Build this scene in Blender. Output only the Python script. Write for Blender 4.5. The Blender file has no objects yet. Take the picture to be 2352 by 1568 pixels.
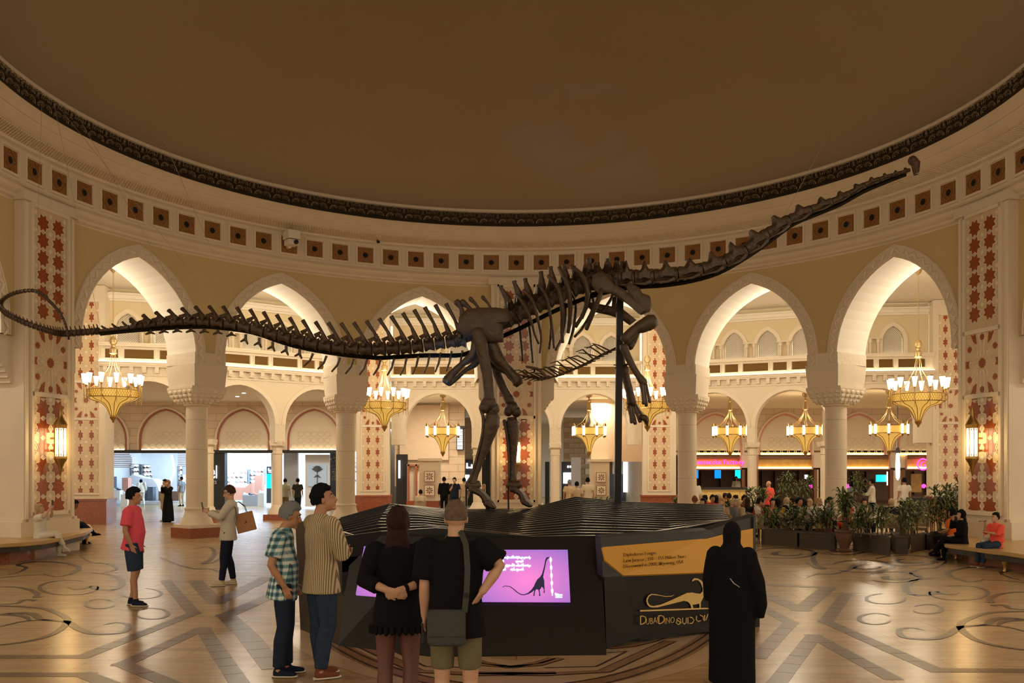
import bpy, bmesh, math, random
from math import sin, cos, pi, radians, sqrt, atan2
from mathutils import Vector, Matrix
random.seed(7)
sc = bpy.context.scene
COL = sc.collection
# ---------------------------------------------------------------- camera
F, PX, HY, CZ = 2139.0, 1186.0, 1083.0, 2.0      # focal length and axis in pixels of the 2352 x 1568 frame, eye height
camd = bpy.data.cameras.new('camera'); cam = bpy.data.objects.new('camera', camd); COL.objects.link(cam)
cam.location = (0, 0, CZ); cam.rotation_euler = (pi/2, 0, 0)
camd.sensor_width = 36; camd.lens = 36*F/2352
camd.shift_x = (1176-PX)/2352; camd.shift_y = (HY-784)/2352
camd.clip_end = 300; sc.camera = cam
sc.view_settings.view_transform = 'Standard'; sc.view_settings.look = 'None'
sc.view_settings.exposure = 0.35; sc.view_settings.gamma = 1
sc.view_settings.use_curve_mapping = False
# ---------------------------------------------------------------- world: warm mall light coming in behind the viewer
w = bpy.data.worlds.new('world'); sc.world = w; w.use_nodes = True
w.node_tree.nodes['Background'].inputs[0].default_value = (1.0, 0.80, 0.56, 1)
w.node_tree.nodes['Background'].inputs[1].default_value = 1.15
CY = 20.33; R0 = 12.05                             # ring centre (0, CY), wall radius
def area(name, loc, size, power, color, rot=(0, 0, 0), size_y=None, spread=None):
    d = bpy.data.lights.new(name, 'AREA'); d.energy = power; d.color = color; d.size = size
    if size_y: d.shape = 'RECTANGLE'; d.size_y = size_y
    if spread: d.spread = spread
    o = bpy.data.objects.new(name, d); COL.objects.link(o); o.location = loc; o.rotation_euler = rot
    return o
def point(name, loc, power, color, r=0.15):
    d = bpy.data.lights.new(name, 'POINT'); d.energy = power; d.color = color; d.shadow_soft_size = r
    o = bpy.data.objects.new(name, d); COL.objects.link(o); o.location = loc
    return o
WARM = (1.0, 0.74, 0.46); WARM2 = (1.0, 0.86, 0.65); COOL = (0.50, 0.74, 1.0); AMB = (1.0, 0.60, 0.22)
# added fill lights at dome height, above the viewer and out of the frame
area('dome_fill', (-7, 11, 10.4), 2.5, 45, WARM)
area('dome_fill', (7, 11, 10.4), 2.5, 110, WARM)
area('dome_fill', (0, 8.5, 10.4), 2.5, 30, WARM)
# point lights added in mid-air to brighten soffits and ceiling of the ring passage
for a, pw in ((-92, 150), (-61.6, 230), (-38.6, 210), (-15.6, 200), (15.6, 200), (38.6, 220), (61.6, 250), (92, 150)):
    t = radians(a); point('passage_fill', (14.9*sin(t), CY+14.9*cos(t), 7.2), pw*1.3, WARM2, .35)
# lamps of the lower passage in front of the shops and the cafe
for x, y, pw, c in ((-17, 43, 90, WARM2), (-11, 45, 90, WARM2), (-4, 47, 110, WARM2), (4, 47.5, 110, WARM2), (11, 48, 130, WARM2), (18, 47, 130, WARM2)):
    area('lower_passage_lamp', (x, y, 5.5), 1.2, pw*1.9, c)
# shop interior light
area('shop_lamp', (-16.5, 56, 4.4), 7, 1500, COOL, size_y=8)
area('shop_lamp', (-9.5, 56, 4.4), 5, 1000, COOL, size_y=8)
area('corridor_lamp', (-2.5, 64, 4.8), 4, 260, COOL, size_y=8)
area('corridor_lamp', (5, 64, 4.8), 4, 260, (0.9, 0.95, 1), size_y=8)
area('cafe_lamp', (14, 60, 4.2), 10, 70, AMB, size_y=3)
# ---------------------------------------------------------------- helpers
def W(px, py, Y):                                  # photograph pixel -> world point at depth Y
    return Vector(((px-PX)*Y/F, Y, CZ+(HY-py)*Y/F))
def WF(px, py, z=0.0):                             # photograph pixel -> point on the floor
    Y = (CZ-z)*F/(py-HY); return Vector(((px-PX)*Y/F, Y, z))
def PP(phi, r, z):                                 # polar position in the ring hall
    return Vector((r*sin(phi), CY+r*cos(phi), z))
def tag(o, label=None, cat=None, group=None, kind=None):
    if label: o['label'] = label
    if cat: o['category'] = cat
    if group: o['group'] = group
    if kind: o['kind'] = kind
    return o
def empty(name, loc=(0, 0, 0), rz=0, label=None, cat=None, group=None, kind=None):
    o = bpy.data.objects.new(name, None); COL.objects.link(o); o.location = loc; o.rotation_euler = (0, 0, rz)
    o.empty_display_size = 0.1
    return tag(o, label, cat, group, kind)
def link_mesh(name, me, parent=None, mat=None):
    o = bpy.data.objects.new(name, me); COL.objects.link(o)
    if parent: o.parent = parent
    if mat:
        me.materials.clear() if False else None
        if not me.materials: me.materials.append(mat)
    return o
def frame_axes(d, up=Vector((0, 0, 1))):
    d = d.normalized()
    if abs(d.dot(up)) > 0.98: up = Vector((0, 1, 0)) if abs(d.y) < 0.9 else Vector((1, 0, 0))
    s = d.cross(up).normalized(); u = s.cross(d).normalized()
    return s, u
class MB:
    def __init__(s): s.v = []; s.f = []; s.m = []; s.mi = 0
    def add(s, vs, fs):
        n = len(s.v); s.v += [tuple(v) for v in vs]; s.f += [tuple(i+n for i in f) for f in fs]; s.m += [s.mi]*len(fs); return s
    def box(s, c, d, M=None, taper=1.0):
        x, y, z = d[0]/2, d[1]/2, d[2]/2; c = Vector(c)
        vs = [Vector((a*x*(taper if k > 0 else 1), b*y*(taper if k > 0 else 1), k*z)) for k in (-1, 1) for a, b in ((-1, -1), (1, -1), (1, 1), (-1, 1))]
        if M is not None: vs = [M @ v for v in vs]
        return s.add([c+v for v in vs], [(3, 2, 1, 0), (4, 5, 6, 7), (0, 1, 5, 4), (1, 2, 6, 5), (2, 3, 7, 6), (3, 0, 4, 7)])
    def bar(s, a, b, wd, h, up=Vector((0, 0, 1))):  # rectangular bar from a to b
        a, b = Vector(a), Vector(b); sd, u = frame_axes(b-a, up); vs = []
        for p in (a, b):
            for i, j in ((-1, -1), (1, -1), (1, 1), (-1, 1)): vs.append(p+sd*i*wd/2+u*j*h/2)
        return s.add(vs, [(3, 2, 1, 0), (4, 5, 6, 7), (0, 1, 5, 4), (1, 2, 6, 5), (2, 3, 7, 6), (3, 0, 4, 7)])
    def tube(s, pts, rad, n=8, cap=True, up=Vector((0, 0, 1)), closed=False):
        pts = [Vector(p) for p in pts]; m = len(pts); vs = []; pu = None
        for i, p in enumerate(pts):
            if closed: d = pts[(i+1) % m]-pts[i-1]
            else: d = pts[min(i+1, m-1)]-pts[max(i-1, 0)]
            if d.length < 1e-9: d = Vector((0, 0, 1))
            d = d.normalized()
            if pu is None: sd, u = frame_axes(d, up)
            else:                                  # carry the frame along so the section never twists
                u = pu-d*pu.dot(d)
                if u.length < 1e-4: sd, u = frame_axes(d, up)
                else: u.normalize(); sd = d.cross(u)
            pu = u; r = rad[i] if isinstance(rad, (list, tuple)) else rad
            rx, ry = r if isinstance(r, (list, tuple)) else (r, r)
            for k in range(n):
                t = 2*pi*k/n; vs.append(p+sd*cos(t)*rx+u*sin(t)*ry)
        fs = []
        for i in range(m if closed else m-1):
            j = (i+1) % m
            for k in range(n): fs.append((i*n+k, i*n+(k+1) % n, j*n+(k+1) % n, j*n+k))
        if cap and not closed: fs += [tuple(range(n))[::-1], tuple((m-1)*n+k for k in range(n))]
        return s.add(vs, fs)
    def lathe(s, prof, n=16, c=(0, 0, 0), M=None, flat=False):
        c = Vector(c); vs = []
        for r, z in prof:
            for k in range(n):
                t = 2*pi*(k+(0.5 if flat else 0))/n; v = Vector((r*cos(t), r*sin(t), z)); vs.append(c+(M @ v if M is not None else v))
        m = len(prof); fs = [(i*n+k, i*n+(k+1) % n, (i+1)*n+(k+1) % n, (i+1)*n+k) for i in range(m-1) for k in range(n)]
        fs += [tuple(range(n))[::-1], tuple((m-1)*n+k for k in range(n))]
        return s.add(vs, fs)
    def ell(s, c, r, M=None, n=10, k=8):
        prof = [(max(sin(pi*i/k), 1e-3), -cos(pi*i/k)) for i in range(k+1)]; c = Vector(c); vs = []
        for a, z in prof:
            for q in range(n):
                t = 2*pi*q/n; v = Vector((a*cos(t)*r[0], a*sin(t)*r[1], z*r[2])); vs.append(c+(M @ v if M is not None else v))
        fs = [(i*n+q, i*n+(q+1) % n, (i+1)*n+(q+1) % n, (i+1)*n+q) for i in range(k) for q in range(n)]
        fs += [tuple(range(n))[::-1], tuple(k*n+q for q in range(n))]
        return s.add(vs, fs)
    def prism(s, poly, fn0, fn1):                   # poly of (u, v); fn0/fn1 map to the two faces
        n = len(poly); vs = [fn0(u, v) for u, v in poly]+[fn1(u, v) for u, v in poly]
        fs = [tuple(range(n))[::-1], tuple(range(n, 2*n))]+[(i, (i+1) % n, n+(i+1) % n, n+i) for i in range(n)]
        return s.add(vs, fs)
    def grid(s, fn, us, vs_):
        n = len(vs_); vs = [fn(u, v) for u in us for v in vs_]
        fs = [(i*n+j, (i+1)*n+j, (i+1)*n+j+1, i*n+j+1) for i in range(len(us)-1) for j in range(n-1)]
        return s.add(vs, fs)
    def mesh(s, name, mats, smooth=False, fixn=True, tri=False):
        me = bpy.data.meshes.new(name); me.from_pydata(s.v, [], s.f)
        for m in (mats if isinstance(mats, (list, tuple)) else [mats]): me.materials.append(m)
        if any(s.m): me.polygons.foreach_set('material_index', s.m)
        if fixn or tri:
            bm = bmesh.new(); bm.from_mesh(me)
            if fixn: bmesh.ops.recalc_face_normals(bm, faces=bm.faces)
            if tri: bmesh.ops.triangulate(bm, faces=[f for f in bm.faces if len(f.verts) > 4])
            bm.to_mesh(me); bm.free()
        if smooth:
            me.polygons.foreach_set('use_smooth', [True]*len(me.polygons))
            try: me.set_sharp_from_angle(angle=radians(smooth if smooth is not True else 50))
            except Exception: pass
        me.update(); return me
    def build(s, name, mats, parent=None, smooth=False, fixn=True, tri=False, loc=None, rz=None):
        o = link_mesh(name, s.mesh(name, mats, smooth, fixn, tri), parent)
        if loc is not None: o.location = loc
        if rz is not None: o.rotation_euler = (0, 0, rz)
        return o
def put(name, me, parent, loc=(0, 0, 0), rot=(0, 0, 0), scl=(1, 1, 1)):
    o = bpy.data.objects.new(name, me); COL.objects.link(o); o.parent = parent
    o.location = loc; o.rotation_euler = rot; o.scale = scl; return o
def copy_tree(o, parent=None):
    c = o.copy(); COL.objects.link(c); c.parent = parent
    for ch in list(o.children): copy_tree(ch, c)
    return c
# ---------------------------------------------------------------- materials
def mat(name, col, rough=0.6, metal=0.0, emis=None, estr=0.0, bump=0.0, bscale=20, var=0.0, vscale=4, spec=None, alpha=None, trans=0, col2=None, stretch=None, coat=0):
    m = bpy.data.materials.new(name); m.use_nodes = True; nt = m.node_tree; b = nt.nodes['Principled BSDF']
    b.inputs['Base Color'].default_value = (*col, 1); b.inputs['Roughness'].default_value = rough; b.inputs['Metallic'].default_value = metal
    if spec is not None: b.inputs['Specular IOR Level'].default_value = spec
    if coat: b.inputs['Coat Weight'].default_value = coat
    if emis: b.inputs['Emission Color'].default_value = (*emis, 1); b.inputs['Emission Strength'].default_value = estr
    if trans: b.inputs['Transmission Weight'].default_value = trans
    if alpha is not None: b.inputs['Alpha'].default_value = alpha
    if var or bump or col2:
        tc = nt.nodes.new('ShaderNodeTexCoord'); mp = nt.nodes.new('ShaderNodeMapping'); nt.links.new(tc.outputs['Object'], mp.inputs[0])
        if stretch: mp.inputs['Scale'].default_value = stretch
    if var or col2:
        n = nt.nodes.new('ShaderNodeTexNoise'); n.inputs['Scale'].default_value = vscale; n.inputs['Detail'].default_value = 5
        nt.links.new(mp.outputs[0], n.inputs[0])
        rmp = nt.nodes.new('ShaderNodeMapRange'); rmp.inputs[1].default_value = 0.3; rmp.inputs[2].default_value = 0.7; nt.links.new(n.outputs[0], rmp.inputs[0])
        mx = nt.nodes.new('ShaderNodeMix'); mx.data_type = 'RGBA'; nt.links.new(rmp.outputs[0], mx.inputs[0])
        c2 = col2 or tuple(c*(1-var) for c in col); mx.inputs[6].default_value = (*col, 1); mx.inputs[7].default_value = (*c2, 1)
        nt.links.new(mx.outputs[2], b.inputs['Base Color'])
    if bump:
        n2 = nt.nodes.new('ShaderNodeTexNoise'); n2.inputs['Scale'].default_value = bscale; n2.inputs['Detail'].default_value = 4; nt.links.new(mp.outputs[0], n2.inputs[0])
        bp = nt.nodes.new('ShaderNodeBump'); bp.inputs['Strength'].default_value = min(bump, 1); bp.inputs['Distance'].default_value = 0.02
        nt.links.new(n2.outputs[0], bp.inputs['Height']); nt.links.new(bp.outputs[0], b.inputs['Normal'])
    return m
M = {}
M['cream'] = mat('cream_stone', (0.74, 0.64, 0.50), 0.6, var=0.06, vscale=1.5, bump=0.08, bscale=30)
M['trim'] = mat('carved_trim', (0.76, 0.66, 0.52), 0.6, bump=0.15, bscale=40)
M['relief'] = mat('carved_relief', (0.72, 0.62, 0.48), 0.65, bump=0.9, bscale=9)
M['olive'] = mat('ochre_plaster', (0.62, 0.48, 0.235), 0.85, var=0.05, vscale=2)
M['white'] = mat('white_plaster', (0.80, 0.74, 0.64), 0.8)
M['ceil'] = mat('dome_paint', (0.385, 0.315, 0.225), 0.95, var=0.03, vscale=0.6)
M['dark'] = mat('dark_bronze_carving', (0.035, 0.026, 0.016), 0.5, 0.2, bump=0.7, bscale=25)
M['bronze'] = mat('bronze_scroll', (0.20, 0.14, 0.075), 0.4, 0.3)
M['tilebrown'] = mat('carved_brown_tile', (0.34, 0.15, 0.035), 0.55, bump=0.5, bscale=30, var=0.3, vscale=14)
M['hole'] = mat('dark_hole', (0.01, 0.008, 0.006), 0.9)
M['panel'] = mat('beige_tile', (0.72, 0.55, 0.34), 0.25, var=0.15, vscale=6)
M['strap'] = mat('white_tile_strap', (0.80, 0.72, 0.60), 0.25)
M['red'] = mat('red_marble_star', (0.36, 0.085, 0.025), 0.18, var=0.3, vscale=25)
M['redmarble'] = mat('red_marble', (0.33, 0.09, 0.038), 0.15, var=0.35, vscale=22)
M['redstrip'] = mat('red_stone_strip', (0.33, 0.10, 0.05), 0.4)
M['brass'] = mat('brass', (0.42, 0.27, 0.09), 0.35, 0.9)
M['amber'] = mat('amber_glass', (0.50, 0.30, 0.05), 0.4, emis=(1.0, 0.60, 0.13), estr=0.42)
M['cup'] = mat('frosted_cup', (0.9, 0.85, 0.75), 0.4, emis=(1.0, 0.84, 0.56), estr=2.4)
M['glow'] = mat('lantern_light', (1, 0.9, 0.7), 0.4, emis=(1.0, 0.80, 0.42), estr=7)
M['cove'] = mat('cove_light', (1, 0.95, 0.85), 0.5, emis=(1.0, 0.86, 0.62), estr=3.2)
M['covey'] = mat('cove_light_yellow', (1, 0.9, 0.6), 0.5, emis=(1.0, 0.70, 0.22), estr=4.5)
M['brownpanel'] = mat('brown_glass_panel', (0.13, 0.065, 0.014), 0.6, spec=.15)
M['screen_lattice'] = mat('lattice_white', (0.80, 0.75, 0.65), 0.7)
M['nicheback'] = mat('niche_backing', (0.50, 0.43, 0.32), 0.8)
M['blocks'] = mat('stone_course', (0.72, 0.56, 0.40), 0.7, var=0.08, vscale=3)
M['joint'] = mat('joint_line', (0.40, 0.30, 0.20), 0.8)
M['black'] = mat('black_matt', (0.008, 0.008, 0.010), 0.5)
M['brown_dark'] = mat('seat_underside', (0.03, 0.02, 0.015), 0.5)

# ---------------------------------------------------------------- ceiling and the ring cornice
def ring(prof, name, material, a0=-120, a1=120, n=120, smooth=40, parent=None, closed=False):
    mb = MB(); us = [radians(a0+(a1-a0)*i/n) for i in range(n+1)]
    pr = prof+[prof[0]] if closed else prof
    mb.grid(lambda u, k: PP(u, pr[k][0], pr[k][1]+0.0), us, list(range(len(pr))))
    return mb.build(name, material, parent, smooth=smooth, fixn=False)
cp = [(10.98, 10.77)]
for i in range(1, 13): cp.append((10.98*(1-i/12), 10.77+2.2*sin(pi/2*i/12)))
cp[-1] = (0.01, 12.97)
ceiling = ring(cp, 'ceiling', M['ceil'], -180, 180, 96); tag(ceiling, 'plain brown shallow dome over the round hall', kind='structure')
cornice = empty('trim_1', label='stepped cream cornice with brown carved squares round the hall', kind='structure')
ring([(10.99, 10.80), (10.93, 10.80), (10.90, 10.77), (10.90, 10.69), (10.96, 10.67)], 'cornice_rim', M['trim'], parent=cornice)
ring([(10.96, 10.68), (10.98, 10.45), (10.86, 10.21)], 'carved_band', M['dark'], parent=cornice)
ring([(10.86, 10.21), (10.84, 10.19), (10.90, 10.14), (11.0, 9.99), (11.03, 9.99), (11.06, 9.93), (11.2, 9.83), (11.24, 9.80), (11.27, 9.79)], 'cornice_cove', M['cream'], parent=cornice)
ring([(11.27, 9.79), (11.45, 9.74), (11.66, 9.68)], 'carved_soffit', M['relief'], parent=cornice)
ring([(11.66, 9.70), (11.68, 9.62), (11.74, 9.60), (11.76, 9.58), (11.76, 8.80), (11.74, 8.78), (11.72, 8.74), (11.78, 8.72), (11.80, 8.66), (11.86, 8.60), (11.94, 8.56), (11.96, 8.50), (12.04, 8.46), (12.06, 8.40)], 'frieze_wall', M['cream'], parent=cornice)
# diagonal ribs under the soffit
ribs = MB()
for i in range(-230, 231):
    a = i*radians(0.46); b = a+radians(0.8)
    ribs.bar(PP(a, 11.30, 9.775), PP(b, 11.63, 9.68), 0.035, 0.03)
tag(ribs.build('rope_relief', M['trim'], cornice), kind='stuff')
# frame + carved tile of the frieze, shared meshes (local: x along, z up, y outward)
TA = 0.0735645840
fr = MB()
for (cx, cz, sx, sz) in ((0, 0.30, 0.66, 0.05), (0, -0.30, 0.66, 0.05), (-0.31, 0, 0.05, 0.55), (0.31, 0, 0.05, 0.55)): fr.box((cx, -0.02, cz), (sx, 0.05, sz))
for (cx, cz, sx, sz) in ((0, 0.262, 0.56, 0.02), (0, -0.262, 0.56, 0.02), (-0.276, 0, 0.02, 0.51), (0.276, 0, 0.02, 0.51)): fr.box((cx, -0.005, cz), (sx, 0.03, sz))
frame_me = fr.mesh('tile_frame', M['trim'])
tl = MB(); tl.box((0, 0.012, 0), (0.54, 0.03, 0.52))
for k in range(4):
    a = pi/2*k; p = Vector((0.235*cos(a), -0.012, 0.235*sin(a))); q = Vector((0.235*cos(a+pi/2), -0.012, 0.235*sin(a+pi/2))); tl.bar(p, q, 0.02, 0.02)
    tl.ell((0.19*(1 if k in (0, 3) else -1), -0.01, 0.19*(1 if k < 2 else -1)), (0.05, 0.015, 0.05), n=8, k=4)
tl.tube([(0.105*cos(2*pi*i/14), -0.014, 0.105*sin(2*pi*i/14)) for i in range(14)], 0.014, 5, closed=True, up=Vector((0, 1, 0)))
tl.mi = 1; tl.ell((0, -0.004, 0), (0.09, 0.012, 0.09), n=14, k=4)
tile_me = tl.mesh('carved_tile', [M['tilebrown'], M['hole']])
for i in range(-23, 24):
    a = i*TA+0.0
    o = put('carved_tile', tile_me, cornice, PP(a, 11.75, 9.195), (0, 0, -a))
    put('tile_frame', frame_me, o)
# bronze scroll ornaments on the dark band
sc_ = MB()
def arc(c, r, a0, a1, n=7): return [Vector((c[0]+r*cos(a0+(a1-a0)*i/n), 0, c[1]+r*sin(a0+(a1-a0)*i/n))) for i in range(n+1)]
for sg in (-1, 1):
    sc_.tube([Vector((sg*p.x, p.y, p.z)) for p in arc((0.13, -0.10), 0.10, pi*0.9, -pi*0.8, 9)], 0.02, 5)
    sc_.tube([Vector((sg*p.x, p.y, p.z)) for p in arc((0.13, -0.10), 0.05, pi*0.9, -pi*0.6, 6)], 0.012, 4)
    sc_.tube([Vector((sg*p.x, p.y, p.z)) for p in arc((0.22, 0.12), 0.075, pi*1.2, -pi*0.5, 8)], 0.014, 4)
    sc_.tube([Vector((0, 0, -0.02)), Vector((sg*0.10, 0, 0.03)), Vector((sg*0.2, 0, 0.0))], 0.012, 4)
sc_.tube(arc((0, 0.08), 0.10, 0, pi, 7), 0.016, 4); sc_.tube(arc((0, 0.08), 0.05, 0, pi, 5), 0.013, 4)
scroll_me = sc_.mesh('scroll_ornament', M['bronze'])
for i in range(-34, 35):
    a = (i+0.5)*radians(3.3); put('scroll_ornament', scroll_me, cornice, PP(a, 10.90, 10.445), (radians(14), 0, -a), (1.15, 1, 1))

# ---------------------------------------------------------------- the arcade wall of the hall
AH, ZS, RISE = 1.93, 5.4, 2.6; AR = (RISE**2+AH**2)/(2*AH)
ARCH = [radians(a) for a in (-84.8, -61.6, -38.6, -15.6, 15.6, 38.6, 61.6, 84.8+8)]
ARCH = [radians(a) for a in (-93.2, -61.6, -38.6, -15.6, 15.6, 38.6, 61.6, 93.2)]
ZB = 5.22
def arch_z(s, off=0.0):                            # height of the arch curve (offset outwards by off) at lateral s
    r = AR+off; x = abs(s)+(AR-AH)
    return ZS+sqrt(max(r*r-x*x, 0))
def arch_pts(off, n=12, zb=ZB):                    # (s, z) from left foot over the apex to the right foot
    r = AR+off; c = AR-AH; a_ap = math.acos(c/r); pts = [(AH+off, zb)]
    pts += [(-c+r*cos(a_ap*i/n), ZS+r*sin(a_ap*i/n)) for i in range(n+1)]
    L = [(-s, z) for s, z in pts]; return L+pts[::-1][1:]
def S(phi0, s, r, z): return PP(phi0+s/R0, r, z)
TOPZ = 8.46; RB = 13.5
wall = MB(); soff = MB()
edges = []
for bi, a0 in enumerate(ARCH):
    pts = arch_pts(0.30)
    for (s0, z0), (s1, z1) in zip(pts[:-1], pts[1:]):
        if abs(s1-s0) > 1e-6:
            for r in (R0, RB):
                wall.add([S(a0, s0, r, z0), S(a0, s1, r, z1), S(a0, s1, r, max(TOPZ, z1)), S(a0, s0, r, max(TOPZ, z0))], [(0, 1, 2, 3)])
    ip = arch_pts(0.0)
    for (s0, z0), (s1, z1) in zip(ip[:-1], ip[1:]):
        soff.add([S(a0, s0, R0-0.05, z0), S(a0, s1, R0-0.05, z1), S(a0, s1, RB, z1), S(a0, s0, RB, z0)], [(0, 1, 2, 3)])
    # back wall band between inner and outer offset on the passage side
    op = arch_pts(0.30)
    for k in range(len(ip)-1):
        soff.add([S(a0, *ip[k][:1], RB, ip[k][1]), S(a0, ip[k+1][0], RB, ip[k+1][1]), S(a0, op[k+1][0], RB, op[k+1][1]), S(a0, op[k][0], RB, op[k][1])], [(0, 1, 2, 3)])
AO = AH+0.30
for i in range(len(ARCH)-1):                       # piers between arches
    p0, p1 = ARCH[i]+AO/R0, ARCH[i+1]-AO/R0
    for r in (R0, RB):
        us = [p0+(p1-p0)*k/4 for k in range(5)]
        wall.grid(lambda u, z, r=r: PP(u, r, z), us, [ZB, 6.5, TOPZ+0.02])
wall.grid(lambda r, z: PP(ARCH[0]-AO/R0, r, z), [R0, RB], [ZB, TOPZ])
wall_o = wall.build('wall_inner', M['olive'], fixn=False); tag(wall_o, 'ochre plaster arcade wall round the hall under the cornice', kind='structure')
so = soff.build('arch_soffit', M['white'], wall_o, smooth=30, fixn=False)
for bi, a0 in enumerate(ARCH[:]):                       # archivolt bands with leaf relief
    ip, op = arch_pts(0.0), arch_pts(0.34); band = MB()
    # band closes to the neighbour at the foot: a short carved panel
    for k in range(len(ip)-1):
        i0, i1, o0, o1 = ip[k], ip[k+1], op[k], op[k+1]
        band.add([S(a0, i0[0], R0-0.05, i0[1]), S(a0, i1[0], R0-0.05, i1[1]), S(a0, o1[0], R0-0.05, o1[1]), S(a0, o0[0], R0-0.05, o0[1]), S(a0, o1[0], R0, o1[1]), S(a0, o0[0], R0, o0[1])], [(0, 1, 2, 3), (3, 2, 4, 5)])
    b_ = band.build('archivolt', M['trim'], wall_o, smooth=30, fixn=False)
    lf = MB(); mp = arch_pts(0.17, 24)
    for off in (0.035, 0.305): lf.tube([S(a0, s, R0-0.055, z) for s, z in arch_pts(off, 12)], 0.02, 4)
    acc = 0; nxt = 0.12; sg = 1
    for k in range(len(mp)-1):
        d = Vector((mp[k+1][0]-mp[k][0], mp[k+1][1]-mp[k][1])); L = d.length
        while nxt < acc+L:
            t = (nxt-acc)/L; p = (mp[k][0]+d.x*t, mp[k][1]+d.y*t); dn = d.normalized(); nn = Vector((-dn.y, dn.x))*sg
            A = [(-.10, -.10), (-.02, -.02), (.05, .03), (.11, .10)]; q = [S(a0, p[0]+dn.x*u+nn.x*v, R0-0.055-0.012*(i in (1, 2)), p[1]+dn.y*u+nn.y*v) for i, (u, v) in enumerate(A)]
            lf.tube(q, [0.012, 0.045, 0.04, 0.01], 4, up=Vector((0, 0, 1)) if abs(dn.y) < .9 else Vector((1, 0, 0)))
            nxt += 0.17; sg = -sg
        acc += L
    tag(lf.build('leaf_relief', M['trim'], b_, smooth=True), kind='stuff')
# ---------------------------------------------------------------- columns of the hall arcade
def pbox(mb, a0, s0, s1, r0, r1, z0, z1, ds0=0, ds1=0, dr0=0, dr1=0):   # polar box, the top widened by ds/dr
    vs = [S(a0, s0, r0, z0), S(a0, s1, r0, z0), S(a0, s1, r1, z0), S(a0, s0, r1, z0), S(a0, s0-ds0, r0-dr0, z1), S(a0, s1+ds1, r0-dr0, z1), S(a0, s1+ds1, r1+dr1, z1), S(a0, s0-ds0, r1+dr1, z1)]
    mb.add(vs, [(3, 2, 1, 0), (4, 5, 6, 7), (0, 1, 5, 4), (1, 2, 6, 5), (2, 3, 7, 6), (3, 0, 4, 7)])
foot = MB()
for i in range(1, 6):
    if i == 3: continue
    a = (ARCH[i]+ARCH[i+1])/2; pbox(foot, a, -0.52, 0.52, R0-0.05, RB, 5.22, 5.56)
foot.build('archivolt_foot', M['relief'], wall_o, fixn=True)
def column(a, label):
    c = empty('column', PP(a, 12.75, 0), -a, label, 'column', 'round columns of the hall arcade', 'structure')
    def P_(x, y, z): return Vector((x, y, z))
    mb = MB(); mb.box((0, 0, 0.15), (1.10, 1.10, 0.30)); mb.build('plinth', M['redmarble'], c)
    mb = MB(); mb.box((0, 0, 0.35), (1.0, 1.0, 0.10))
    mb.lathe([(0.49, 0.40), (0.48, 0.44), (0.46, 0.50), (0.43, 0.57), (0.38, 0.68), (0.35, 0.80), (0.35, 0.84), (0.37, 0.86), (0.37, 0.90), (0.33, 0.92)], 24)
    mb.build('base', M['cream'], c, smooth=35)
    zs = [0.90, 1.78, 2.68, 3.58, 4.02]
    for z0, z1 in zip(zs[:-1], zs[1:]):
        mb = MB(); mb.lathe([(0.31, z0), (0.32, z0+0.006), (0.32, z1-0.006), (0.31, z1)], 28); mb.build('shaft_drum', M['cream'], c, smooth=35)
    mb = MB(); mb.lathe([(0.33, 3.98), (0.38, 4.0), (0.40, 4.04), (0.40, 4.08)], 24); mb.build('necking', M['trim'], c, smooth=35)
    mb = MB(); prev = 0.62                         # tiered muqarnas capital: boxes with scalloped niches
    tiers = [(4.08, 4.14, .74, .80), (4.14, 4.26, .80, .92), (4.26, 4.38, .92, 1.04), (4.38, 4.50, 1.02, 1.12)]
    for z0, z1, w0, w1 in tiers:
        mb.box((0, 0, (z0+z1)/2), (w1, w1*1.2, z1-z0), taper=1.06)
        n = 5
        for k in range(n):
            t = -w1/2+w1*(k+.5)/n
            for sg in (-1, 1):
                mb.ell((t, sg*w1*0.6, z0+0.03), (w1/n*0.42, 0.05, 0.07), n=6, k=4); mb.ell((sg*w1/2, t*1.2, z0+0.03), (0.05, w1/n*0.5, 0.07), n=6, k=4)
    mb.build('capital', M['trim'], c, smooth=30)
    mb = MB(); mb.box((0, 0.0, 4.53), (1.16, 1.42, 0.07)); mb.box((0, 0, 4.89), (1.02, 1.46, 0.66), taper=1.09); mb.build('bracket_block', M['cream'], c)
    return c
for a, l in ((-50.1, 'round cream column nearest the left bench, between the first two arches'), (-27.1, 'round cream column behind the striped shirt man'), (27.1, 'round cream column right of the steel dinosaur post'), (50.1, 'round cream column standing among the café planters')):
    column(radians(a), l)
# ---------------------------------------------------------------- tiled pilasters
def star(n, r1, r2, a0=0.0): return [((r1 if k % 2 == 0 else r2)*cos(a0+pi*k/n), (r1 if k % 2 == 0 else r2)*sin(a0+pi*k/n)) for k in range(2*n)]
def clip(poly, zmin=None, zmax=None):
    for lim, sgn in ((zmin, 1), (zmax, -1)):
        if lim is None: continue
        out = []
        for i in range(len(poly)):
            a, b = poly[i-1], poly[i]; ia, ib = sgn*(a[1]-lim) >= 0, sgn*(b[1]-lim) >= 0
            if ia != ib:
                t = (lim-a[1])/(b[1]-a[1]); out.append((a[0]+t*(b[0]-a[0]), lim))
            if ib: out.append(b)
        poly = out
    return poly
def plate(poly, t=0.012, y=0.0):                  # polygon prism in x-z plane facing -y
    mb = MB(); c = (sum(p[0] for p in poly)/len(poly), sum(p[1] for p in poly)/len(poly)); n = len(poly)
    vs = [(u, y-t, v) for u, v in poly]+[(u, y, v) for u, v in poly]+[(c[0], y-t, c[1])]
    fs = [(i, (i+1) % n, 2*n) for i in range(n)]+[(i, n+i, n+(i+1) % n, (i+1) % n) for i in range(n)]
    return mb.add(vs, fs)
def sq8(r, a=0): return star(8, r*1.06, r*0.70, a)
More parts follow.
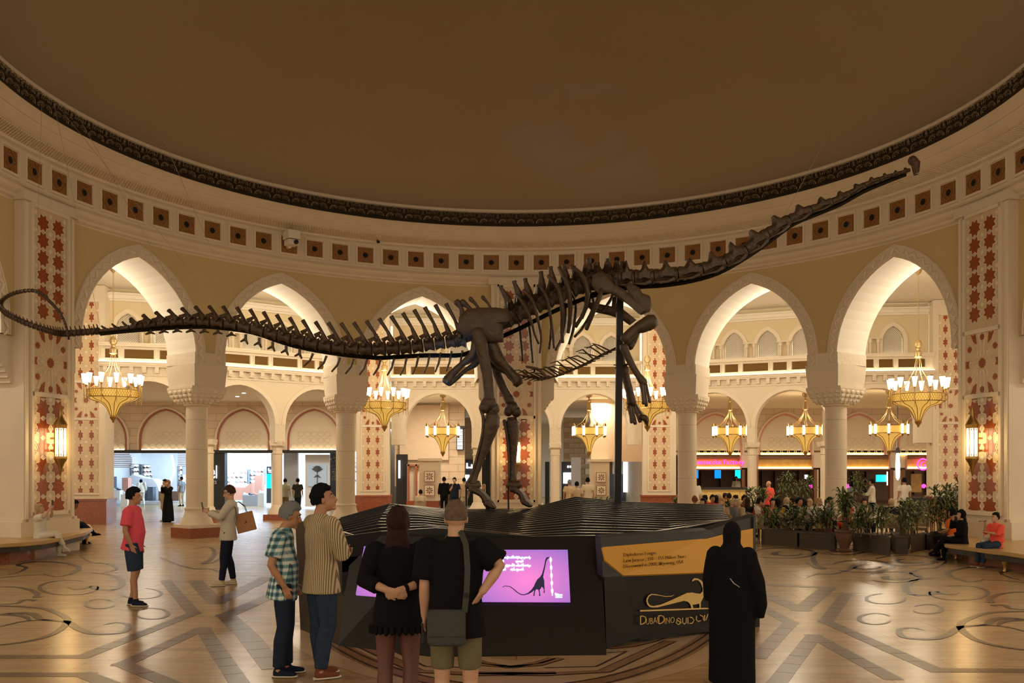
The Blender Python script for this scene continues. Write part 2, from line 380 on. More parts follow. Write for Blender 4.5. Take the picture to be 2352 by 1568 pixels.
star_me = plate(sq8(0.225), 0.014).mesh('red_star', M['red'])
ring_me = plate(sq8(0.262), 0.008).mesh('strap', M['strap'])
dia_me = plate([(0.085, 0), (0, 0.085), (-0.085, 0), (0, -0.085)], 0.010).mesh('strap', M['strap'])
def panel(parent, x0, x1, z0, z1, rows, cols, spz, zc0, sc1=1.0, y=0.0, elong=False):
    p = MB(); p.box(((x0+x1)/2, y-0.005, (z0+z1)/2), (x1-x0, 0.02, z1-z0)); y = y-0.015; bp = p.build('tile_panel', M['panel'], parent)
    st = MB(); rd = MB()
    for r in range(rows):
        z = zc0+r*spz
        for cx in cols:
            if elong:
                shp = [(0.0, .30), (.025, .30), (.03, .16), (.12, .13), (.09, 0.04), (.09, -.04), (.12, -.13), (.03, -.16), (.025, -.30)]
                shp = [(u*sc1, v*sc1*0.8) for u, v in shp]; shp = shp+[(-u, v) for u, v in shp[::-1] if u > 0]
            else: shp = [(u*sc1, v*sc1) for u, v in sq8(0.225, pi/8)]
            poly = clip([(cx+u, z+v) for u, v in shp], z0+0.01, z1-0.01)
            if len(poly) > 2:
                o = plate(poly, 0.014, y).build('star_tile', M['red'], bp)
            polyo = clip([(cx+u*1.17, z+v*1.12) for u, v in shp], z0, z1)
            if len(polyo) > 2:
                q = plate(polyo, 0.007, y); st.add(q.v, q.f)
        for cx in [cols[0]-.26*sc1, (cols[0]+cols[1])/2, cols[1]+.26*sc1]:
            zz = z+spz/2
            d = 0.07*sc1
            for rr, t, mb_ in ((1.0, 0.006, st),):
                poly = clip([(cx+d*rr, zz), (cx, zz+d*rr), (cx-d*rr, zz), (cx, zz-d*rr)], z0, z1)
                poly = [(min(max(u, x0), x1), v) for u, v in poly]
                if len(poly) > 2: q = plate(poly, t, y); mb_.add(q.v, q.f)
        for sg, xe in ((-1, x0), (1, x1)):            # outline of the half stars at the panel edge
            for k in range(3):
                a0_, a1_ = pi/2+sg*(-1)*(-0.5+k*0.5), 0
            pts = [(xe-sg*0.02, z+0.17*sc1), (xe-sg*0.10, z+0.12*sc1), (xe-sg*0.05, z+0.05), (xe-sg*.13, z), (xe-sg*0.05, z-0.05), (xe-sg*0.10, z-0.12*sc1), (xe-sg*0.02, z-0.17*sc1)]
            for a_, b_ in zip(pts[:-1], pts[1:]):
                if z0 < min(a_[1], b_[1]) and max(a_[1], b_[1]) < z1: st.bar((a_[0], y-0.003, a_[1]), (b_[0], y-0.003, b_[1]), 0.018, 0.008)
    tag(st.build('strap_pattern', M['strap'], bp), kind='stuff')
    return bp
def medallion(parent, x0, x1, z0, z1, y=0.0, k=1.0):
    p = MB(); p.box(((x0+x1)/2, y-0.005, (z0+z1)/2), (x1-x0, 0.02, z1-z0)); y = y-0.015; bp = p.build('tile_panel', M['panel'], parent)
    cx, cz = (x0+x1)/2, (z0+z1)/2; hx, hz = (x1-x0)/2, (z1-z0)/2
    def tile(poly): plate([(cx+u, cz+v) for u, v in poly], 0.014, y).build('star_tile', M['red'], bp)
    tile(star(12, .13*k, .095*k))
    for a in (0.5, 1.5, 2.5, 3.5): 
        for u, v in ((0.76*hx*(1 if a < 1 or a > 3 else -1), 0.5*hz*(1 if a < 2 else -1)),): tile([(u+p_[0], v+p_[1]) for p_ in star(8, .085*k, .062*k)])
    for v in (0.86, -0.86): tile([(p_[0], v*hz+p_[1]) for p_ in star(8, .085*k, .062*k)])
    for sx in (-1, 1):
        for sz in (-1, 1):
            d = [(.44*hx*sx+a_, .82*hz*sz+b_) for a_, b_ in ((-.06*sx, -.14*sz), (0.05*sx, -.06*sz), (.14*sx, .13*sz), (.05*sx, .10*sz), (-.02*sx, .14*sz), (-.04*sx, .0))]
            tile([(u*1.0, max(min(v, hz-.01), -hz+.01)) for u, v in d])
        tile([(sx*(hx-.01), -.09), (sx*(hx-.13), -.09), (sx*(hx-.09), 0), (sx*(hx-.13), .09), (sx*(hx-.01), .09)])
    st = MB(); z_ = y-0.003
    for q in range(12):
        a = pi/6*q+pi/12; p0 = (.17*k*cos(a), .17*k*sin(a)); R_ = min(hx/max(abs(cos(a)), 1e-3), hz/max(abs(sin(a)), 1e-3))*0.97
        for da in (-0.14, 0.14):
            p1 = (R_*cos(a+da), R_*sin(a+da)); p1 = (max(min(p1[0], hx), -hx), max(min(p1[1], hz), -hz)); st.bar((cx+p0[0], z_, cz+p0[1]), (cx+p1[0], z_, cz+p1[1]), .02*k, .008)
        a2 = a+pi/12; p2 = (.34*k*cos(a2), .34*k*sin(a2)); p3 = (.25*k*cos(a), .25*k*sin(a)); p4 = (.25*k*cos(a+pi/6), .25*k*sin(a+pi/6))
        for a_, b_ in ((p3, p2), (p2, p4)): st.bar((cx+a_[0], z_, cz+a_[1]), (cx+b_[0], z_, cz+b_[1]), .02*k, .008)
    tag(st.build('strap_pattern', M['strap'], bp), kind='stuff')
def lantern(loc, rz, label, yoff):
    o = empty('wall_lantern', loc, rz, label, 'wall lamp', 'brass lanterns on the tiled pilasters')
    g = MB(); g.lathe([(.125, -.36), (.13, -.35), (.13, .35), (.125, .36)], 8, flat=True); g.build('lantern_glass', M['glow'], o)
    f = MB(); f2 = MB()
    f.lathe([(.145, .34), (.15, .40), (.16, .43), (.15, .46), (.11, .54), (.07, .60), (.055, .68), (.05, .74), (.02, .86), (.005, .90)], 12)
    f2.lathe([(.005, -.82), (.02, -.78), (.045, -.66), (.06, -.58), (.10, -.50), (.15, -.42), (.155, -.38), (.145, -.34)], 12)
    f.build('lantern_cap', M['brass'], o, smooth=30); f2.build('lantern_base', M['brass'], o, smooth=30)
    for k in range(8):
        a = pi/4*k+pi/8; b = MB(); b.bar((.138*cos(a), .138*sin(a), -.36), (.138*cos(a), .138*sin(a), .36), .018, .018); b.build('glazing_bar', M['brass'], o)
    t = MB()
    for k in range(16):
        a = pi/8*k
        for z, s_ in ((.33, -1), (-.33, 1)): t.add([(.142*cos(a-.15), .142*sin(a-.15), z), (.142*cos(a+.15), .142*sin(a+.15), z), (.142*cos(a), .142*sin(a), z+s_*.08)], [(0, 1, 2)])
    tag(t.build('pierced_edge', M['brass'], o), kind='stuff')
    
    for z in (.1, -.2): b = MB(); b.bar((0, .1, z), (0, .30, z), .05, .05); b.build('wall_bracket', M['brass'], o)
    return o
def pilaster(a, label, lampz, lamp_label, base_col):
    c = empty('pilaster', PP(a, 11.75, 0), -a, label, 'pilaster', None, 'structure')
    mb = MB(); mb.box((0, .9, 4.6), (1.74, 1.8, 7.75)); mb.box((0, .9, .40), (2.04, 1.9, .8)); mb.box((0, .9, .80), (1.90, 1.86, .14)); mb.box((0, 0.85, 8.55), (1.9, 1.86, 0.22)); mb.build('pier', M['cream'], c)
    fr = MB()                                      # raised frame strips round the panels
    for z in (0.98, 3.87, 5.47, 8.40): fr.box((0, -.03, z), (1.3, .06, .10))
    for x in (-.63, .63): fr.box((x, -.03, 4.7), (.08, .06, 7.5))
    for x in (-.80, .80): fr.box((x, -.015, 4.6), (.10, .03, 7.6))
    fr.build('panel_frame', M['trim'], c)
    panel(c, -.58, .58, 1.03, 3.82, 7, (-.26, .26), .475, 1.16, 1.05)
    medallion(c, -.58, .58, 3.92, 5.42)
    panel(c, -.58, .58, 5.52, 8.35, 6, (-.26, .26), .428, 5.90, .92)
    mb = MB()
    for sg in (-1, 1):
        for z0, z1, w_ in ((4.10, 4.22, .10), (4.22, 4.34, .18), (4.34, 4.46, .26), (4.46, 4.56, .34), (4.56, 5.22, .44)):
            mb.box((sg*(.87+w_/2), .95, (z0+z1)/2), (w_, 1.3, z1-z0))
    mb.build('side_bracket', M['cream'], c)
    return c
pilaster(0.0, 'tiled pilaster with red stars directly behind the dinosaur legs', 0, '', 0)
pilaster(radians(-77.4), 'tiled pilaster with red stars rising behind the left bench', 0, '', 0)
pilaster(radians(77.4), 'tiled pilaster with red stars rising behind the right bench', 0, '', 0)
lantern(PP(radians(-77.4), 11.45, 2.72), radians(77.4), 'glowing brass lantern on the left tiled pilaster', 0)
lantern(PP(radians(77.4), 11.45, 2.72), radians(-77.4), 'glowing brass lantern on the right tiled pilaster', 0)
lantern(PP(0, 11.45, 2.66), 0, 'glowing brass lantern behind the far hind leg bone', 0)
for a in (-77.4, 77.4, 0): 
    t = radians(a); point('lantern_light', PP(t, 11.15, 2.7), 22, AMB, 0.1)
# ---------------------------------------------------------------- second layer: balcony walls, thin arcades
def seg_wall(p0, p1, arches, name, niches, ztop=9.1):
    """wall with thin-column arches below and lit niches above; arches = list of (centre, half width) along the segment in metres"""
    p0, p1 = Vector((*p0, 0)), Vector((*p1, 0)); L = (p1-p0).length; d = (p1-p0)/L; nrm = Vector((-d.y, d.x, 0))
    if nrm.y < 0: nrm = -nrm                       # towards the back
    def Q(u, n, z): return p0+d*u+nrm*n+Vector((0, 0, z))
    root = empty('wall_balcony', label='cream wall with lit balcony niches '+name, kind='structure')
    mb = MB(); so_ = MB(); ap = 5.5; sp = 3.95; T = 0.55
    def curve(hw, n=9, off=0.0):
        hw2 = hw+off; rise = ap-sp; r = (rise*rise+hw*hw)/(2*hw)+off; c = (rise*rise+hw*hw)/(2*hw)-hw; am = math.acos(c/r)
        pts = [(-c+r*cos(am*i/n), sp+r*sin(am*i/n)) for i in range(n+1)]
        return [(-u, z) for u, z in pts]+pts[::-1][1:]
    zl = 5.78; cur = 0.0
    for c, hw in arches:
        cv = curve(hw, off=0.0)
        if c-hw > cur+1e-3:
            for n in (0, T): mb.add([Q(cur, n, 3.2), Q(c-hw, n, 3.2), Q(c-hw, n, zl), Q(cur, n, zl)], [(0, 1, 2, 3)])
        for (u0, z0), (u1, z1) in zip(cv[:-1], cv[1:]):
            for n in (0, T): mb.add([Q(c+u0, n, z0), Q(c+u1, n, z1), Q(c+u1, n, zl), Q(c+u0, n, zl)], [(0, 1, 2, 3)])
            so_.add([Q(c+u0, 0, z0), Q(c+u1, 0, z1), Q(c+u1, T, z1), Q(c+u0, T, z0)], [(0, 1, 2, 3)])
        for sg in (-1, 1): so_.add([Q(c+sg*hw, 0, 3.2), Q(c+sg*hw, T, 3.2), Q(c+sg*hw, T, sp), Q(c+sg*hw, 0, sp)], [(0, 1, 2, 3)])
        cur = c+hw
        ov = curve(hw, off=0.16); st = MB(); cvv = curve(hw)
        for k in range(len(cvv)-1):
            st.add([Q(c+cvv[k][0], -.03, cvv[k][1]), Q(c+cvv[k+1][0], -.03, cvv[k+1][1]), Q(c+ov[k+1][0], -.03, ov[k+1][1]), Q(c+ov[k][0], -.03, ov[k][1]), Q(c+ov[k+1][0], 0, ov[k+1][1]), Q(c+ov[k][0], 0, ov[k][1])], [(0, 1, 2, 3), (3, 2, 4, 5)])
        st.build('arch_surround', M['trim'], root, smooth=30, fixn=False)
    if L > cur:
        for n in (0, T): mb.add([Q(cur, n, 3.2), Q(L, n, 3.2), Q(L, n, zl), Q(cur, n, zl)], [(0, 1, 2, 3)])
    mb.build('arcade_face', M['relief'], root, fixn=False); so_.build('arch_soffit', M['white'], root, smooth=30, fixn=False)
    # mouldings, corbels, cove, balustrade
    mo = MB()
    def hb(z0, z1, n0, n1=0.0, m=mo, u0=0.0, u1=None):
        u1 = L if u1 is None else u1
        m.add([Q(u0, n0, z0), Q(u1, n0, z0), Q(u1, n1, z0), Q(u0, n1, z0), Q(u0, n0, z1), Q(u1, n0, z1), Q(u1, n1, z1), Q(u0, n1, z1)], [(3, 2, 1, 0), (4, 5, 6, 7), (0, 1, 5, 4), (1, 2, 6, 5), (2, 3, 7, 6), (3, 0, 4, 7)])
    hb(5.70, 5.74, -.04); hb(6.02, 6.08, -.22, .5); hb(6.08, 6.16, -.26, .5); hb(6.16, 6.19, -.30, .5)
    hb(5.78, 6.02, -.02, .5); hb(6.80, 6.86, -.22, .5); hb(6.86, 6.93, -.26, .5)
    mo.build('balcony_moulding', M['trim'], root)
    n = int(L/0.42)
    for i in range(n):
        u = L*(i+.5)/n; co = MB(); hb(5.80, 6.02, -.16, -.02, co, u-.07, u+.07); hb(5.88, 6.02, -.20, -.16, co, u-.07, u+.07); co.build('corbel', M['trim'], root)
    cv_ = MB(); hb(6.195, 6.225, -.24, -.10, cv_); cv_.build('cove_strip', M['cove'], root)
    bal = MB(); hb(6.20, 6.80, -.02, .4, bal)
    u = 0.0; k = 0; pans = []; 
    while u < L-0.2:
        wd = 0.78 if k % 2 == 0 else 1.28; a_, b_ = u+0.12, min(u+wd-.12, L-.1)
        if b_ > a_+.15:
            hb(6.32, 6.345, -.09, -.02, bal, a_-.05, b_+.05); hb(6.70, 6.725, -.09, -.02, bal, a_-.05, b_+.05); hb(6.32, 6.72, -.09, -.02, bal, a_-.06, a_-.03); hb(6.32, 6.72, -.09, -.02, bal, b_+.03, b_+.06)
            pm = MB(); hb(6.36, 6.69, -.045, -.015, pm, a_, b_); pm.build('brown_panel', M['brownpanel'], root)
        u += wd; k += 1
    bal.build('balustrade', M['cream'], root)
    # upper wall set back 0.55 m, with pointed niches, paired colonnettes
    up = MB(); NB = 0.55; nz0, nsp, nap, hw = 6.95, 7.55, 8.15, 0.42
    def ncurve(off):
        hw2 = hw; rise = nap-nsp; r0 = (rise*rise+hw*hw)/(2*hw); c = r0-hw; r = r0+off; am = math.acos(c/r)
        pts = [(-c+r*cos(am*i/6), nsp+r*sin(am*i/6)) for i in range(7)]
        return [(-hw-off, nz0)]+[(-a_, z) for a_, z in pts]+pts[::-1][1:]+[(hw+off, nz0)]
    cur = 0.0
    def quad(u0, z0, u1, z1, zt): 
        if u1 > u0+1e-4: up.add([Q(u0, NB, z0), Q(u1, NB, z1), Q(u1, NB, zt), Q(u0, NB, zt)], [(0, 1, 2, 3)])
    for c in niches:
        quad(cur, 6.9, c-hw, 6.9, ztop)
        cv2 = ncurve(0)
        for (a_, z0), (b_, z1) in zip(cv2[:-1], cv2[1:]): quad(c+a_, z0, c+b_, z1, ztop)
        cur = c+hw
        nb = MB(); nb.add([Q(c-hw, NB+.22, 6.9), Q(c+hw, NB+.22, 6.9), Q(c+hw, NB+.22, nap+.1), Q(c-hw, NB+.22, nap+.1)], [(0, 1, 2, 3)]); nb.build('niche_back', M['nicheback'], root, fixn=False)
        lat = MB(); stp = 0.085                      # pierced lattice: crossing bars
        def inside(x, z):
            if abs(x) > hw or z < nz0: return False
            if z <= nsp: return True
            r0 = ((nap-nsp)**2+hw*hw)/(2*hw); return (abs(x)+r0-hw)**2+(z-nsp)**2 <= r0*r0
        for sg in (1, -1):
            for q in range(-22, 30):
                o_ = q*stp; pts = [t*0.02 for t in range(0, 75)]; run = None
                for t in pts+[99]:
                    x = sg*(-hw-.4+o_*1.0+t) if t < 99 else 99; z = nz0+t if t < 99 else 99
                    ok = t < 99 and inside(x, z)
                    if ok and run is None: run = (x, z)
                    if not ok and run is not None:
                        if abs(last[1]-run[1]) > .03: lat.bar(Q(c+run[0], NB+.10, run[1]), Q(c+last[0], NB+.10, last[1]), .022, .02, up=nrm)
                        run = None
                    last = (x, z)
        tag(lat.build('lattice_screen', M['screen_lattice'], root), kind='stuff')
        su = MB(); o1, o2 = ncurve(0.02), ncurve(0.17)
        for k in range(len(o1)-1):
            su.add([Q(c+o1[k][0], NB-.06, o1[k][1]), Q(c+o1[k+1][0], NB-.06, o1[k+1][1]), Q(c+o2[k+1][0], NB-.06, o2[k+1][1]), Q(c+o2[k][0], NB-.06, o2[k][1]), Q(c+o2[k+1][0], NB, o2[k+1][1]), Q(c+o2[k][0], NB, o2[k][1]), Q(c+o1[k][0], NB+.2, o1[k][1]), Q(c+o1[k+1][0], NB+.2, o1[k+1][1])], [(0, 1, 2, 3), (3, 2, 4, 5), (0, 1, 7, 6)])
        su.build('niche_surround', M['trim'], root, smooth=25, fixn=False)
        gl = MB(); hb(6.94, 6.965, NB+.02, NB+.09, gl, c-hw+.03, c+hw-.03); gl.build('niche_light', M['cove'], root)
    quad(cur, 6.9, L, 6.9, ztop)
    up.build('upper_wall', M['olive2'], root, fixn=False)
    cc = MB(); hb(8.62, 8.70, .45, .56, cc); hb(8.70, 8.84, .35, .56, cc); hb(8.84, 8.92, .25, .56, cc); cc.build('cornice', M['white'], root)
    mids = [(a_+b_)/2 for a_, b_ in zip(niches[:-1], niches[1:])]
    for m_ in mids:
        for s_ in (-.16, .16):
            p = Q(m_+s_, NB-.12, 0); cl = MB(); cl.lathe([(.08, 6.93), (.08, 7.0), (.05, 7.03), (.05, 7.42), (.09, 7.46), (.09, 7.60)], 8, c=(p.x, p.y, 0)); cl.build('colonnette', M['cream'], root, smooth=30)
        bl = MB(); hb(7.60, 7.66, NB-.24, NB, bl, m_-.30, m_+.30); bl.build('impost', M['cream'], root)
    return root, Q
M['olive2'] = mat('pale_ochre_plaster', (0.68, 0.58, 0.38), 0.85)
def thin_column(p, label):
    c = empty('thin_column', (p.x, p.y, 0), 0, label, 'column', None, 'structure')
    b = MB(); b.box((0, 0, .12), (.95, .95, .24)); b.build('plinth', M['redmarble'], c)
    b = MB(); b.lathe([(.40, .24), (.38, .34), (.26, .52), (.24, .60), (.20, .62)], 16); b.build('base', M['cream'], c, smooth=30)
    b = MB(); b.lathe([(.20, .60), (.20, 2.72), (.23, 2.74), (.23, 2.80)], 18); b.build('shaft', M['cream'], c, smooth=30)
    b = MB(); b.lathe([(.20, 2.78), (.21, 3.0), (.30, 3.06), (.26, 3.1)], 8); b.box((0, 0, 3.18), (.50, .55, .2), taper=1.1); b.build('capital', M['trim'], c, smooth=30)
    return c
A0 = (-5.6, 41.7); A1 = (5.6, 41.7)
r_, Q = seg_wall(A0, A1, [(2.1, 1.5), (5.6, 1.5), (9.1, 1.5)], 'in the middle of the far side', [1.55, 3.0, 4.4, 5.8, 7.2, 8.6, 9.9])
thin_column(Q(3.85, .28, 0), 'thin cream column seen just left of the middle pilaster'); thin_column(Q(7.35, .28, 0), 'thin cream column seen just right of the middle pilaster')
B0 = (-12.35, 36.5); B1 = (-7.1, 40.6)
r_, Q = seg_wall(B0, B1, [(1.55, 1.5), (5.0, 1.5)], 'behind the second arch from the left', [0.9, 2.3, 3.7, 5.1, 6.2])
thin_column(Q(3.28, .28, 0), 'thin cream column behind the plaid shirt man')
C0 = (-15.9, 35.5); C1 = (-12.35, 36.5)
r_, Q = seg_wall(C0, C1, [(1.75, 1.55)], 'behind the first arch from the left', [.95, 2.35])
thin_column(Vector((-12.2, 36.9, 0)), 'thin cream column just behind the left arcade column')
E0 = (7.2, 41.8); E1 = (13.0, 39.2)
r_, Q = seg_wall(E0, E1, [(1.6, 1.5), (4.95, 1.5)], 'behind the second arch from the right', [1.0, 2.45, 3.9, 5.35])
thin_column(Q(3.28, .28, 0), 'thin cream column in front of the café entrance')
F0_ = (13.0, 39.2); F1_ = (17.3, 38.7)
r_, Q = seg_wall(F0_, F1_, [(2.1, 1.6)], 'behind the first arch from the right', [1.3, 2.9])
thin_column(Vector((13.1, 39.5, 0)), 'thin cream column just behind the right arcade column')
# small tiled pillars
def pillar(x, y, rz, wd, label):
    c = empty('tiled_pillar', (x, y, 0), rz, label, 'pillar', 'pillars with small red stars behind the arcade', 'structure')
    b = MB(); b.box((0, .6, .45), (wd+.14, 1.34, .9)); b.box((0, .6, .93), (wd+.2, 1.4, .08)); b.build('red_base', M['redmarble'], c)
    b = MB(); b.box((0, .6, 5.0), (wd, 1.2, 8.2)); b.build('pier', M['cream'], c)
    hw = .46
    fr = MB()
    for z in (1.16, 4.0, 5.42, 8.5): fr.box((0, -.02, z), (1.0, .05, .07))
    for xx in (-.49, .49): fr.box((xx, -.02, 4.8), (.06, .05, 7.3))
    fr.build('panel_frame', M['trim'], c)
    panel(c, -hw, hw, 1.2, 3.96, 6, (-.2, .2), .53, 1.27, .82, elong=True)
    medallion(c, -hw, hw, 4.05, 5.38, k=.8)
    panel(c, -hw, hw, 5.47, 8.45, 6, (-.2, .2), .53, 5.75, .82, elong=True)
    return c
pillar(-16.35, 35.4, radians(8), 1.35, 'pillar with small red stars right beside the left bench pilaster')
pillar(-6.3, 40.9, radians(6), 1.45, 'pillar with small red stars left of the hind leg bones')
pillar(6.3, 41.0, radians(-6), 1.45, 'pillar with small red stars right of the steel post')
pillar(17.9, 38.4, radians(-12), 1.35, 'pillar with small red stars right beside the right bench pilaster')
# passage ceiling and lower passage ceiling
def flat(name, pts, z, material, kind='structure', label=None, parent=None, flip=False):
    mb = MB(); mb.add([(x, y, z) for x, y in pts], [tuple(range(len(pts)))]); o = mb.build(name, material, parent, fixn=False)
    return tag(o, label, kind=kind)
mb = MB(); outer = [PP(radians(a), 26.0, 9.12) for a in range(-180, 181, 5)]; inner = [PP(radians(a), 12.0, 9.12) for a in range(-180, 181, 5)]
n = len(outer); mb.add(inner+outer, [(i, i+1, n+i+1, n+i) for i in range(n-1)])
tag(mb.build('ceiling_passage', M['white'], fixn=False), 'white ceiling over the ring passage', kind='structure')
mb = MB()
for (x0, y0, x1, y1) in ((-10.8, 33.6, -8.2, 35.8), (7.6, 34.4, 10.4, 36.4), (-5, 37, -2, 39)):
    for k, w_ in ((0, .0), (1, .25)): mb.box(((x0+x1)/2, (y0+y1)/2, 9.08-k*.04), (x1-x0-w_*2, y1-y0-w_*2, .05))
mb.build('ceiling_coffer', M['trim']); tag(bpy.data.objects['ceiling_coffer'], 'raised moulded ceiling squares over the passage', kind='structure')
flat('ceiling_lower', [(-30, 36.2), (-16.4, 36.2), (-12.4, 37.2), (-7, 41.4), (-6, 42.2), (6, 42.2), (7.2, 42.4), (13.2, 40), (17.5, 39.5), (30, 39.3), (30, 58), (10, 58), (5, 75), (-5, 75), (-7, 51), (-30, 51)], 5.72, M['white'], label='white ceiling of the lower passage in front of the shops')
# floor
mb = MB(); mb.add([(-40, -12, 0), (40, -12, 0), (40, 90, 0), (-40, 90, 0)], [(0, 1, 2, 3)])
# ---------------------------------------------------------------- floor and inlays
def floor_mat():
    m = bpy.data.materials.new('polished_marble'); m.use_nodes = True; nt = m.node_tree; b = nt.nodes['Principled BSDF']; L = nt.links
    tc = nt.nodes.new('ShaderNodeTexCoord'); mp = nt.nodes.new('ShaderNodeMapping'); mp.inputs['Scale'].default_value = (0.35, 1.6, 1); mp.inputs['Rotation'].default_value = (0, 0, 0.12)
    L.new(tc.outputs['Object'], mp.inputs[0])
    n = nt.nodes.new('ShaderNodeTexNoise'); n.inputs['Scale'].default_value = 2.2; n.inputs['Detail'].default_value = 8; n.inputs['Roughness'].default_value = .65; n.inputs['Distortion'].default_value = 1.2; L.new(mp.outputs[0], n.inputs[0])
    cr = nt.nodes.new('ShaderNodeValToRGB'); e = cr.color_ramp.elements; e[0].position = .32; e[0].color = (.25, .158, .078, 1); e[1].position = .62; e[1].color = (.42, .285, .135, 1); L.new(n.outputs[0], cr.inputs[0])
    br = nt.nodes.new('ShaderNodeTexBrick'); br.inputs['Scale'].default_value = 1; br.inputs['Brick Width'].default_value = 1.8; br.inputs['Row Height'].default_value = .9; br.inputs['Mortar Size'].default_value = .006
    br.inputs['Color1'].default_value = (1, 1, 1, 1); br.inputs['Color2'].default_value = (.86, .86, .86, 1); br.inputs['Mortar'].default_value = (.55, .5, .45, 1); L.new(tc.outputs['Object'], br.inputs[0])
    mx = nt.nodes.new('ShaderNodeMix'); mx.data_type = 'RGBA'; mx.blend_type = 'MULTIPLY'; mx.inputs[0].default_value = 1; L.new(cr.outputs[0], mx.inputs[6]); L.new(br.outputs[0], mx.inputs[7]); L.new(mx.outputs[2], b.inputs['Base Color'])
    n2 = nt.nodes.new('ShaderNodeTexNoise'); n2.inputs['Scale'].default_value = 1.4; n2.inputs['Detail'].default_value = 2; L.new(tc.outputs['Object'], n2.inputs[0])
    bp = nt.nodes.new('ShaderNodeBump'); bp.inputs['Strength'].default_value = .12; bp.inputs['Distance'].default_value = .03; L.new(n2.outputs[0], bp.inputs['Height']); L.new(bp.outputs[0], b.inputs['Normal'])
    b.inputs['Roughness'].default_value = .24; b.inputs['Specular IOR Level'].default_value = .20
    return m
M['floor'] = floor_mat()
M['inlay'] = mat('brown_marble_inlay', (0.115, 0.065, 0.036), 0.30, spec=.15, var=.35, vscale=5)
M['inlay2'] = mat('dark_scroll_inlay', (0.045, 0.026, 0.016), 0.30, spec=.15)
M['pale'] = mat('pale_marble_inlay', (0.44, 0.31, 0.185), 0.2, var=.15, vscale=2)
M['ringbrown'] = mat('brown_ring_inlay', (0.26, 0.14, 0.07), 0.22, var=.2, vscale=4)
mb = MB(); mb.add([(-45, -12, 0), (45, -12, 0), (45, 95, 0), (-45, 95, 0)], [(0, 1, 2, 3)])
floor = mb.build('floor', M['floor'], fixn=False); tag(floor, 'polished beige marble floor with brown scroll inlays', kind='structure')
def band(px, wd=.2, step=.42, mt='inlay', z=.002, split=True):
    P = [WF(*p) for p in px]
    for a, b in zip(P[:-1], P[1:]):
        L = (b-a).length; d = (b-a)/L; s = Vector((-d.y, d.x, 0)); n = max(1, int(L/step)) if split else 1
        for i in range(n):
            u0 = a+d*(L*i/n+.006-(wd/2 if i == 0 else 0)); u1 = a+d*(L*(i+1)/n-.006+(wd/2 if i == n-1 else 0)); m_ = MB()
            q = [u0-s*wd/2, u1-s*wd/2, u1+s*wd/2, u0+s*wd/2]
            z += .00003; m_.add([(p.x, p.y, 0.0) for p in q]+[(p.x, p.y, z) for p in q], [(4, 5, 6, 7), (0, 1, 5, 4), (1, 2, 6, 5), (2, 3, 7, 6), (3, 0, 4, 7)])
            m_.build('border_tile', M[mt], floor)
for p in ([(0, 1508), (190, 1508), (445, 1408), (380, 1333)], [(0, 1549), (195, 1549), (245, 1568)], [(550, 1568), (465, 1443), (283, 1525), (388, 1568)],
          [(448, 1334), (497, 1384), (612, 1327)], [(621, 1369), (519, 1413), (567, 1458), (627, 1530)],
          [(2352, 1540), (2150, 1539), (1897, 1427), (1944, 1364)], [(2046, 1556), (1869, 1460), (1786, 1566)], [(1748, 1361), (1839, 1400), (1902, 1350), (1746, 1341)], [(1750, 1394), (1816, 1430), (1742, 1508)]):
    band(p, .19 if p[0][1] > 1380 else .26)
def smooth_pts(P, n=6):
    out = []
    for i in range(len(P)-1):
        p0, p1, p2, p3 = P[max(i-1, 0)], P[i], P[i+1], P[min(i+2, len(P)-1)]
        for k in range(n):
            t = k/n; out.append(0.5*((2*p1)+(-p0+p2)*t+(2*p0-5*p1+4*p2-p3)*t*t+(-p0+3*p1-3*p2+p3)*t**3))
    return out+[P[-1]]
def ribbon(P, w0, w1, mt, z=.004, name='scroll_inlay', closed=False, taper=True):
    m_ = MB(); n = len(P); vs = []
    for i, p in enumerate(P):
        d = (P[min(i+1, n-1)]-P[max(i-1, 0)]); d.z = 0; d.normalize(); s = Vector((-d.y, d.x, 0)); t = i/(n-1)
        w_ = w0+(w1-w0)*(sin(pi*t) if taper else t); vs += [Vector((p.x, p.y, z))+s*w_/2, Vector((p.x, p.y, z))-s*w_/2]
    m_.add(vs, [(2*i, 2*i+1, 2*i+3, 2*i+2) for i in range(n-1)]); o = m_.build(name, M[mt], floor, fixn=False); return o
def scroll(px, w0=.03, w1=.12, o=(0, 1100), s=3.35, mirror=False, mt='inlay2'):
    Q_ = []
    for x, y in px:
        X, Y_ = o[0]+x/s, o[1]+y/s
        if mirror: X = 2*PX-X
        Q_.append(WF(X, Y_))
    ribbon(smooth_pts(Q_), w0, w1, mt)
def ellp(cx, cy, rx, ry, a0, a1, n=12): return [(cx+rx*cos(radians(a0+(a1-a0)*i/n)), cy+ry*sin(radians(a0+(a1-a0)*i/n))) for i in range(n+1)]
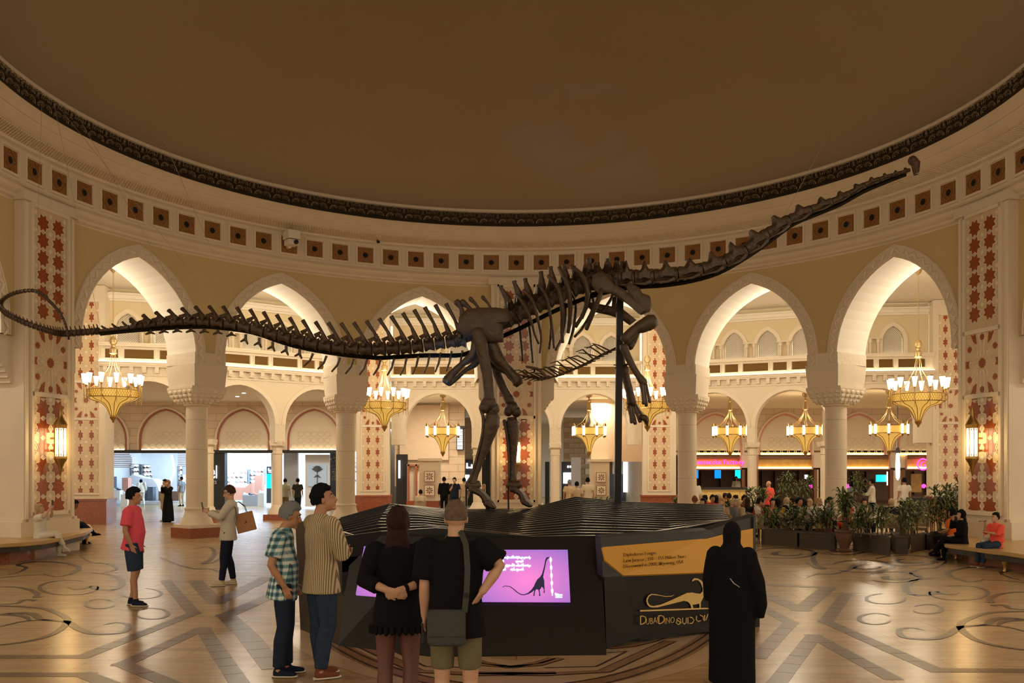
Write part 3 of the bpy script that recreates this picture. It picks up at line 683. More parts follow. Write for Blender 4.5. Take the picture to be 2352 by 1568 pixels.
for mir, o_ in ((False, (0, 1100)), (True, (12, 1112))):
    scroll([(-300, 990), (-100, 975), (0, 975), (300, 990), (450, 1035), (520, 1090), (430, 1180), (250, 1240), (0, 1275), (-300, 1290)], .05, .10, o_, mirror=mir)
    scroll([(0, 1135), (150, 1100), (280, 1085), (400, 1088), (520, 1100), (600, 1150), (700, 1185), (850, 1190), (960, 1170), (985, 1120), (900, 1103), (800, 1120)], .03, .11, o_, mirror=mir)
    scroll([(230, 1090), (200, 1062), (120, 1045), (40, 1040), (160, 1030), (260, 1040), (320, 1080), (420, 1088)], .02, .16, o_, mirror=mir)
    scroll(ellp(530, 835, 225, 56, -10, 300, 18), .03, .07, o_, mirror=mir)
    scroll([(520, 830), (600, 850), (700, 825), (760, 850), (850, 852), (940, 850)], .02, .14, o_, mirror=mir)
    scroll([(700, 720), (850, 735), (935, 780), (920, 830), (830, 865)], .03, .13, o_, mirror=mir)
    scroll([(60, 735), (150, 712), (200, 680), (140, 660), (250, 637), (450, 640), (590, 668), (600, 700), (520, 735), (420, 750), (330, 728)], .03, .12, o_, mirror=mir)
    scroll([(0, 760), (150, 745), (300, 735)], .03, .05, o_, mirror=mir)
    scroll([(0, 830), (110, 830), (230, 850), (290, 885), (270, 910), (330, 905)], .03, .10, o_, mirror=mir)
    scroll([(0, 965), (130, 955), (180, 930), (270, 930), (230, 940)], .03, .08, o_, mirror=mir)
    scroll(ellp(770, 960, 112, 36, 20, 330, 14), .03, .06, o_, mirror=mir)
    scroll(ellp(1170, 1035, 125, 42, -150, 160, 14), .03, .06, o_, mirror=mir)
    scroll(ellp(1090, 880, 150, 40, -80, 190, 14), .03, .06, o_, mirror=mir)
    scroll([(1480, 540), (1600, 520), (1650, 560), (1620, 620), (1560, 650), (1640, 640), (1700, 600)], .03, .12, o_, mirror=mir)
    scroll([(620, 590), (700, 640), (820, 650), (900, 690), (800, 720)], .03, .08, o_, mirror=mir)
    scroll([(1230, 600), (1350, 650), (1500, 690), (1620, 690), (1700, 720)], .03, .08, o_, mirror=mir)
for x, y, rx, ry in ((1930, 1262, 60, 12), (2080, 1287, 70, 12), (1980, 1300, 70, 14), (1800, 1270, 70, 12), (2050, 1325, 60, 12)):
    scroll(ellp(x, y, rx, ry, -160, 140, 14), .04, .14, (0, 0), 1)
    scroll(ellp(x+10, y+1, rx*.45, ry*.4, 0, 250, 10), .04, .2, (0, 0), 1)
# ring of inlay round the display plinth
def para(Y0, xm, n=26): return [Vector((x, Y0+.543*x*x*(1-.03*abs(x)), 0)) for x in [-xm+2*xm*i/n for i in range(n+1)]]
ribbon(para(9.15, 2.35), 1.45, 1.45, 'pale', .002, 'ring_field', taper=False)
ribbon(para(8.55, 2.45), .24, .24, 'ringbrown', .004, 'ring_inlay', taper=False)
ribbon(para(8.42, 2.45), .03, .03, 'inlay2', .006, 'ring_inlay', taper=False); ribbon(para(8.68, 2.45), .03, .03, 'inlay2', .006, 'ring_inlay', taper=False)
def pl(px, wd, mt, z): ribbon([WF(*p) for p in px], wd, wd, mt, z, 'knot_inlay', taper=False)
for mir in (0, 1):
    f_ = (lambda L: [(2*1186-a-25, b) for a, b in L]) if mir else (lambda L: L)
    for w_, m_, z_ in ((.16, 'inlay2', .005), (.12, 'ringbrown', .007)):
        pl(f_([(1070, 1546), (1250, 1549), (1388, 1542), (1540, 1472)]), w_, m_, z_)
        pl(f_([(1060, 1512), (1110, 1527), (1180, 1532), (1240, 1522), (1270, 1512)]), w_*.8, m_, z_)
        pl(f_([(1395, 1489), (1450, 1484), (1500, 1472), (1530, 1458)]), w_*.8, m_, z_)
    pl(f_([(1250, 1534), (1370, 1531), (1440, 1496), (1396, 1499)]), .03, 'inlay2', .006)
# ---------------------------------------------------------------- shop fronts behind the arcades
M['stone_wall'] = mat('grey_block_stone', (0.52, 0.45, 0.34), 0.85, var=.25, vscale=2, bump=.4, bscale=12)
M['shopwhite'] = mat('shop_white', (0.82, 0.84, 0.88), 0.5)
M['shopgrey'] = mat('shop_grey', (0.32, 0.34, 0.38), 0.5)
M['pink'] = mat('salmon_panel', (0.62, 0.30, 0.22), 0.6)
M['slate'] = mat('slate_plinth', (0.07, 0.09, 0.12), 0.5)
M['brownstep'] = mat('brown_step', (0.16, 0.09, 0.06), 0.5)
M['signlit'] = mat('lit_white_letter', (1, 1, 1), .5, emis=(1, 1, 1), estr=2.2)
M['cyan'] = mat('cyan_screen', (0, .6, .7), .3, emis=(0.0, .80, .90), estr=1.0)
M['blue'] = mat('blue_screen', (0, .2, .7), .3, emis=(0.0, .28, .95), estr=1.0)
M['whitelit'] = mat('white_light_panel', (1, 1, 1), .5, emis=(.85, .94, 1), estr=2.0)
M['pinkneon'] = mat('pink_neon', (1, 0, .4), .5, emis=(1, .04, .42), estr=2.6)
M['wood'] = mat('cafe_wood', (0.20, 0.08, 0.025), 0.45, var=.3, vscale=6)
M['amberwall'] = mat('amber_fascia', (0.60, 0.34, 0.08), 0.4, var=.3, vscale=3)
def rect(px0, py0, px1, py1, Y, name, material, parent=None, th=.1, label=None, cat=None, group=None, kind=None, bev=0):
    a, b = W(px0, py1, Y), W(px1, py0, Y); m_ = MB(); m_.box(((a.x+b.x)/2, Y+th/2, (a.z+b.z)/2), (abs(b.x-a.x), th, abs(b.z-a.z)))
    return tag(m_.build(name, material, parent), label, cat, group, kind)
def front(name, label, Y, xl, xr, arches, zl, zap, ztop=5.75, hw=1.36, cove='cove', strip='redstrip', piers=(), low=None):
    root = empty(name, label=label, kind='structure'); m_ = MB()
    m_.box(((xl+xr)/2, Y+.3, (zl+ztop)/2), (xr-xl, .5, ztop-zl)); m_.build('wall_backing', M['joint'], root)
    bl = MB(); z = zl; r = 0                             # stone courses, proud of the joints
    while z < ztop-.05:
        x = xl-(.5 if r % 2 else 0)
        while x < xr: 
            x1 = min(x+1.15, xr)
            if x1-max(x, xl) > .1: bl.box(((max(x, xl)+x1)/2, Y+.04, z+.2), (x1-max(x, xl)-.012, .06, .40-.014))
            x += 1.15
        z += .40; r += 1
    tag(bl.build('stone_block', M['blocks'], root), kind='stuff')
    for c in arches:
        sp = zl+.62; rise = zap-sp; rr = (rise*rise+hw*hw)/(2*hw)
        def cur(off, y, n=8, zb=zl+.02):
            r = rr+off; c0 = rr-hw; am = math.acos(c0/r); pts = [(hw+off-.0, zb)]+[(-c0+r*cos(am*i/n), sp+r*sin(am*i/n)) for i in range(n+1)]
            return [Vector((c-a_, y, z)) for a_, z in pts]+[Vector((c+a_, y, z)) for a_, z in pts[::-1][1:]]
        for off0, off1, mt, nm in ((.0, .12, 'shopc', 'arch_strip'), (.12, .20, strip, 'red_strip')) if False else ((.10, .20, 'cream', 'arch_strip'), (.0, .10, strip, 'red_strip')):
            A_, B_ = cur(off0, Y-.10), cur(off1, Y-.10); q = MB(); n = len(A_)
            q.add(A_+B_+[p+Vector((0, .12, 0)) for p in B_]+[p+Vector((0, .12, 0)) for p in A_], [(i, i+1, n+i+1, n+i) for i in range(n-1)]+[(n+i, n+i+1, 2*n+i+1, 2*n+i) for i in range(n-1)]+[(i, i+1, 3*n+i+1, 3*n+i) for i in range(n-1)])
            q.build(nm, M[mt], root, smooth=30, fixn=False)
        t = cur(0, Y+.0); q = MB(); q.add(t+[Vector((c, Y, zl+.02))], [(i, i+1, len(t)) for i in range(len(t)-1)]); q.build('tympanum', M['relief'], root, fixn=False)
        sc2 = MB()                                # raised scroll relief in the lower half of the tympanum
        for k in range(7):
            x = c-hw*.82+hw*1.64*k/6
            for j in range(3 if 0 < k < 6 else 1):
                r2 = .17; zz = zl+.25+j*.33
                sc2.tube([Vector((x+r2*cos(a_), Y-.015, zz+r2*.8*sin(a_))) for a_ in [pi*2*i/8 for i in range(8)]], .016, 4, closed=True, up=Vector((0, 1, 0)))
        tag(sc2.build('scroll_relief', M['relief'], root), kind='stuff')
        q = MB(); q.box((c, Y-.10, zl+.06), (2*hw-.1, .06, .07)); q.build('cove_strip', M[cove], root)
    return root
zl = 3.10
left = front('wall_shops', 'stone wall with arched panels over the left shops', 49.5, -24, -7.2, [((382-PX)*49.5/F), ((560-PX)*49.5/F), ((722-PX)*49.5/F), ((232-PX)*49.5/F)], zl, 5.25, hw=1.32)
rect(150, 1033, 800, 1040, 49.2, 'lintel', M['black'], left, .4)
rect(484, 1036, 516, 1180, 49.3, 'sign_pier', M['black'], left, .5)
rect(150, 1040, 241, 1172, 49.4, 'side_pier', M['cream'], left, .5)
def text(s, p, size, material, rot=(pi/2, 0, 0), parent=None, ext=.01, name='lettering', align='CENTER', width=None, sx=1.0):
    """flat lettering turned into a mesh; width fits the line to a length in metres"""
    cu = bpy.data.curves.new(name, 'FONT'); cu.body = s; cu.size = size; cu.extrude = ext; cu.align_x = align; cu.resolution_u = 2; cu.offset = -.0022 if size < .3 else 0
    t = bpy.data.objects.new('tmp', cu); COL.objects.link(t); bpy.context.view_layer.update(); me = bpy.data.meshes.new_from_object(t.evaluated_get(bpy.context.evaluated_depsgraph_get()))
    bpy.data.objects.remove(t); me.name = name; me.materials.clear(); me.materials.append(material)
    xs = [v.co.x for v in me.vertices]; k = (width/(max(xs)-min(xs))) if width else sx
    for v in me.vertices: v.co.x *= k
    o = bpy.data.objects.new(name, me); COL.objects.link(o); o.location = p; o.rotation_euler = rot
    if parent: o.parent = parent
    return tag(o, kind='stuff') if parent else o
text('LEVEL'.lower(), W(499.5, 1098, 49.2), 1.0, M['signlit'], parent=left, align='RIGHT', sx=.50)
text('SHOES', W(498, 1111, 49.2), .24, M['shopwhite'], parent=left, align='RIGHT')
# shoe shop shell
sh = empty('room_shoe_shop', label='bright white shoe shop interior behind the left arches', kind='structure')
def bx(c, d, name, mt, parent): m_ = MB(); m_.box(c, d); return m_.build(name, M[mt], parent)
bx((-19, 62, 2.4), (12, .2, 4.8), 'back_wall', 'shopwhite', sh); bx((-25.0, 56.3, 2.4), (.2, 11.6, 4.8), 'side_wall', 'shopwhite', sh); bx((-13.2, 56.3, 2.4), (.2, 11.6, 4.8), 'party_wall', 'shopwhite', sh)
bx((-9.5, 62, 2.4), (7, .2, 4.8), 'back_wall', 'shopwhite', sh); bx((-18, 56.3, 4.85), (16, 11.6, .1), 'shop_ceiling', 'shopwhite', sh)
bx((-7.2, 54.9, 2.4), (.2, 9.3, 4.8), 'side_wall', 'cream', sh)
M['slatpink'] = mat('pink_grey_slat', (.50, .38, .38), .6)
sl = empty('slatted_canopy', label='hanging canopy of curved pinkish slats in the shoe shop', cat='ceiling canopy')
for k in range(8):
    q = MB(); x0 = W(240, 1044+k*4, 53).x; x1 = W(300+8*sin(k*.35+.3), 1044+k*4, 53).x; z = W(0, 1043+k*4.2, 53).z; q.box(((x0+x1)/2, 53+.0, z), (x1-x0, .5, .045)); q.build('slat', M['slatpink'], sl)
sl2 = empty('slatted_canopy', label='hanging grey slats near the white column in the shoe shop', cat='ceiling canopy')
for k in range(8):
    q = MB(); a, b = W(412, 1042+k*4, 54), W(434, 1042+k*4, 54); q.box(((a.x+b.x)/2, 54, a.z), (b.x-a.x, .5, .05)); q.build('slat', M['slatpink'], sl2)
def wedge(pts, Y, th, name, mt, label=None, cat=None, parent=None, group=None):
    m_ = MB(); n = len(pts); A_ = [W(x, y, Y) for x, y in pts]; m_.add(A_+[p+Vector((0, th, 0)) for p in A_], [tuple(range(n))[::-1], tuple(range(n, 2*n))]+[(i, (i+1) % n, n+(i+1) % n, n+i) for i in range(n)])
    return tag(m_.build(name, M[mt], parent, tri=True), label, cat, group)
wedge([(340, 1046), (392, 1044), (398, 1080), (388, 1112), (352, 1108)], 59, .4, 'angled_partition', 'shopgrey2' if 'shopgrey2' in M else 'shopwhite', 'tall slanted pale blue partition inside the shoe shop', 'partition')
wedge([(294, 1094), (305, 1090), (330, 1098), (352, 1100), (362, 1115), (372, 1146), (350, 1150), (294, 1150)], 57, 1.2, 'sloped_display', 'shopwhite', 'low sloped white display block in the shoe shop', 'display')
def plinth(x0, y0, x1, y1, Y, mt, label, group=None, shoes=0, name='display_plinth', cat='plinth', d=.5):
    o = rect(x0, y0, x1, y1, Y, name, M[mt], None, d, label, cat, group)
    for k in range(shoes):
        x = x0+(x1-x0)*(k+.5)/shoes; p = W(x, y0, Y)+Vector((0, .15, 0)); s = MB(); s.ell((p.x, p.y, p.z+.05), (.16, .06, .05), n=8, k=5); s.ell((p.x-.08, p.y, p.z+.10), (.07, .055, .06), n=8, k=5)
        tag(s.build('shoe', M[['shopwhite', 'slate', 'pink'][k % 3]]), 'small shoe displayed on '+(label or 'a plinth').replace(' in the shoe shop', ''), 'shoe', 'shoes on display')
    return o
plinth(280, 1097, 294, 1150, 55, 'pink', 'tall salmon pink panelled plinth in the shoe shop')
plinth(277, 1135, 293, 1166, 52.5, 'shopwhite', 'short white plinth with pink inset at the shop entrance', shoes=1)
plinth(256, 1126, 275, 1148, 54, 'shopwhite', 'low white display block near the left shop edge', shoes=2)
plinth(295, 1118, 314, 1150, 56, 'slate', 'slate grey plinth behind the pink shirt man', shoes=1)
plinth(322, 1117, 333, 1150, 56, 'slate', 'narrow slate plinth holding a row of small white items', shoes=2)
plinth(340, 1118, 351, 1150, 56, 'slate', 'narrow slate plinth beside the sloped display')
plinth(252, 1094, 260, 1150, 56, 'slate', 'dark tall stand with a black bust')
plinth(364, 1128, 410, 1150, 56, 'brownstep', 'brown stepped bench behind the black robed woman', name='stepped_bench', cat='bench')
def shelf(x0, y0, x1, y1, Y, rows, label, n=4):
    r = empty('display_shelf', W((x0+x1)/2, y1, Y), 0, label, 'shelf', 'lit display shelves'); a, b = W(x0, y1, Y), W(x1, y0, Y); wd, hh = b.x-a.x, b.z-a.z
    q = MB(); q.box((0, .35, hh/2), (wd, .04, hh)); q.build('back_panel', M['whitelit'], r)
    for s in (-1, 1): q = MB(); q.box((s*wd/2, .15, hh/2), (.06, .4, hh)); q.build('side', M['shopgrey'], r)
    for k in range(rows+1):
        q = MB(); q.box((0, .15, hh*k/rows), (wd, .4, .04)); q.build('board', M['shopgrey'], r)
        if k < rows:
            for j in range(n):
                x = a.x+wd*(j+.5)/n; z = a.z+hh*k/rows+.03; s = MB(); s.ell((x, Y+.1, z+.05), (.13, .06, .05), n=8, k=4); s.ell((x-.06, Y+.1, z+.09), (.06, .05, .05), n=6, k=4)
                tag(s.build('shoe', M[['slate', 'shopwhite', 'shopgrey', 'pink', 'brownstep'][(j+k*2) % 5]]), f"{('dark', 'white', 'grey', 'pink', 'brown')[(j+k*2) % 5]} shoe, place {('one', 'two', 'three', 'four', 'five')[j]} on board {('one', 'two', 'three', 'four', 'five')[k]} of the {' '.join(label.split()[:6])}", 'shoe', 'shoes on the '+label)
shelf(262, 1084, 280, 1128, 60, 4, 'lit shelf behind the left shop plinths')
shelf(302, 1066, 320, 1096, 60, 3, 'white open shelf in the middle of the shoe shop', 3)
shelf(326, 1067, 350, 1096, 60, 3, 'glass shelf beside the slanted partition', 3)
shelf(408, 1070, 420, 1130, 60, 5, 'narrow shelf left of the white column', 2)
plinth(420, 1090, 432, 1116, 55, 'whitelit', 'lit white display panel near the white column', name='lit_display', cat='display')
# second shop
rect(516, 1040, 534, 1088, 57, 'glowing_wall', M['whitelit'], None, .1, 'tall white light panel beside the black sign', 'light panel')
rect(550, 1042, 590, 1070, 56, 'glowing_wall', M['whitelit'], None, .3, 'white hanging light box in the second shop', 'light panel')
rect(590, 1042, 640, 1062, 58, 'bulkhead', M['shopgrey'], None, .3, 'grey ceiling bulkhead in the second shop', 'bulkhead')
shelf(518, 1078, 568, 1110, 60, 3, 'glass shelf behind the folded pink counter', 5)
shelf(572, 1078, 606, 1112, 60, 4, 'lit wall shelf right of the folded pink counter', 4)
wedge([(524, 1108), (543, 1119), (562, 1119), (578, 1108), (576, 1148), (532, 1148)], 56, .8, 'folded_counter', 'pink', 'folded salmon pink counter in the second shop', 'counter')
plinth(585, 1092, 602, 1140, 55.5, 'pink', 'salmon pink display tower in the second shop', shoes=0)
plinth(592, 1132, 606, 1166, 53, 'shopwhite', 'white plinth with a shoe near the cyan kiosk', shoes=1)
plinth(557, 1137, 592, 1162, 54, 'shopgrey', 'low grey display bench in the second shop', shoes=3, name='display_bench', cat='bench')
k_ = empty('screen_kiosk', W(620, 1155, 52.5), 0, 'black kiosk with a cyan screen left of the thin column', 'kiosk')
def loc(o, x0, y0, x1, y1, Y, nm, mt, dy, th=.05):
    a, b = W(x0, y1, Y), W(x1, y0, Y); q = MB(); q.box(((a.x+b.x)/2-o.location.x, dy, (a.z+b.z)/2-o.location.z), (b.x-a.x, th, b.z-a.z)); return q.build(nm, M[mt], o)
loc(k_, 612, 1071, 629, 1155, 52.5, 'kiosk_body', 'slate', .15, .25); loc(k_, 612.5, 1088, 628.5, 1121, 52.5, 'screen', 'cyan', .01)
loc(k_, 617, 1083, 625, 1085, 52.5, 'lit_logo', 'signlit', .0); loc(k_, 616, 1075, 618, 1080, 52.5, 'lit_logo', 'signlit', .0); loc(k_, 624, 1075, 626, 1080, 52.5, 'lit_logo', 'signlit', .0); loc(k_, 616, 1079, 626, 1081, 52.5, 'lit_logo', 'signlit', .0)
M['greywall'] = mat('grey_hoarding', (.36, .38, .43), .7); M['posterwall'] = mat('white_hoarding', (.66, .71, .80), .6)
a = W(652, 1160, 50.5); b = W(702, 1160, 52); m_ = MB(); m_.bar((a.x, 50.6, 1.7), (b.x, 50.2, 1.7), .1, 3.0); tag(m_.build('hoarding', M['greywall']), 'plain grey hoarding beside the two walking men', 'hoarding')
ho = rect(701, 1044, 757, 1163, 50.0, 'hoarding', M['posterwall'], None, .15, 'white hoarding with a square photo of a palm', 'hoarding')
po = rect(707, 1067, 750, 1116, 49.9, 'poster', mat('poster_blue', (.32, .42, .52), .6, emis=(.4, .55, .7), estr=.25), None, .04, 'square pale blue photo print of a lone palm', 'poster')
pm = MB(); c = W(729, 1092, 49.88)
for k in range(7):
    t = radians(30+k*20); pm.tube([c+Vector((0, -.02, .2)), c+Vector((.22*cos(t), -.02, .2+.30*sin(t))), c+Vector((.34*cos(t), -.02, .2+.36*sin(t)-.02))], [.03, .07, .01], 5)
for k in range(4): pm.tube([c+Vector((0, -.02, 0)), c+Vector((.18*cos(k*pi/3), -.02, -.1+.12*sin(k)))], [.05, .02], 5)
pm.tube([c+Vector((0, -.02, .2)), c+Vector((0, -.02, -.5))], .025, 5); pm.build('palm_print', M['slate'], po)
rect(758, 1040, 778, 1165, 50.4, 'dark_display', M['black'], None, .2, 'dark shop window with hanging greenery behind the column', 'shop window')
# ---- middle corridor
mid = front('wall_corridor', 'stone wall of the corridor behind the hind legs', 50.5, -6.6, -2.8, [], 1.2, 5.3); 
def stonewall(x0, y0, x1, y1, Y, label, openings=(), bs=(.62, .31)):
    r = empty('wall_stone', label=label, kind='structure'); a, b = W(x0, y1, Y), W(x1, y0, Y); z0 = max(a.z, 0); q = MB(); q.box(((a.x+b.x)/2, Y+.3, (z0+b.z)/2), (b.x-a.x, .4, b.z-z0)); q.build('wall_backing', M['joint'], r)
    z = z0; k = 0
    me = MB().box((0, 0, 0), (bs[0]-.02, .08, bs[1]-.02)).mesh('stone_block', M['stone_wall'])
    while z < b.z-.1:
        x = a.x+(bs[0]/2 if k % 2 else 0)
        while x < b.x-.1:
            put('stone_block', me, r, (x+bs[0]/2, Y+.07+random.uniform(-.015, .015), z+bs[1]/2)); x += bs[0]
        z += bs[1]; k += 1
    return r
stonewall(1022, 960, 1135, 1180, 56, 'grey stone block wall of the dark shop in the corridor')
stonewall(1295, 960, 1345, 1180, 56, 'grey stone block wall seen right of the middle pilaster')
rect(1037, 1055, 1117, 1178, 55.8, 'shop_opening', M['black'], mid, .25)
rect(1055, 1090, 1078, 1125, 55.6, 'display_window', M['whitelit'], None, .1, 'bright cyan white display window in the black shop', 'display window')
rect(1050, 1086, 1055, 1125, 55.5, 'display_window', M['cyan'], None, .1, 'narrow cyan strip light beside the display window', 'light panel')
for (x0, y0, x1, y1) in ((1071, 1063, 1074, 1075), (1071, 1072, 1085, 1075), (1082, 1066, 1085, 1075)): rect(x0, y0, x1, y1, 55.4, 'lit_logo', M['signlit'], None, .1, 'white lit corner shaped sign on the black shop', 'sign', 'strokes of the white shop sign')
pr = empty('trim_tile_pier', label='cream pier with two square inlaid tiles in the corridor', kind='structure')
rect(963, 1058, 1008, 1180, 46.5, 'pier', M['cream'], pr, 1.2); rect(960, 1150, 1008, 1182, 46.3, 'red_base', M['redmarble'], pr, 1.3); rect(960, 1052, 1011, 1058, 46.3, 'moulding', M['trim'], pr, 1.4)
rect(935, 1066, 963, 1150, 49.2, 'side_panel', M['cream'], pr, .3); rect(936, 1066, 940, 1150, 49, 'red_strip', M['redstrip'], pr, .3); rect(936, 1066, 966, 1070, 49, 'red_strip', M['redstrip'], pr, .3); rect(954, 1066, 958, 1150, 49, 'red_strip', M['redstrip'], pr, .3); rect(933, 1150, 966, 1182, 48.9, 'red_base', M['redmarble'], pr, .5)
def mosaic(cx, cy, s, Y, diag, par):
    o = empty('mosaic_tile', W(cx, cy, Y)); o.parent = par; h = s*Y/F
    q = MB(); q.box((0, .03, 0), (2*h, .06, 2*h)); q.build('tile_border', M['redmarble'], o); q = MB(); q.box((0, .0, 0), (1.78*h, .03, 1.78*h)); q.build('tile_field', M['strap'], o)
    for k in range(8):
        a = pi/4*k+pi/8*0; r_ = h*.75 if k % 2 == 0 or not diag else h*.9
        pts = [(.10*h*cos(a), .10*h*sin(a)), (r_*.6*cos(a-.22), r_*.6*sin(a-.22)), (r_*cos(a), r_*sin(a)), (r_*.6*cos(a+.22), r_*.6*sin(a+.22))]
        plate(pts, .02, -.01).build('tile_petal', M['redmarble' if k % 2 else 'inlay'], o)
    return o
mosaic(986.5, 1094, 12.5, 46.2, True, pr); mosaic(986.5, 1126, 12.5, 46.2, False, pr)
pr2 = empty('trim_tile_pier', label='cream pier with two square inlaid tiles right of the middle pilaster', kind='structure')
rect(1358, 1060, 1400, 1180, 46.5, 'pier', M['cream'], pr2, 1.2); rect(1354, 1054, 1404, 1060, 46.3, 'moulding', M['trim'], pr2, 1.4); rect(1358, 880, 1480, 1060, 47.6, 'upper_wall', M['blocks'], pr2, .5)
mosaic(1381, 1096, 11.5, 46.2, True, pr2); mosaic(1381, 1126, 11.5, 46.2, False, pr2)
rect(910, 1043, 936, 1170, 49.4, 'shop_opening', M['black'], mid, .2)
rect(915, 1057, 919, 1098, 49.2, 'light_strip', M['signlit'], mid, .05)
rect(918, 930, 1030, 1056, 50.3, 'wall_panel', M['blocks'], mid, .1)
rect(1290, 1060, 1312, 1180, 54, 'shop_opening', M['black'], mid, .2)
rect(1252, 1060, 1262, 1180, 56, 'shop_opening', M['black'], mid, .2)
rect(1294, 1085, 1320, 1110, 53.8, 'display_window', M['whitelit'], None, .1, 'bright white shop display right of the middle pilaster', 'display window')
rect(1312, 1050, 1334, 1180, 52, 'shop_opening', M['greywall'], mid, .2)
rect(1400, 1088, 1440, 1180, 58, 'shop_opening', M['slate'], mid, .2)
rect(1432, 1060, 1442, 1130, 57, 'glowing_wall', M['whitelit'], None, .1, 'white lit doorway strip right of the steel post', 'light panel')
for x0, x1 in ((1303, 1307), (1309, 1314), (1316, 1318), (1320, 1325)): rect(x0, 1069, x1, 1074, 53.6, 'lit_logo', M['signlit'], mid, .05)
# slatted window box
wb = empty('window_box', W(1056, 1008, 50), 0, 'wall mounted slatted box lamp on the stone corridor wall', 'lamp')
loc(wb, 1048, 983, 1064, 1033, 50, 'frame', 'black', .3, .3); loc(wb, 1045, 978, 1068, 983, 50, 'cap', 'black', .2, .6); loc(wb, 1050, 985, 1062, 1031, 50, 'lit_panel', 'whitelit', .1, .05)
for k in range(10): loc(wb, 1050, 986+k*4.6, 1062, 987.4+k*4.6, 50, 'slat', 'black', .04, .05)
bx((0, 74, 3), (22, .3, 6), 'end_wall', 'cream', mid); bx((-6.2, 62, 2.8), (.2, 23, 5.6), 'corridor_side', 'cream', mid); bx((6.9, 62, 2.8), (.2, 24, 5.6), 'corridor_side', 'cream', mid)
# ---- cafe front on the right
YC = 55.0
ARC = [((x-PX)*YC/F) for x in (1643, 1803, 1972, 2122)]
caf = front('wall_cafe', 'stone wall with arched panels over the café entrance', YC, 7.2, 30, ARC, 2.98, 5.35, hw=1.48, cove='covey', strip='wood2' if 'wood2' in M else 'pink')
for (x0, x1) in ((1587, 1700), (1742, 1865), (1924, 2042), (2084, 2165)):
    rect(x0, 1050, x1, 1075, YC+.1, 'fascia', M['amberwall'], caf, .1); rect(x0, 1047, x1, 1053, YC-.1, 'beam', M['wood'], caf, .15); rect(x0, 1072, x1, 1076, YC-.05, 'cove_strip', M['covey'], caf, .06); rect(x0, 1076, x1, 1079, YC-.1, 'beam', M['wood'], caf, .3)
    rect(x0-3, 1046, x0, 1078, YC-.15, 'red_strip', M['pink'], caf, .1); rect(x1, 1046, x1+3, 1078, YC-.15, 'red_strip', M['pink'], caf, .1)
for (x0, x1) in ((1560, 1587), (1700, 1742), (1865, 1924), (2042, 2084)):
    rect(x0, 1040, x1, 1074, YC-.02, 'pier_panel', M['cream'], caf, .2)
for (x0, x1) in ((1584, 1588), (1704, 1711), (1734, 1742), (1870, 1877), (2044, 2051), (2071, 2079)): rect(x0, 1078, x1, 1185, YC-.1, 'wood_post', M['wood'], caf, .3)
rect(1877, 1078, 1880, 1145, YC, 'pier_panel', M['cream'], caf, .2); rect(2052, 1080, 2071, 1172, YC, 'carved_pier', M['relief'], caf, .3)
ci = empty('room_cafe', label='dim brown café interior behind the right arches', kind='structure')
bx((19, 66, 1.6), (26, .2, 3.2), 'back_wall', 'wood', ci); bx((19, 60.5, 3.2), (26, 11, .1), 'cafe_ceiling', 'wood', ci); bx((7.4, 60, 1.6), (.2, 11, 3.2), 'side_wall', 'wood', ci)
for x in (1610, 1655, 1690, 1750, 1780, 1835, 1860, 1930, 1960, 1990, 2100, 2130): rect(x, 1082, x+16, 1135, 65.6, 'wall_panel', M['wood'], ci, .2)
for x0, x1, mt, l in ((1598, 1604, 'blue', 'narrow blue menu screen at the left of the bar'), (1642, 1656, 'blue', 'blue menu screen over the bar'), (1689, 1701, 'cyan', 'green cyan menu screen over the bar')):
    rect(x0, 1079, x1, 1098, 60, 'menu_screen', M[mt], None, .1, l, 'screen')
rect(2013, 1090, 2036, 1106, 58, 'menu_screen', M['cyan'], None, .1, 'bright turquoise screen in the middle café opening', 'screen')
rect(2038, 1083, 2042, 1114, 57.8, 'light_strip', M['covey'], ci, .1)
rect(1849, 1090, 1855, 1099, 60, 'menu_screen', M['whitelit'], None, .1, 'small white lit sign in the second café opening', 'screen')
rect(2093, 1088, 2117, 1130, 57, 'wall_board', M['amberwall'], None, .1, 'plain orange board in the right café opening', 'board')
bar_ = empty('bar_counter', label='long yellow fronted bar counter with a black top', cat='counter'); rect(1590, 1119, 1712, 1124, 53.6, 'counter_top', M['black'], bar_, .9)
rect(1592, 1124, 1712, 1160, 53.8, 'counter_front', mat('yellow_onyx', (.62, .40, .12), .4, var=.3, vscale=4, emis=(.8, .45, .1), estr=.12), bar_, .6)
hs = empty('host_stand', W(2104, 1185, 37), 0, 'dark brown host stand right of the café', 'host stand'); loc(hs, 2085, 1144, 2122, 1188, 37, 'cabinet', 'brown_dark', 0, .5); loc(hs, 2083, 1142, 2124, 1145, 37, 'top', 'black', 0, .6)
for x, wh_ in ((1937, 'left one of the close pair'), (1947, 'right one of the close pair'), (2122, 'in the rightmost opening'), (1862, 'left of the arcade column')): 
    q = MB(); p = W(x, 1116, 57); q.ell(p, (.13, .13, .13)); tag(q.build('globe_lamp', M['pinkneon']), 'pink glowing globe lamp inside the café, '+wh_, 'lamp', 'pink globe lamps inside the café')
text('Cheesecake Factory', W(1645, 1066, YC-.2), .40, M['pinkneon'], name='neon_sign', ext=.03); ns = bpy.data.objects['neon_sign']; tag(ns, 'pink neon script sign over the left café opening', 'sign')
q = MB(); c = W(2120, 1066, YC-.25); q.tube([c+Vector((.32*cos(a), 0, .32*sin(a))) for a in [2*pi*i/20 for i in range(20)]], .04, 6, closed=True, up=Vector((0, 1, 0))); q.build('round_sign', M['pinkneon']); tag(bpy.data.objects['round_sign'], 'round pink neon letter sign at the right café opening', 'sign')
text('G', c+Vector((0, 0, -.17)), .5, M['pinkneon'], name='sign_letter', parent=bpy.data.objects['round_sign'])
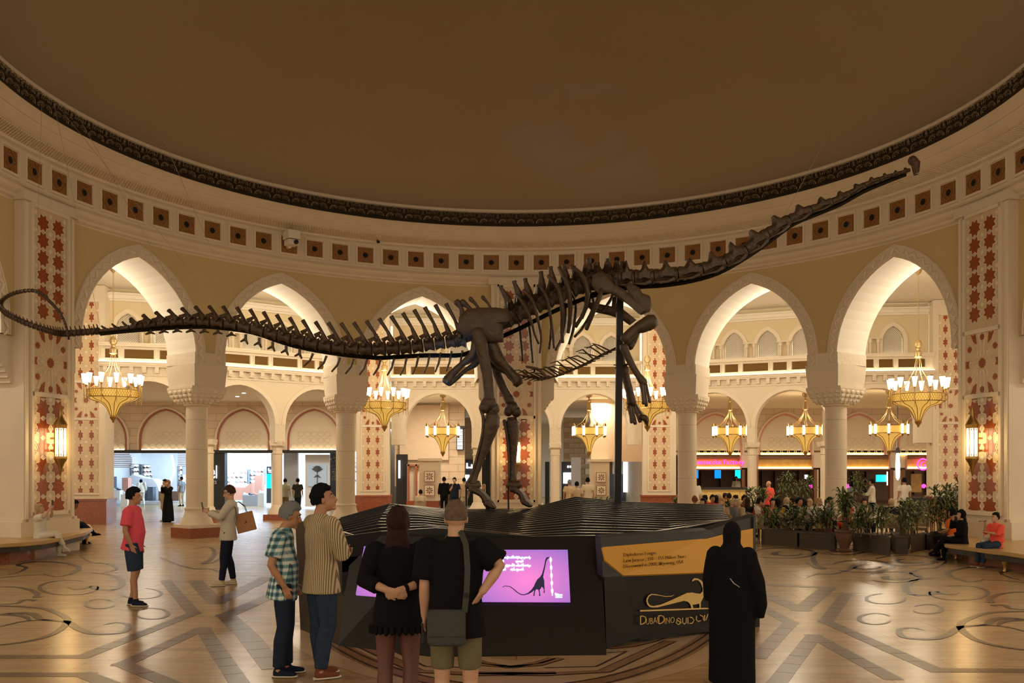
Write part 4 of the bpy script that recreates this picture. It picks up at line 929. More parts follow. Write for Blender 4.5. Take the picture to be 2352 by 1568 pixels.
cp_ = empty('crystal_pendant', W(2062, 1070, 50), 0, 'long glowing crystal pendant lamp over the café pier', 'lamp'); q = MB(); q.lathe([(.03, -.75), (.10, -.6), (.12, 0), (.09, .6), (.07, .72)], 12); q.build('crystal_shade', M['whitelit'], cp_, smooth=30)
q = MB(); q.lathe([(.11, .70), (.10, .9), (.04, 1.0)], 12); q.build('cap', M['brown_dark'], cp_); q = MB(); q.tube([(0, 0, .98), (0, 0, 5.72-cp_.location.z)], .012, 5); q.build('cable', M['black'], cp_)
# outer closing walls of the passage, out of sight lines mostly
m_ = MB(); us = [radians(a) for a in range(-110, -52, 6)]; m_.grid(lambda u, z: PP(u, 26, z), us, [0, 9.2]); us = [radians(a) for a in range(50, 111, 6)]; m_.grid(lambda u, z: PP(u, 26, z), us, [5.8, 9.2])
tag(m_.build('wall_outer', M['cream'], fixn=False), 'plain cream outer wall of the ring passage', kind='structure')
# ---------------------------------------------------------------- the long-necked dinosaur skeleton
M['bone'] = mat('dark_fossil_bone', (0.034, 0.021, 0.012), 0.5, var=.5, vscale=9, bump=1, bscale=14, col2=(0.10, 0.055, 0.024))
M['bone2'] = mat('brown_fossil_bone', (0.085, 0.050, 0.027), 0.55, var=.4, vscale=7, bump=1, bscale=12, col2=(0.06, 0.036, 0.02))
M['steel'] = mat('black_steel', (0.012, 0.011, 0.010), 0.4, .6)
YD = 21.0; SP = YD/F
M['wire'] = mat('steel_wire', (.35, .28, .2), .5)
dino = empty('dinosaur_skeleton', (W(1120, 1170, YD).x, YD, 1.15), 0, 'mounted dark long-necked dinosaur skeleton with whip tail crossing the whole hall', 'dinosaur skeleton')
def D(p, dy=0.0): return W(p[0], p[1], YD+dy)
def fin(o, root): o.location = -root.location; return o
def bone(name, pts, rad, dy=0.0, mt='bone', n=8, dys=None, flat=.8, sm=5, jit=.04):
    """organic shaft through pixel points; rad in pixels"""
    P_ = [D(p, dys[i] if dys else dy) for i, p in enumerate(pts)]; R_ = [r*SP for r in rad]
    k = sm; Q_ = smooth_pts(P_, k); RR = []
    for i in range(len(P_)-1):
        for j in range(k): t = j/k; t = t*t*(3-2*t); RR.append(R_[i]*(1-t)+R_[i+1]*t)
    RR.append(R_[-1]); RR = [r*(1+random.uniform(-jit, jit)) for r in RR]
    q0 = Q_[0]-(Q_[1]-Q_[0]).normalized()*RR[0]*.5; q1 = Q_[-1]+(Q_[-1]-Q_[-2]).normalized()*RR[-1]*.5
    m_ = MB(); m_.tube([q0]+Q_+[q1], [(RR[0]*.55, RR[0]*.5)]+[(r*flat, r) for r in RR]+[(RR[-1]*.55, RR[-1]*.5)], n, up=Vector((0, 1, 0)))
    return fin(m_.build(name, M[mt], dino, smooth=60), dino)
def interp(tab, x):
    for (x0, *a), (x1, *b) in zip(tab[:-1], tab[1:]):
        if x <= x1:
            t = max(0, (x-x0)/(x1-x0)); return [u*(1-t)+v*t for u, v in zip(a, b)]
    return list(tab[-1][1:])
def polyslab(pts, c, th, dyc, mt, name, bulge=.0, parent=None):
    """bone plate from a pixel outline, thicker in the middle"""
    cx = sum(p[0] for p in pts)/len(pts); cy = sum(p[1] for p in pts)/len(pts)
    def ringp(s, d): return [D((cx+(x-cx)*s, cy+(y-cy)*s), dyc+d) for x, y in pts]
    rs = [ringp(.0, -th*.8), ringp(.55, -th*.72), ringp(.85, -th*.5), ringp(1.0, -th*.12), ringp(1.0, th*.12), ringp(.85, th*.5), ringp(.55, th*.72), ringp(.0, th*.8)]
    n = len(pts); m_ = MB(); m_.add([p for r in rs for p in r], [(i*n+k, i*n+(k+1) % n, (i+1)*n+(k+1) % n, (i+1)*n+k) for i in range(len(rs)-1) for k in range(n)])
    return fin(m_.build(name, M[mt], dino, smooth=50), dino)
# --- tail with whip
TC = [(225, 760), (270, 755), (320, 749), (380, 741), (440, 738), (500, 741), (540, 747), (580, 755), (630, 768), (680, 781), (730, 792), (780, 799), (830, 803), (880, 801), (925, 799), (960, 795), (1000, 789), (1045, 783)]
TT = [(225, 5, 4, 9, 8), (300, 9, 9, 12, 13), (340, 13, 12, 14, 16), (420, 18, 16, 16, 20), (480, 24, 16, 17, 23), (560, 32, 14, 13, 26), (640, 36, 15, 11, 30), (720, 38, 18, 10, 32), (800, 42, 22, 9, 33), (860, 46, 26, 8, 34), (930, 54, 30, 7.5, 35), (990, 64, 30, 7, 33), (1050, 70, 32, 7, 32)]
def along(poly, x):
    for (x0, y0), (x1, y1) in zip(poly[:-1], poly[1:]):
        if x <= x1: return y0+(y1-y0)*(x-x0)/(x1-x0)
    return poly[-1][1]
x = 228.0; k = 0
while x < 1052:
    step = 31 if x < 900 else (27 if x < 960 else 25)
    if x < 300: step = 24
    x1 = x+step-2.5; sh, lean, sw, ch = interp(TT, x+step/2); y0, y1 = along(TC, x), along(TC, x1); r = ch/2*SP
    m_ = MB(); a, b = D((x, y0)), D((x1, y1)); d = b-a
    prof = [(0, .8), (.05, 1.0), (.2, .92), (.5, .74), (.8, .92), (.95, 1.05), (1, .85)]
    m_.tube([a+d*t for t, _ in prof], [(r*q*.95, r*q) for _, q in prof], 10, up=Vector((0, 1, 0)))
    xm, ym = (x+x1)/2, (y0+y1)/2
    if x > 290:                                    # neural arch, spine blade, joint prongs
        base = D((xm-2, ym-ch*.42)); tip = D((xm-lean-4, ym-ch*.5-sh)); wv = sw*SP
        mid = base.lerp(tip, .5)+Vector((.04, 0, -.02))
        m_.tube([D((xm+3, ym-ch*.25)), base, mid, tip.lerp(mid, .25), tip], [(.10, wv*1.0), (.07, wv*.62), (.035, wv*.45), (.045, wv*.55), (.05, wv*.60)], 8, up=Vector((0, 1, 0)))
        m_.tube([D((xm-6, ym-ch*.55)), D((x-2, ym-ch*.62-3))], [.06, .03], 6); m_.tube([D((xm+6, ym-ch*.55)), D((x1+6, ym-ch*.68-5))], [.06, .03], 6)
        if x > 600:
            for sg in (-1, 1): m_.tube([D((xm, ym-ch*.2)), D((xm-3, ym-ch*.22))+Vector((0, sg*(.18+.0004*(x-600)), 0))], [.07, .035], 6)
    else:
        m_.tube([D((xm+4, ym-ch*.3)), D((xm-6, ym-ch*.5-sh))], [.04, .02], 6)
    fin(m_.build('tail_vertebra', M['bone'], dino, smooth=50), dino)
    if x > 300:                                    # chevron bones under the support bar
        c_ = MB(); yb = ym+ch*.5+9
        if x < 540: c_.tube([D((xm-11, yb+5)), D((xm-2, yb+1)), D((xm+2, yb-5))], [.02, .035, .03], 6); c_.tube([D((xm, yb)), D((xm+11, yb+4))], [.035, .015], 6)
        elif x < 690: c_.tube([D((xm+2, yb-6)), D((xm+2, yb+6)), D((xm+7, yb+17))], [.035, .035, .02], 6); c_.tube([D((xm+2, yb+5)), D((xm-10, yb+11))], [.035, .02], 6)
        else:
            L_ = 26+(x-690)*.05; ln = 20-(x-690)*.03; c_.tube([D((xm+2, yb-3)), D((xm-ln*.25, yb+L_*.5)), D((xm-ln, yb+L_))], [(.03, .05), (.025, .05), (.02, .03)], 7, up=Vector((0, 1, 0)))
        fin(c_.build('chevron_bone', M['bone'], dino, smooth=50), dino)
    x += step; k += 1
WP = [(229, 760), (190, 763), (150, 766), (128, 764), (100, 756), (60, 742), (30, 728), (12, 718), (3, 706), (2, 694), (14, 682), (40, 671), (75, 667), (98, 676), (112, 690), (126, 704), (139, 722), (150, 744), (157, 772), (158, 780)]
WD = [0, 0, 0, 0, .05, .1, .2, .3, .4, .45, .5, .5, .4, .3, .2, .1, 0, -.1, -.15, -.15]
PW = smooth_pts([D(p, dd) for p, dd in zip(WP, WD)], 4); nW = len(PW)
i = 0
while i < nW-1:
    t = i/nW; r = .055*(1-t)+.022; a, b = PW[i], PW[i+1]; d = b-a; m_ = MB()
    m_.tube([a+d*.04, a+d*.15, a+d*.5, a+d*.85, a+d*.96], [r*.9, r*1.15, r*.75, r*1.15, r*.9], 7)
    if t < .45: m_.tube([a+d*.4, a+d*.3+Vector((-.05, 0, r*2.1))], [.025, .012], 5)
    fin(m_.build('whip_vertebra', M['bone'], dino, smooth=50), dino); i += 1
m_ = MB(); m_.tube(PW, .012, 5); fin(m_.build('support_wire', M['steel'], dino), dino)
# --- steel support bar
RODP = [(230, 766), (300, 759), (400, 752), (460, 750), (500, 752), (580, 763), (661, 790), (728, 805), (795, 815), (857, 821), (887, 821), (975, 816), (1048, 816), (1077, 810), (1110, 793), (1150, 774), (1198, 752), (1257, 722), (1320, 694), (1382, 672), (1427, 663), (1478, 658), (1526, 655), (1589, 645), (1652, 626), (1716, 590), (1768, 554), (1786, 540), (1825, 513), (1875, 492), (1928, 470), (1982, 440), (2036, 417), (2080, 400)]
m_ = MB(); pr_ = smooth_pts([D(p) for p in RODP], 3); m_.tube(pr_, [(.05, .05)]*len(pr_), 4, up=Vector((0, 1, 0))); fin(m_.build('support_bar', M['steel'], dino), dino)
# --- sacral region, back vertebrae
polyslab([(1051, 754), (1054, 728), (1073, 709), (1105, 706), (1140, 706), (1166, 709), (1178, 728), (1172, 738), (1150, 738), (1156, 757), (1157, 786), (1121, 787), (1092, 773), (1064, 770)], 0, .16, -.42, 'bone2', 'ilium')
polyslab([(1058, 760), (1062, 735), (1080, 718), (1120, 712), (1160, 716), (1172, 735), (1150, 760), (1150, 785), (1110, 787), (1075, 775)], 0, .14, .42, 'bone', 'ilium')
for xx, yy, tx, ty, wd in ((1062, 722, 1050, 694, 11), (1100, 712, 1080, 686, 7), (1128, 712, 1108, 682, 6), (1085, 718, 1062, 694, 10)):
    bone('sacral_spine', [(xx, yy), ((xx+tx)/2+3, (yy+ty)/2), (tx, ty)], [wd*.8, wd*.6, wd], 0, 'bone2')
bone('sacrum', [(1045, 783), (1090, 765), (1140, 748), (1168, 740)], [16, 18, 18, 15], 0, 'bone')
DV = [(1176, 733, 1150, 656, 6), (1197, 722, 1181, 645, 7), (1216, 712, 1206, 640, 9), (1243, 700, 1242, 624, 9), (1270, 688, 1264, 613, 10), (1298, 675, 1296, 608, 10), (1325, 664, 1317, 612, 11), (1348, 655, 1352, 595, 13), (1372, 650, 1372, 604, 12), (1396, 648, 1396, 595, 12), (1418, 646, 1428, 602, 12)]
for i, (cx, cy, tx, ty, sw) in enumerate(DV):
    m_ = MB(); dx = 11
    a, b = D((cx-dx, cy+5)), D((cx+dx, cy-6)); d = b-a; r = 18*SP
    m_.tube([a, a+d*.1, a+d*.5, a+d*.9, b], [r*.85, r, r*.75, r*1.05, r*.85], 10)
    bx_, by_ = cx-3, cy-16
    m_.tube([D((cx, cy-6)), D((bx_, by_)), D(((bx_+tx)/2+4, (by_+ty)/2)), D((tx+1, ty+7)), D((tx, ty))], [(.16, 13*SP), (.14, 11*SP), (.09, 9*SP), (.05, sw*.8*SP), (.06, sw*SP)], 8, up=Vector((0, 1, 0)))
    for sg in (-1, 1):
        m_.tube([D((bx_, by_-6)), D((bx_-3, by_-20))+Vector((0, sg*.38, 0))], [(.09), (.05)], 7); m_.tube([D((bx_, by_)), D((bx_+14, by_-8))+Vector((0, sg*.14, 0))], [.08, .05], 6); m_.tube([D((bx_, by_)), D((bx_-14, by_-2))+Vector((0, sg*.14, 0))], [.08, .05], 6)
    fin(m_.build('back_vertebra', M['bone'], dino, smooth=50), dino)
def C4(p): return (1000+p[0]/3.137, 550+p[1]/3.137)
NR = [[(590, 405), (640, 470), (690, 590), (715, 680), (742, 745)], [(640, 370), (700, 440), (735, 560), (762, 700), (752, 812)], [(765, 345), (805, 430), (835, 600), (855, 775)], [(820, 270), (885, 350), (915, 500), (912, 620), (915, 732)],
      [(895, 210), (950, 320), (972, 470), (965, 600), (958, 660)], [(985, 200), (1060, 265), (1095, 380), (1075, 510), (1015, 620)], [(1200, 340), (1180, 420), (1130, 540), (1092, 636)]]
for i, r in enumerate(NR):
    n = len(r); dys = [-.32-.42*sin(pi*min(1, j/(n-1)+.15)) for j in range(n)]; w_ = [6.5, 7, 6, 5, 4.5][:n] if i < 3 else [8.5, 10, 9.5, 8.5, 7.5][:n]
    bone('rib', [C4(p) for p in r], w_, dys=dys, mt='bone2', flat=.55)
FR = [[(575, 470), (600, 600), (615, 720), (628, 865)], [(650, 480), (675, 620), (690, 760), (701, 878)], [(800, 400), (830, 560), (832, 680), (820, 780)], [(890, 330), (935, 480), (920, 680), (870, 790)], [(970, 330), (1010, 480), (995, 640), (965, 745)], [(1110, 360), (1140, 480), (1065, 630), (1008, 695)], [(1300, 330), (1270, 420), (1205, 520)], [(1080, 330), (1110, 420), (1060, 560)]]
for i, r in enumerate(FR):
    n = len(r); dys = [.32+.42*sin(pi*min(1, j/(n-1)+.15)) for j in range(n)]; bone('rib', [C4(p) for p in r], [6, 7, 6.5, 5.5][:n], dys=dys, flat=.55)
# --- neck
NK = [(1418, 640, 48), (1455, 638, 46), (1500, 636, 43), (1555, 630, 40), (1612, 620, 39), (1664, 602, 39), (1712, 574, 38), (1762, 538, 36), (1812, 505, 30), (1862, 482, 26), (1910, 464, 22), (1950, 445, 17), (1985, 425, 15), (2018, 412, 13), (2045, 404, 12), (2068, 397, 11), (2090, 390, 10)]
PROF = [(-.5, -.28), (-.52, .12), (-.42, .36), (-.20, .40), (-.06, .62), (.02, .98), (.12, 1.02), (.20, .70), (.30, .48), (.50, .50), (.58, .36), (.48, .20), (.50, -.30), (.36, -.36), (.1, -.22), (-.2, -.22), (-.4, -.36)]
for (x0, y0, h0), (x1, y1, h1) in zip(NK[:-1], NK[1:]):
    a, b = D((x0, y0)), D((x1, y1)); d = b-a; u = Vector((-d.z, 0, d.x)).normalized(); h = (h0+h1)/2*SP; m_ = MB(); c = (a+b)/2; L = d.length
    pts = [c+d*s*.98+u*t*h*.82*random.uniform(.93, 1.07) for s, t in PROF]; n = len(pts)
    layers = []
    for sc2, dy in ((.55, -.5), (.86, -.34), (1.0, -.08), (1.0, .08), (.86, .34), (.55, .5)): layers.append([c+(p-c)*sc2+Vector((0, dy*h, 0)) for p in pts])
    m_.add([p for l in layers for p in l], [tuple(range(n))[::-1], tuple(range(5*n, 6*n))]+[(i*n+k, i*n+(k+1) % n, (i+1)*n+(k+1) % n, (i+1)*n+k) for i in range(5) for k in range(n)])
    m_.tube([a+d*.02, a+d*.15, a+d*.5, a+d*.85, a+d*.98], [h*.40, h*.44, h*.28, h*.44, h*.40], 9)
    for sg in (-1, 1): m_.tube([c+d*.3-u*h*.3+Vector((0, sg*h*.4, 0)), c-u*h*.42+Vector((0, sg*h*.45, 0)), c-d*.55-u*h*.36+Vector((0, sg*h*.35, 0))], [h*.13, h*.09, h*.03], 5)
    fin(m_.build('neck_vertebra', M['bone'], dino, smooth=45, tri=True), dino)
m_ = MB(); s0 = D((2096, 368)); m_.ell(s0, (.10, .12, .10)); m_.tube([s0, D((2104, 376)), D((2105, 388)), D((2106, 397))], [(.11, .11), (.10, .10), (.07, .07), (.05, .05)], 9); m_.tube([D((2098, 378)), D((2099, 392)), D((2101, 402)), D((2107, 400))], [.05, .03, .025, .02], 7)
fin(m_.build('skull', M['bone2'], dino, smooth=60), dino)
# --- shoulder and arms
polyslab([C4(p) for p in [(1130, 262), (1175, 232), (1230, 255), (1290, 320), (1370, 365), (1440, 430), (1520, 500), (1470, 540), (1390, 470), (1310, 415), (1250, 385), (1170, 385), (1125, 330)]], 0, .10, -.62, 'bone2', 'shoulder_blade')
polyslab([C4(p) for p in [(1365, 330), (1400, 310), (1470, 345), (1490, 385), (1545, 405), (1562, 470), (1545, 520), (1480, 545), (1430, 470)]], 0, .13, -.55, 'bone2', 'coracoid')
polyslab([C4(p) for p in [(1060, 440), (1270, 480), (1275, 420), (1300, 405), (1335, 440), (1340, 490), (1400, 540), (1450, 580), (1400, 618), (1340, 575), (1250, 545), (1130, 520)]], 0, .10, .55, 'bone', 'shoulder_blade')
bone('breast_plate', [C4((1130, 400)), C4((1200, 385)), C4((1300, 360)), C4((1400, 340))], [9, 8, 7, 8], .2)
bone('humerus', [C4(p) for p in [(1560, 590), (1500, 620), (1440, 650), (1370, 715)]], [22, 20, 14, 16], -.62, 'bone2')
bone('humerus', [C4(p) for p in [(1450, 640), (1430, 720), (1400, 770)]], [14, 11, 12], .5)
bone('radius', [C4(p) for p in [(1355, 770), (1400, 870), (1450, 960), (1500, 1030)]], [12, 10, 9, 12], -.60, 'bone2')
bone('ulna', [C4(p) for p in [(1360, 935), (1380, 1020), (1400, 1100), (1415, 1180)]], [15, 12, 12, 15], .45)
bone('radius', [C4(p) for p in [(1345, 760), (1350, 850), (1362, 940)]], [8, 6, 8], .5)
bone('wrist_link', [C4(p) for p in [(1300, 925), (1350, 910), (1395, 895)]], [3, 3, 3], .0, 'steel')
def fingers(base, tips, r0, dy, mt='bone'):
    for i, (bx_, tx) in enumerate(zip(base, tips)):
        md = ((bx_[0]*.5+tx[0]*.5)+2, (bx_[1]+tx[1])/2-2); bone('toe_bone', [C4(bx_), C4(md), C4(tx)], [r0, r0*.7, r0*.8], dy+(i-1.5)*.09, mt, n=6, sm=3)
fingers([(1485, 1050), (1500, 1050), (1515, 1050)], [(1500, 1180), (1520, 1195), (1545, 1170)], 6, -.6)
fingers([(1395, 1205), (1410, 1205), (1425, 1200), (1440, 1195)], [(1415, 1315), (1440, 1325), (1475, 1310), (1500, 1285)], 7, .45)
bone('claw', [C4(p) for p in [(1480, 1280), (1515, 1290), (1527, 1340)]], [8, 10, 3], .45)
# belly ribs chain
ch = smooth_pts([D(C4(p), -.1) for p in [(630, 985), (760, 1000), (860, 985), (960, 945), (1080, 895), (1200, 830), (1300, 780)]], 8); m_ = MB(); m_.tube(ch, .018, 5); fin(m_.build('belly_rib_wire', M['steel'], dino), dino)
for i, p in enumerate(ch[2:-4:2]):
    d = Vector((1, 0, .45)).normalized(); sgn = -1 if i % 2 else 1; m_ = MB()
    m_.tube([p, p+Vector((-.20, sgn*.15, .10+.05*(i % 3)))-Vector((.06, 0, 0)), p+Vector((-.42, sgn*.28, .13))], [.018, .016, .008], 6); m_.tube([p+Vector((.14, sgn*.03, .02)), p, p+Vector((-.16, -sgn*.02, -.06))], [.014, .022, .01], 6)
    fin(m_.build('belly_rib', M['bone'], dino, smooth=50), dino)
bone('belly_rib', [C4((655, 915)), C4((740, 935)), C4((800, 990))], [3, 4, 4], -.3)
# --- pelvis shafts and legs
bone('ischium', [C4(p) for p in [(310, 730), (275, 830), (190, 900), (120, 970), (85, 1020)]], [20, 15, 9, 12, 16], -.25)
bone('ischium', [C4(p) for p in [(340, 800), (290, 890), (220, 940), (140, 1010), (100, 1035)]], [12, 10, 6, 7, 9], .25)
bone('pubis', [C4(p) for p in [(400, 760), (450, 860), (520, 930), (570, 990), (595, 1025)]], [24, 20, 12, 14, 17], -.2, 'bone')
bone('pubis', [C4(p) for p in [(370, 780), (420, 900), (510, 950), (560, 1000)]], [16, 12, 9, 11], .3)
bone('thigh_bone', [C4(p) for p in [(300, 665), (325, 740), (350, 850), (370, 960), (385, 1080), (388, 1150)]], [17, 19, 16, 15, 15, 19], -.62, 'bone2')
m_ = MB(); c = D(C4((385, 1195)), -.62); m_.ell(c+Vector((0, 0, .04)), (.19, .17, .17)); m_.ell(c+Vector((-.10, -.04, -.05)), (.12, .16, .13)); m_.ell(c+Vector((.12, .04, -.07)), (.12, .15, .14)); m_.ell(c+Vector((.05, .04, -.15)), (.10, .14, .08)); fin(m_.build('knee_end', M['bone2'], dino, smooth=60), dino)
bone('thigh_bone', [C4(p) for p in [(425, 850), (445, 960), (495, 1080), (540, 1165)]], [15, 14, 13, 16], .62)
m_ = MB(); c = D(C4((553, 1225)), .62); m_.ell(c+Vector((0, 0, .04)), (.16, .16, .16)); m_.ell(c+Vector((-.09, 0, -.04)), (.11, .14, .12)); m_.ell(c+Vector((.10, 0, -.05)), (.12, .14, .13)); fin(m_.build('knee_end', M['bone'], dino, smooth=60), dino)
bone('shin_bone', [(1131, 957), (1128, 975), (1117, 1015), (1103, 1055), (1090, 1090), (1084, 1108)], [21, 23, 16, 11, 11, 16], -.62, 'bone2')
bone('calf_bone', [(1105, 945), (1110, 960), (1107, 1000), (1092, 1060), (1079, 1105)], [4, 5, 3.5, 3.5, 5], -.72)
bone('shin_bone', [(1176, 968), (1177, 985), (1178, 1025), (1177, 1070), (1177, 1104)], [21, 20, 14, 11, 14], .62)
bone('calf_bone', [(1158, 966), (1164, 1000), (1168, 1050), (1169, 1100)], [5, 4, 3.5, 4], .5)
def foot(ax, ay, tx, ty, dy, mt, nm):
    bone('ankle_bone', [(ax-10, ay), (ax, ay+3), (ax+12, ay)], [13, 16, 12], dy, mt)
    for i in range(4):
        o = (i-1.5)*.12; bone('foot_bone', [(ax-4+i*2, ay+10), ((ax+tx)/2-2+i*2, (ay+ty)/2-2), (tx-10+i*2, ty-8)], [11, 8, 10], dy+o, mt, n=7, sm=3)
        bone('toe_bone', [(tx-9+i*2, ty-7), (tx-1+i, ty-2), (tx+5+i, ty+3)], [10, 9, 6], dy+o*1.4, mt, n=6, sm=3)
foot(1086, 1112, 1128, 1162, -.62, 'bone2', ''); foot(1180, 1112, 1212, 1158, .62, 'bone', '')
# --- steel posts
def post(px, y0, y1, w_, dy, name='steel_post'):
    m_ = MB(); a, b = D((px[0], y0), dy), D((px[1], y1), dy); b.z = max(b.z, 1.12); m_.bar(b, a, w_*SP, w_*SP); return fin(m_.build(name, M['steel'], dino), dino)
post((1424, 1418), 668, 1190, 15, 0); post((1121, 1121), 780, 1190, 10, .1); post((1071, 1071), 1105, 1190, 4, -.62); post((1167, 1168), 1105, 1190, 4, .62)
post((1409, 1432), 838, 838.5, 2, 0, 'cross_bar')
for x0, y0, x1, y1 in ((94, 300, 78, 745), (135, 290, 230, 752), (215, 330, 440, 732), (255, 395, 534, 742), (415, 410, 560, 745), (1880, 350, 1800, 500)):
    a = D((x0, y0), -.0); b = D((x1, y1)); t = (10.3-b.z)/(a.z-b.z); a = b+(a-b)*t
    m_ = MB(); m_.tube([a, b], .0035, 4); fin(m_.build('suspension_wire', M['wire'], dino), dino)
sp = bpy.data.lights.new('blue_spot', 'SPOT'); sp.energy = 230; sp.color = (.15, .45, 1); sp.spot_size = radians(24); sp.spot_blend = .7; sp.shadow_soft_size = .1
so2 = bpy.data.objects.new('blue_spot', sp); COL.objects.link(so2); so2.location = (-2.7, 18.6, 1.55); so2.rotation_euler = (D((1050, 830))-so2.location).to_track_quat('-Z', 'Y').to_euler()

# ---------------------------------------------------------------- the black display plinth
M['pblack'] = mat('black_lacquer_board', (0.007, 0.007, 0.008), 0.30, spec=.28)
M['pgrey'] = mat('dark_grey_panel', (0.022, 0.024, 0.028), 0.4, spec=.4)
M['gold'] = mat('gold_sign', (0.62, 0.32, 0.035), 0.45)
M['goldlogo'] = mat('gold_logo', (0.66, 0.46, 0.16), 0.4)
plin = empty('display_plinth', (0.3, 15, 0), 0, 'large faceted black slatted display plinth under the dinosaur', 'display plinth')
HK = [(10.95, [(-2.05, 1.24), (-1.6, 1.30), (-.95, 1.34), (.2, 1.24), (.7, 1.25), (1.1, 1.25), (1.47, 1.26)]), (12, [(-2.3, 1.22), (-1.8, 1.33), (-1.2, 1.33), (0, 1.21), (.8, 1.26), (2.0, 1.24), (2.85, 1.40)]),
      (14, [(-2.8, 1.18), (-2.0, 1.38), (-1.5, 1.36), (-.1, 1.19), (1.0, 1.30), (2.3, 1.24), (3.2, 1.28)]), (18, [(-3.4, 1.12), (-2.45, 1.385), (-1.6, 1.25), (0, 1.17), (1.3, 1.34), (2.6, 1.27), (4.0, 1.27)]), (22.1, [(-3.5, 1.03), (-2.5, 1.2), (-1.6, 1.11), (.3, 1.13), (1.40, 1.41), (2.5, 1.29), (4.9, 1.22)])]
def hrow(y):
    for (y0, a), (y1, b) in zip(HK[:-1], HK[1:]):
        if y <= y1+1e-6:
            t = max(0, (y-y0)/(y1-y0)); return [(p[0]*(1-t)+q[0]*t, p[1]*(1-t)+q[1]*t) for p, q in zip(a, b)]
    return HK[-1][1]
def hz(x, y):
    r = hrow(y)
    if x <= r[0][0]: return r[0][1]
    for (x0, z0), (x1, z1) in zip(r[:-1], r[1:]):
        if x <= x1: return z0+(z1-z0)*(x-x0)/(x1-x0)
    return r[-1][1]
NS = 18
def xl_(y): return hrow(y)[0][0]
def xr_(y): return hrow(y)[-1][0]
for j in range(NS):
    y = 10.95*(22.1/10.95)**(j/(NS-1)); m_ = MB(); vs = []; xs = hrow(y)
    for x, z in xs: vs += [(x, y, z-.42), (x, y+.09, z-.42), (x, y+.09, z), (x, y, z)]
    n = len(xs); fs = [(3, 2, 1, 0), (4*(n-1), 4*(n-1)+1, 4*(n-1)+2, 4*(n-1)+3)]
    for i in range(n-1):
        for k in range(4): fs.append((4*i+k, 4*i+(k+1) % 4, 4*(i+1)+(k+1) % 4, 4*(i+1)+k))
    m_.add(vs, fs); fin(m_.build('top_slat', M['pblack'], plin), plin)
# body under the slats
m_ = MB(); ys = [10.95, 11.6, 12.2, 14, 16, 18, 20, 22.1]
ring_ = [(xl_(y), y) for y in ys]+[(xr_(y)-.02, y) for y in ys[::-1]]
n = len(ring_); m_.add([(x, y, 0) for x, y in ring_]+[(x, y, hz(x, y)-.24) for x, y in ring_], [tuple(range(n))[::-1], tuple(range(n, 2*n))]+[(i, (i+1) % n, n+(i+1) % n, n+i) for i in range(n)])
fin(m_.build('plinth_body', M['pblack'], plin, tri=True), plin)
def face(pts, name, mt, th=.06, parent=None):     # pts: world points, extruded backwards
    m_ = MB(); n = len(pts); nn = (pts[1]-pts[0]).cross(pts[2]-pts[0]).normalized()
    if nn.y < 0: nn = -nn
    m_.add(pts+[p+nn*th for p in pts], [tuple(range(n))[::-1], tuple(range(n, 2*n))]+[(i, (i+1) % n, n+(i+1) % n, n+i) for i in range(n)])
    o = m_.build(name, M[mt], parent or plin, tri=True); return fin(o, plin) if parent is None else o
# leaning screen fascia
def G(px, py, Y): return W(px, py, Y)
face([G(812, 1228, 11.05), G(1000, 1232, 10.75), G(993, 1507, 10.05), G(776, 1482, 10.7)], 'screen_fascia', 'pblack', .3)
face([G(1000, 1232, 10.75), G(1378, 1235, 10.75), G(1393, 1503, 10.15), G(993, 1507, 10.05)], 'screen_fascia', 'pblack', .3)
def scr_mat():
    m = bpy.data.materials.new('pink_screen'); m.use_nodes = True; nt = m.node_tree; b = nt.nodes['Principled BSDF']; b.inputs['Base Color'].default_value = (.05, .03, .06, 1); b.inputs['Roughness'].default_value = .3
    tc = nt.nodes.new('ShaderNodeTexCoord'); g = nt.nodes.new('ShaderNodeTexGradient'); g.gradient_type = 'SPHERICAL'; mp = nt.nodes.new('ShaderNodeMapping'); mp.inputs['Location'].default_value = (-.52, 0, -.42); mp.inputs['Scale'].default_value = (1, 0, 1)
    nt.links.new(tc.outputs['Generated'], mp.inputs[0]); nt.links.new(mp.outputs[0], g.inputs[0]); cr = nt.nodes.new('ShaderNodeValToRGB'); e = cr.color_ramp.elements
    e[0].position = .25; e[0].color = (.27, .14, .55, 1); e[1].position = .95; e[1].color = (.88, .22, .62, 1); nt.links.new(g.outputs[0], cr.inputs[0]); nt.links.new(cr.outputs[0], b.inputs['Emission Color']); b.inputs['Emission Strength'].default_value = .85
    return m
M['screen'] = scr_mat()
M['ink'] = mat('screen_silhouette', (.0, .0, .0), .5, emis=(.012, .010, .035), estr=1)
M['stext'] = mat('screen_text', (1, 1, 1), .5, emis=(.80, .92, 1), estr=1.0)
M['stextc'] = mat('screen_text_cyan', (1, 1, 1), .5, emis=(.25, .85, .95), estr=1.0)
s2 = face([G(1109, 1262, 10.60), G(1304, 1262, 10.60), G(1310, 1381, 10.30), G(1106, 1380, 10.30)], 'screen', 'screen', .03)
s1_ = face([G(836, 1254, 10.80), G(985, 1257, 10.60), G(980, 1377, 10.30), G(817, 1365, 10.45)], 'screen', 'screen', .03)
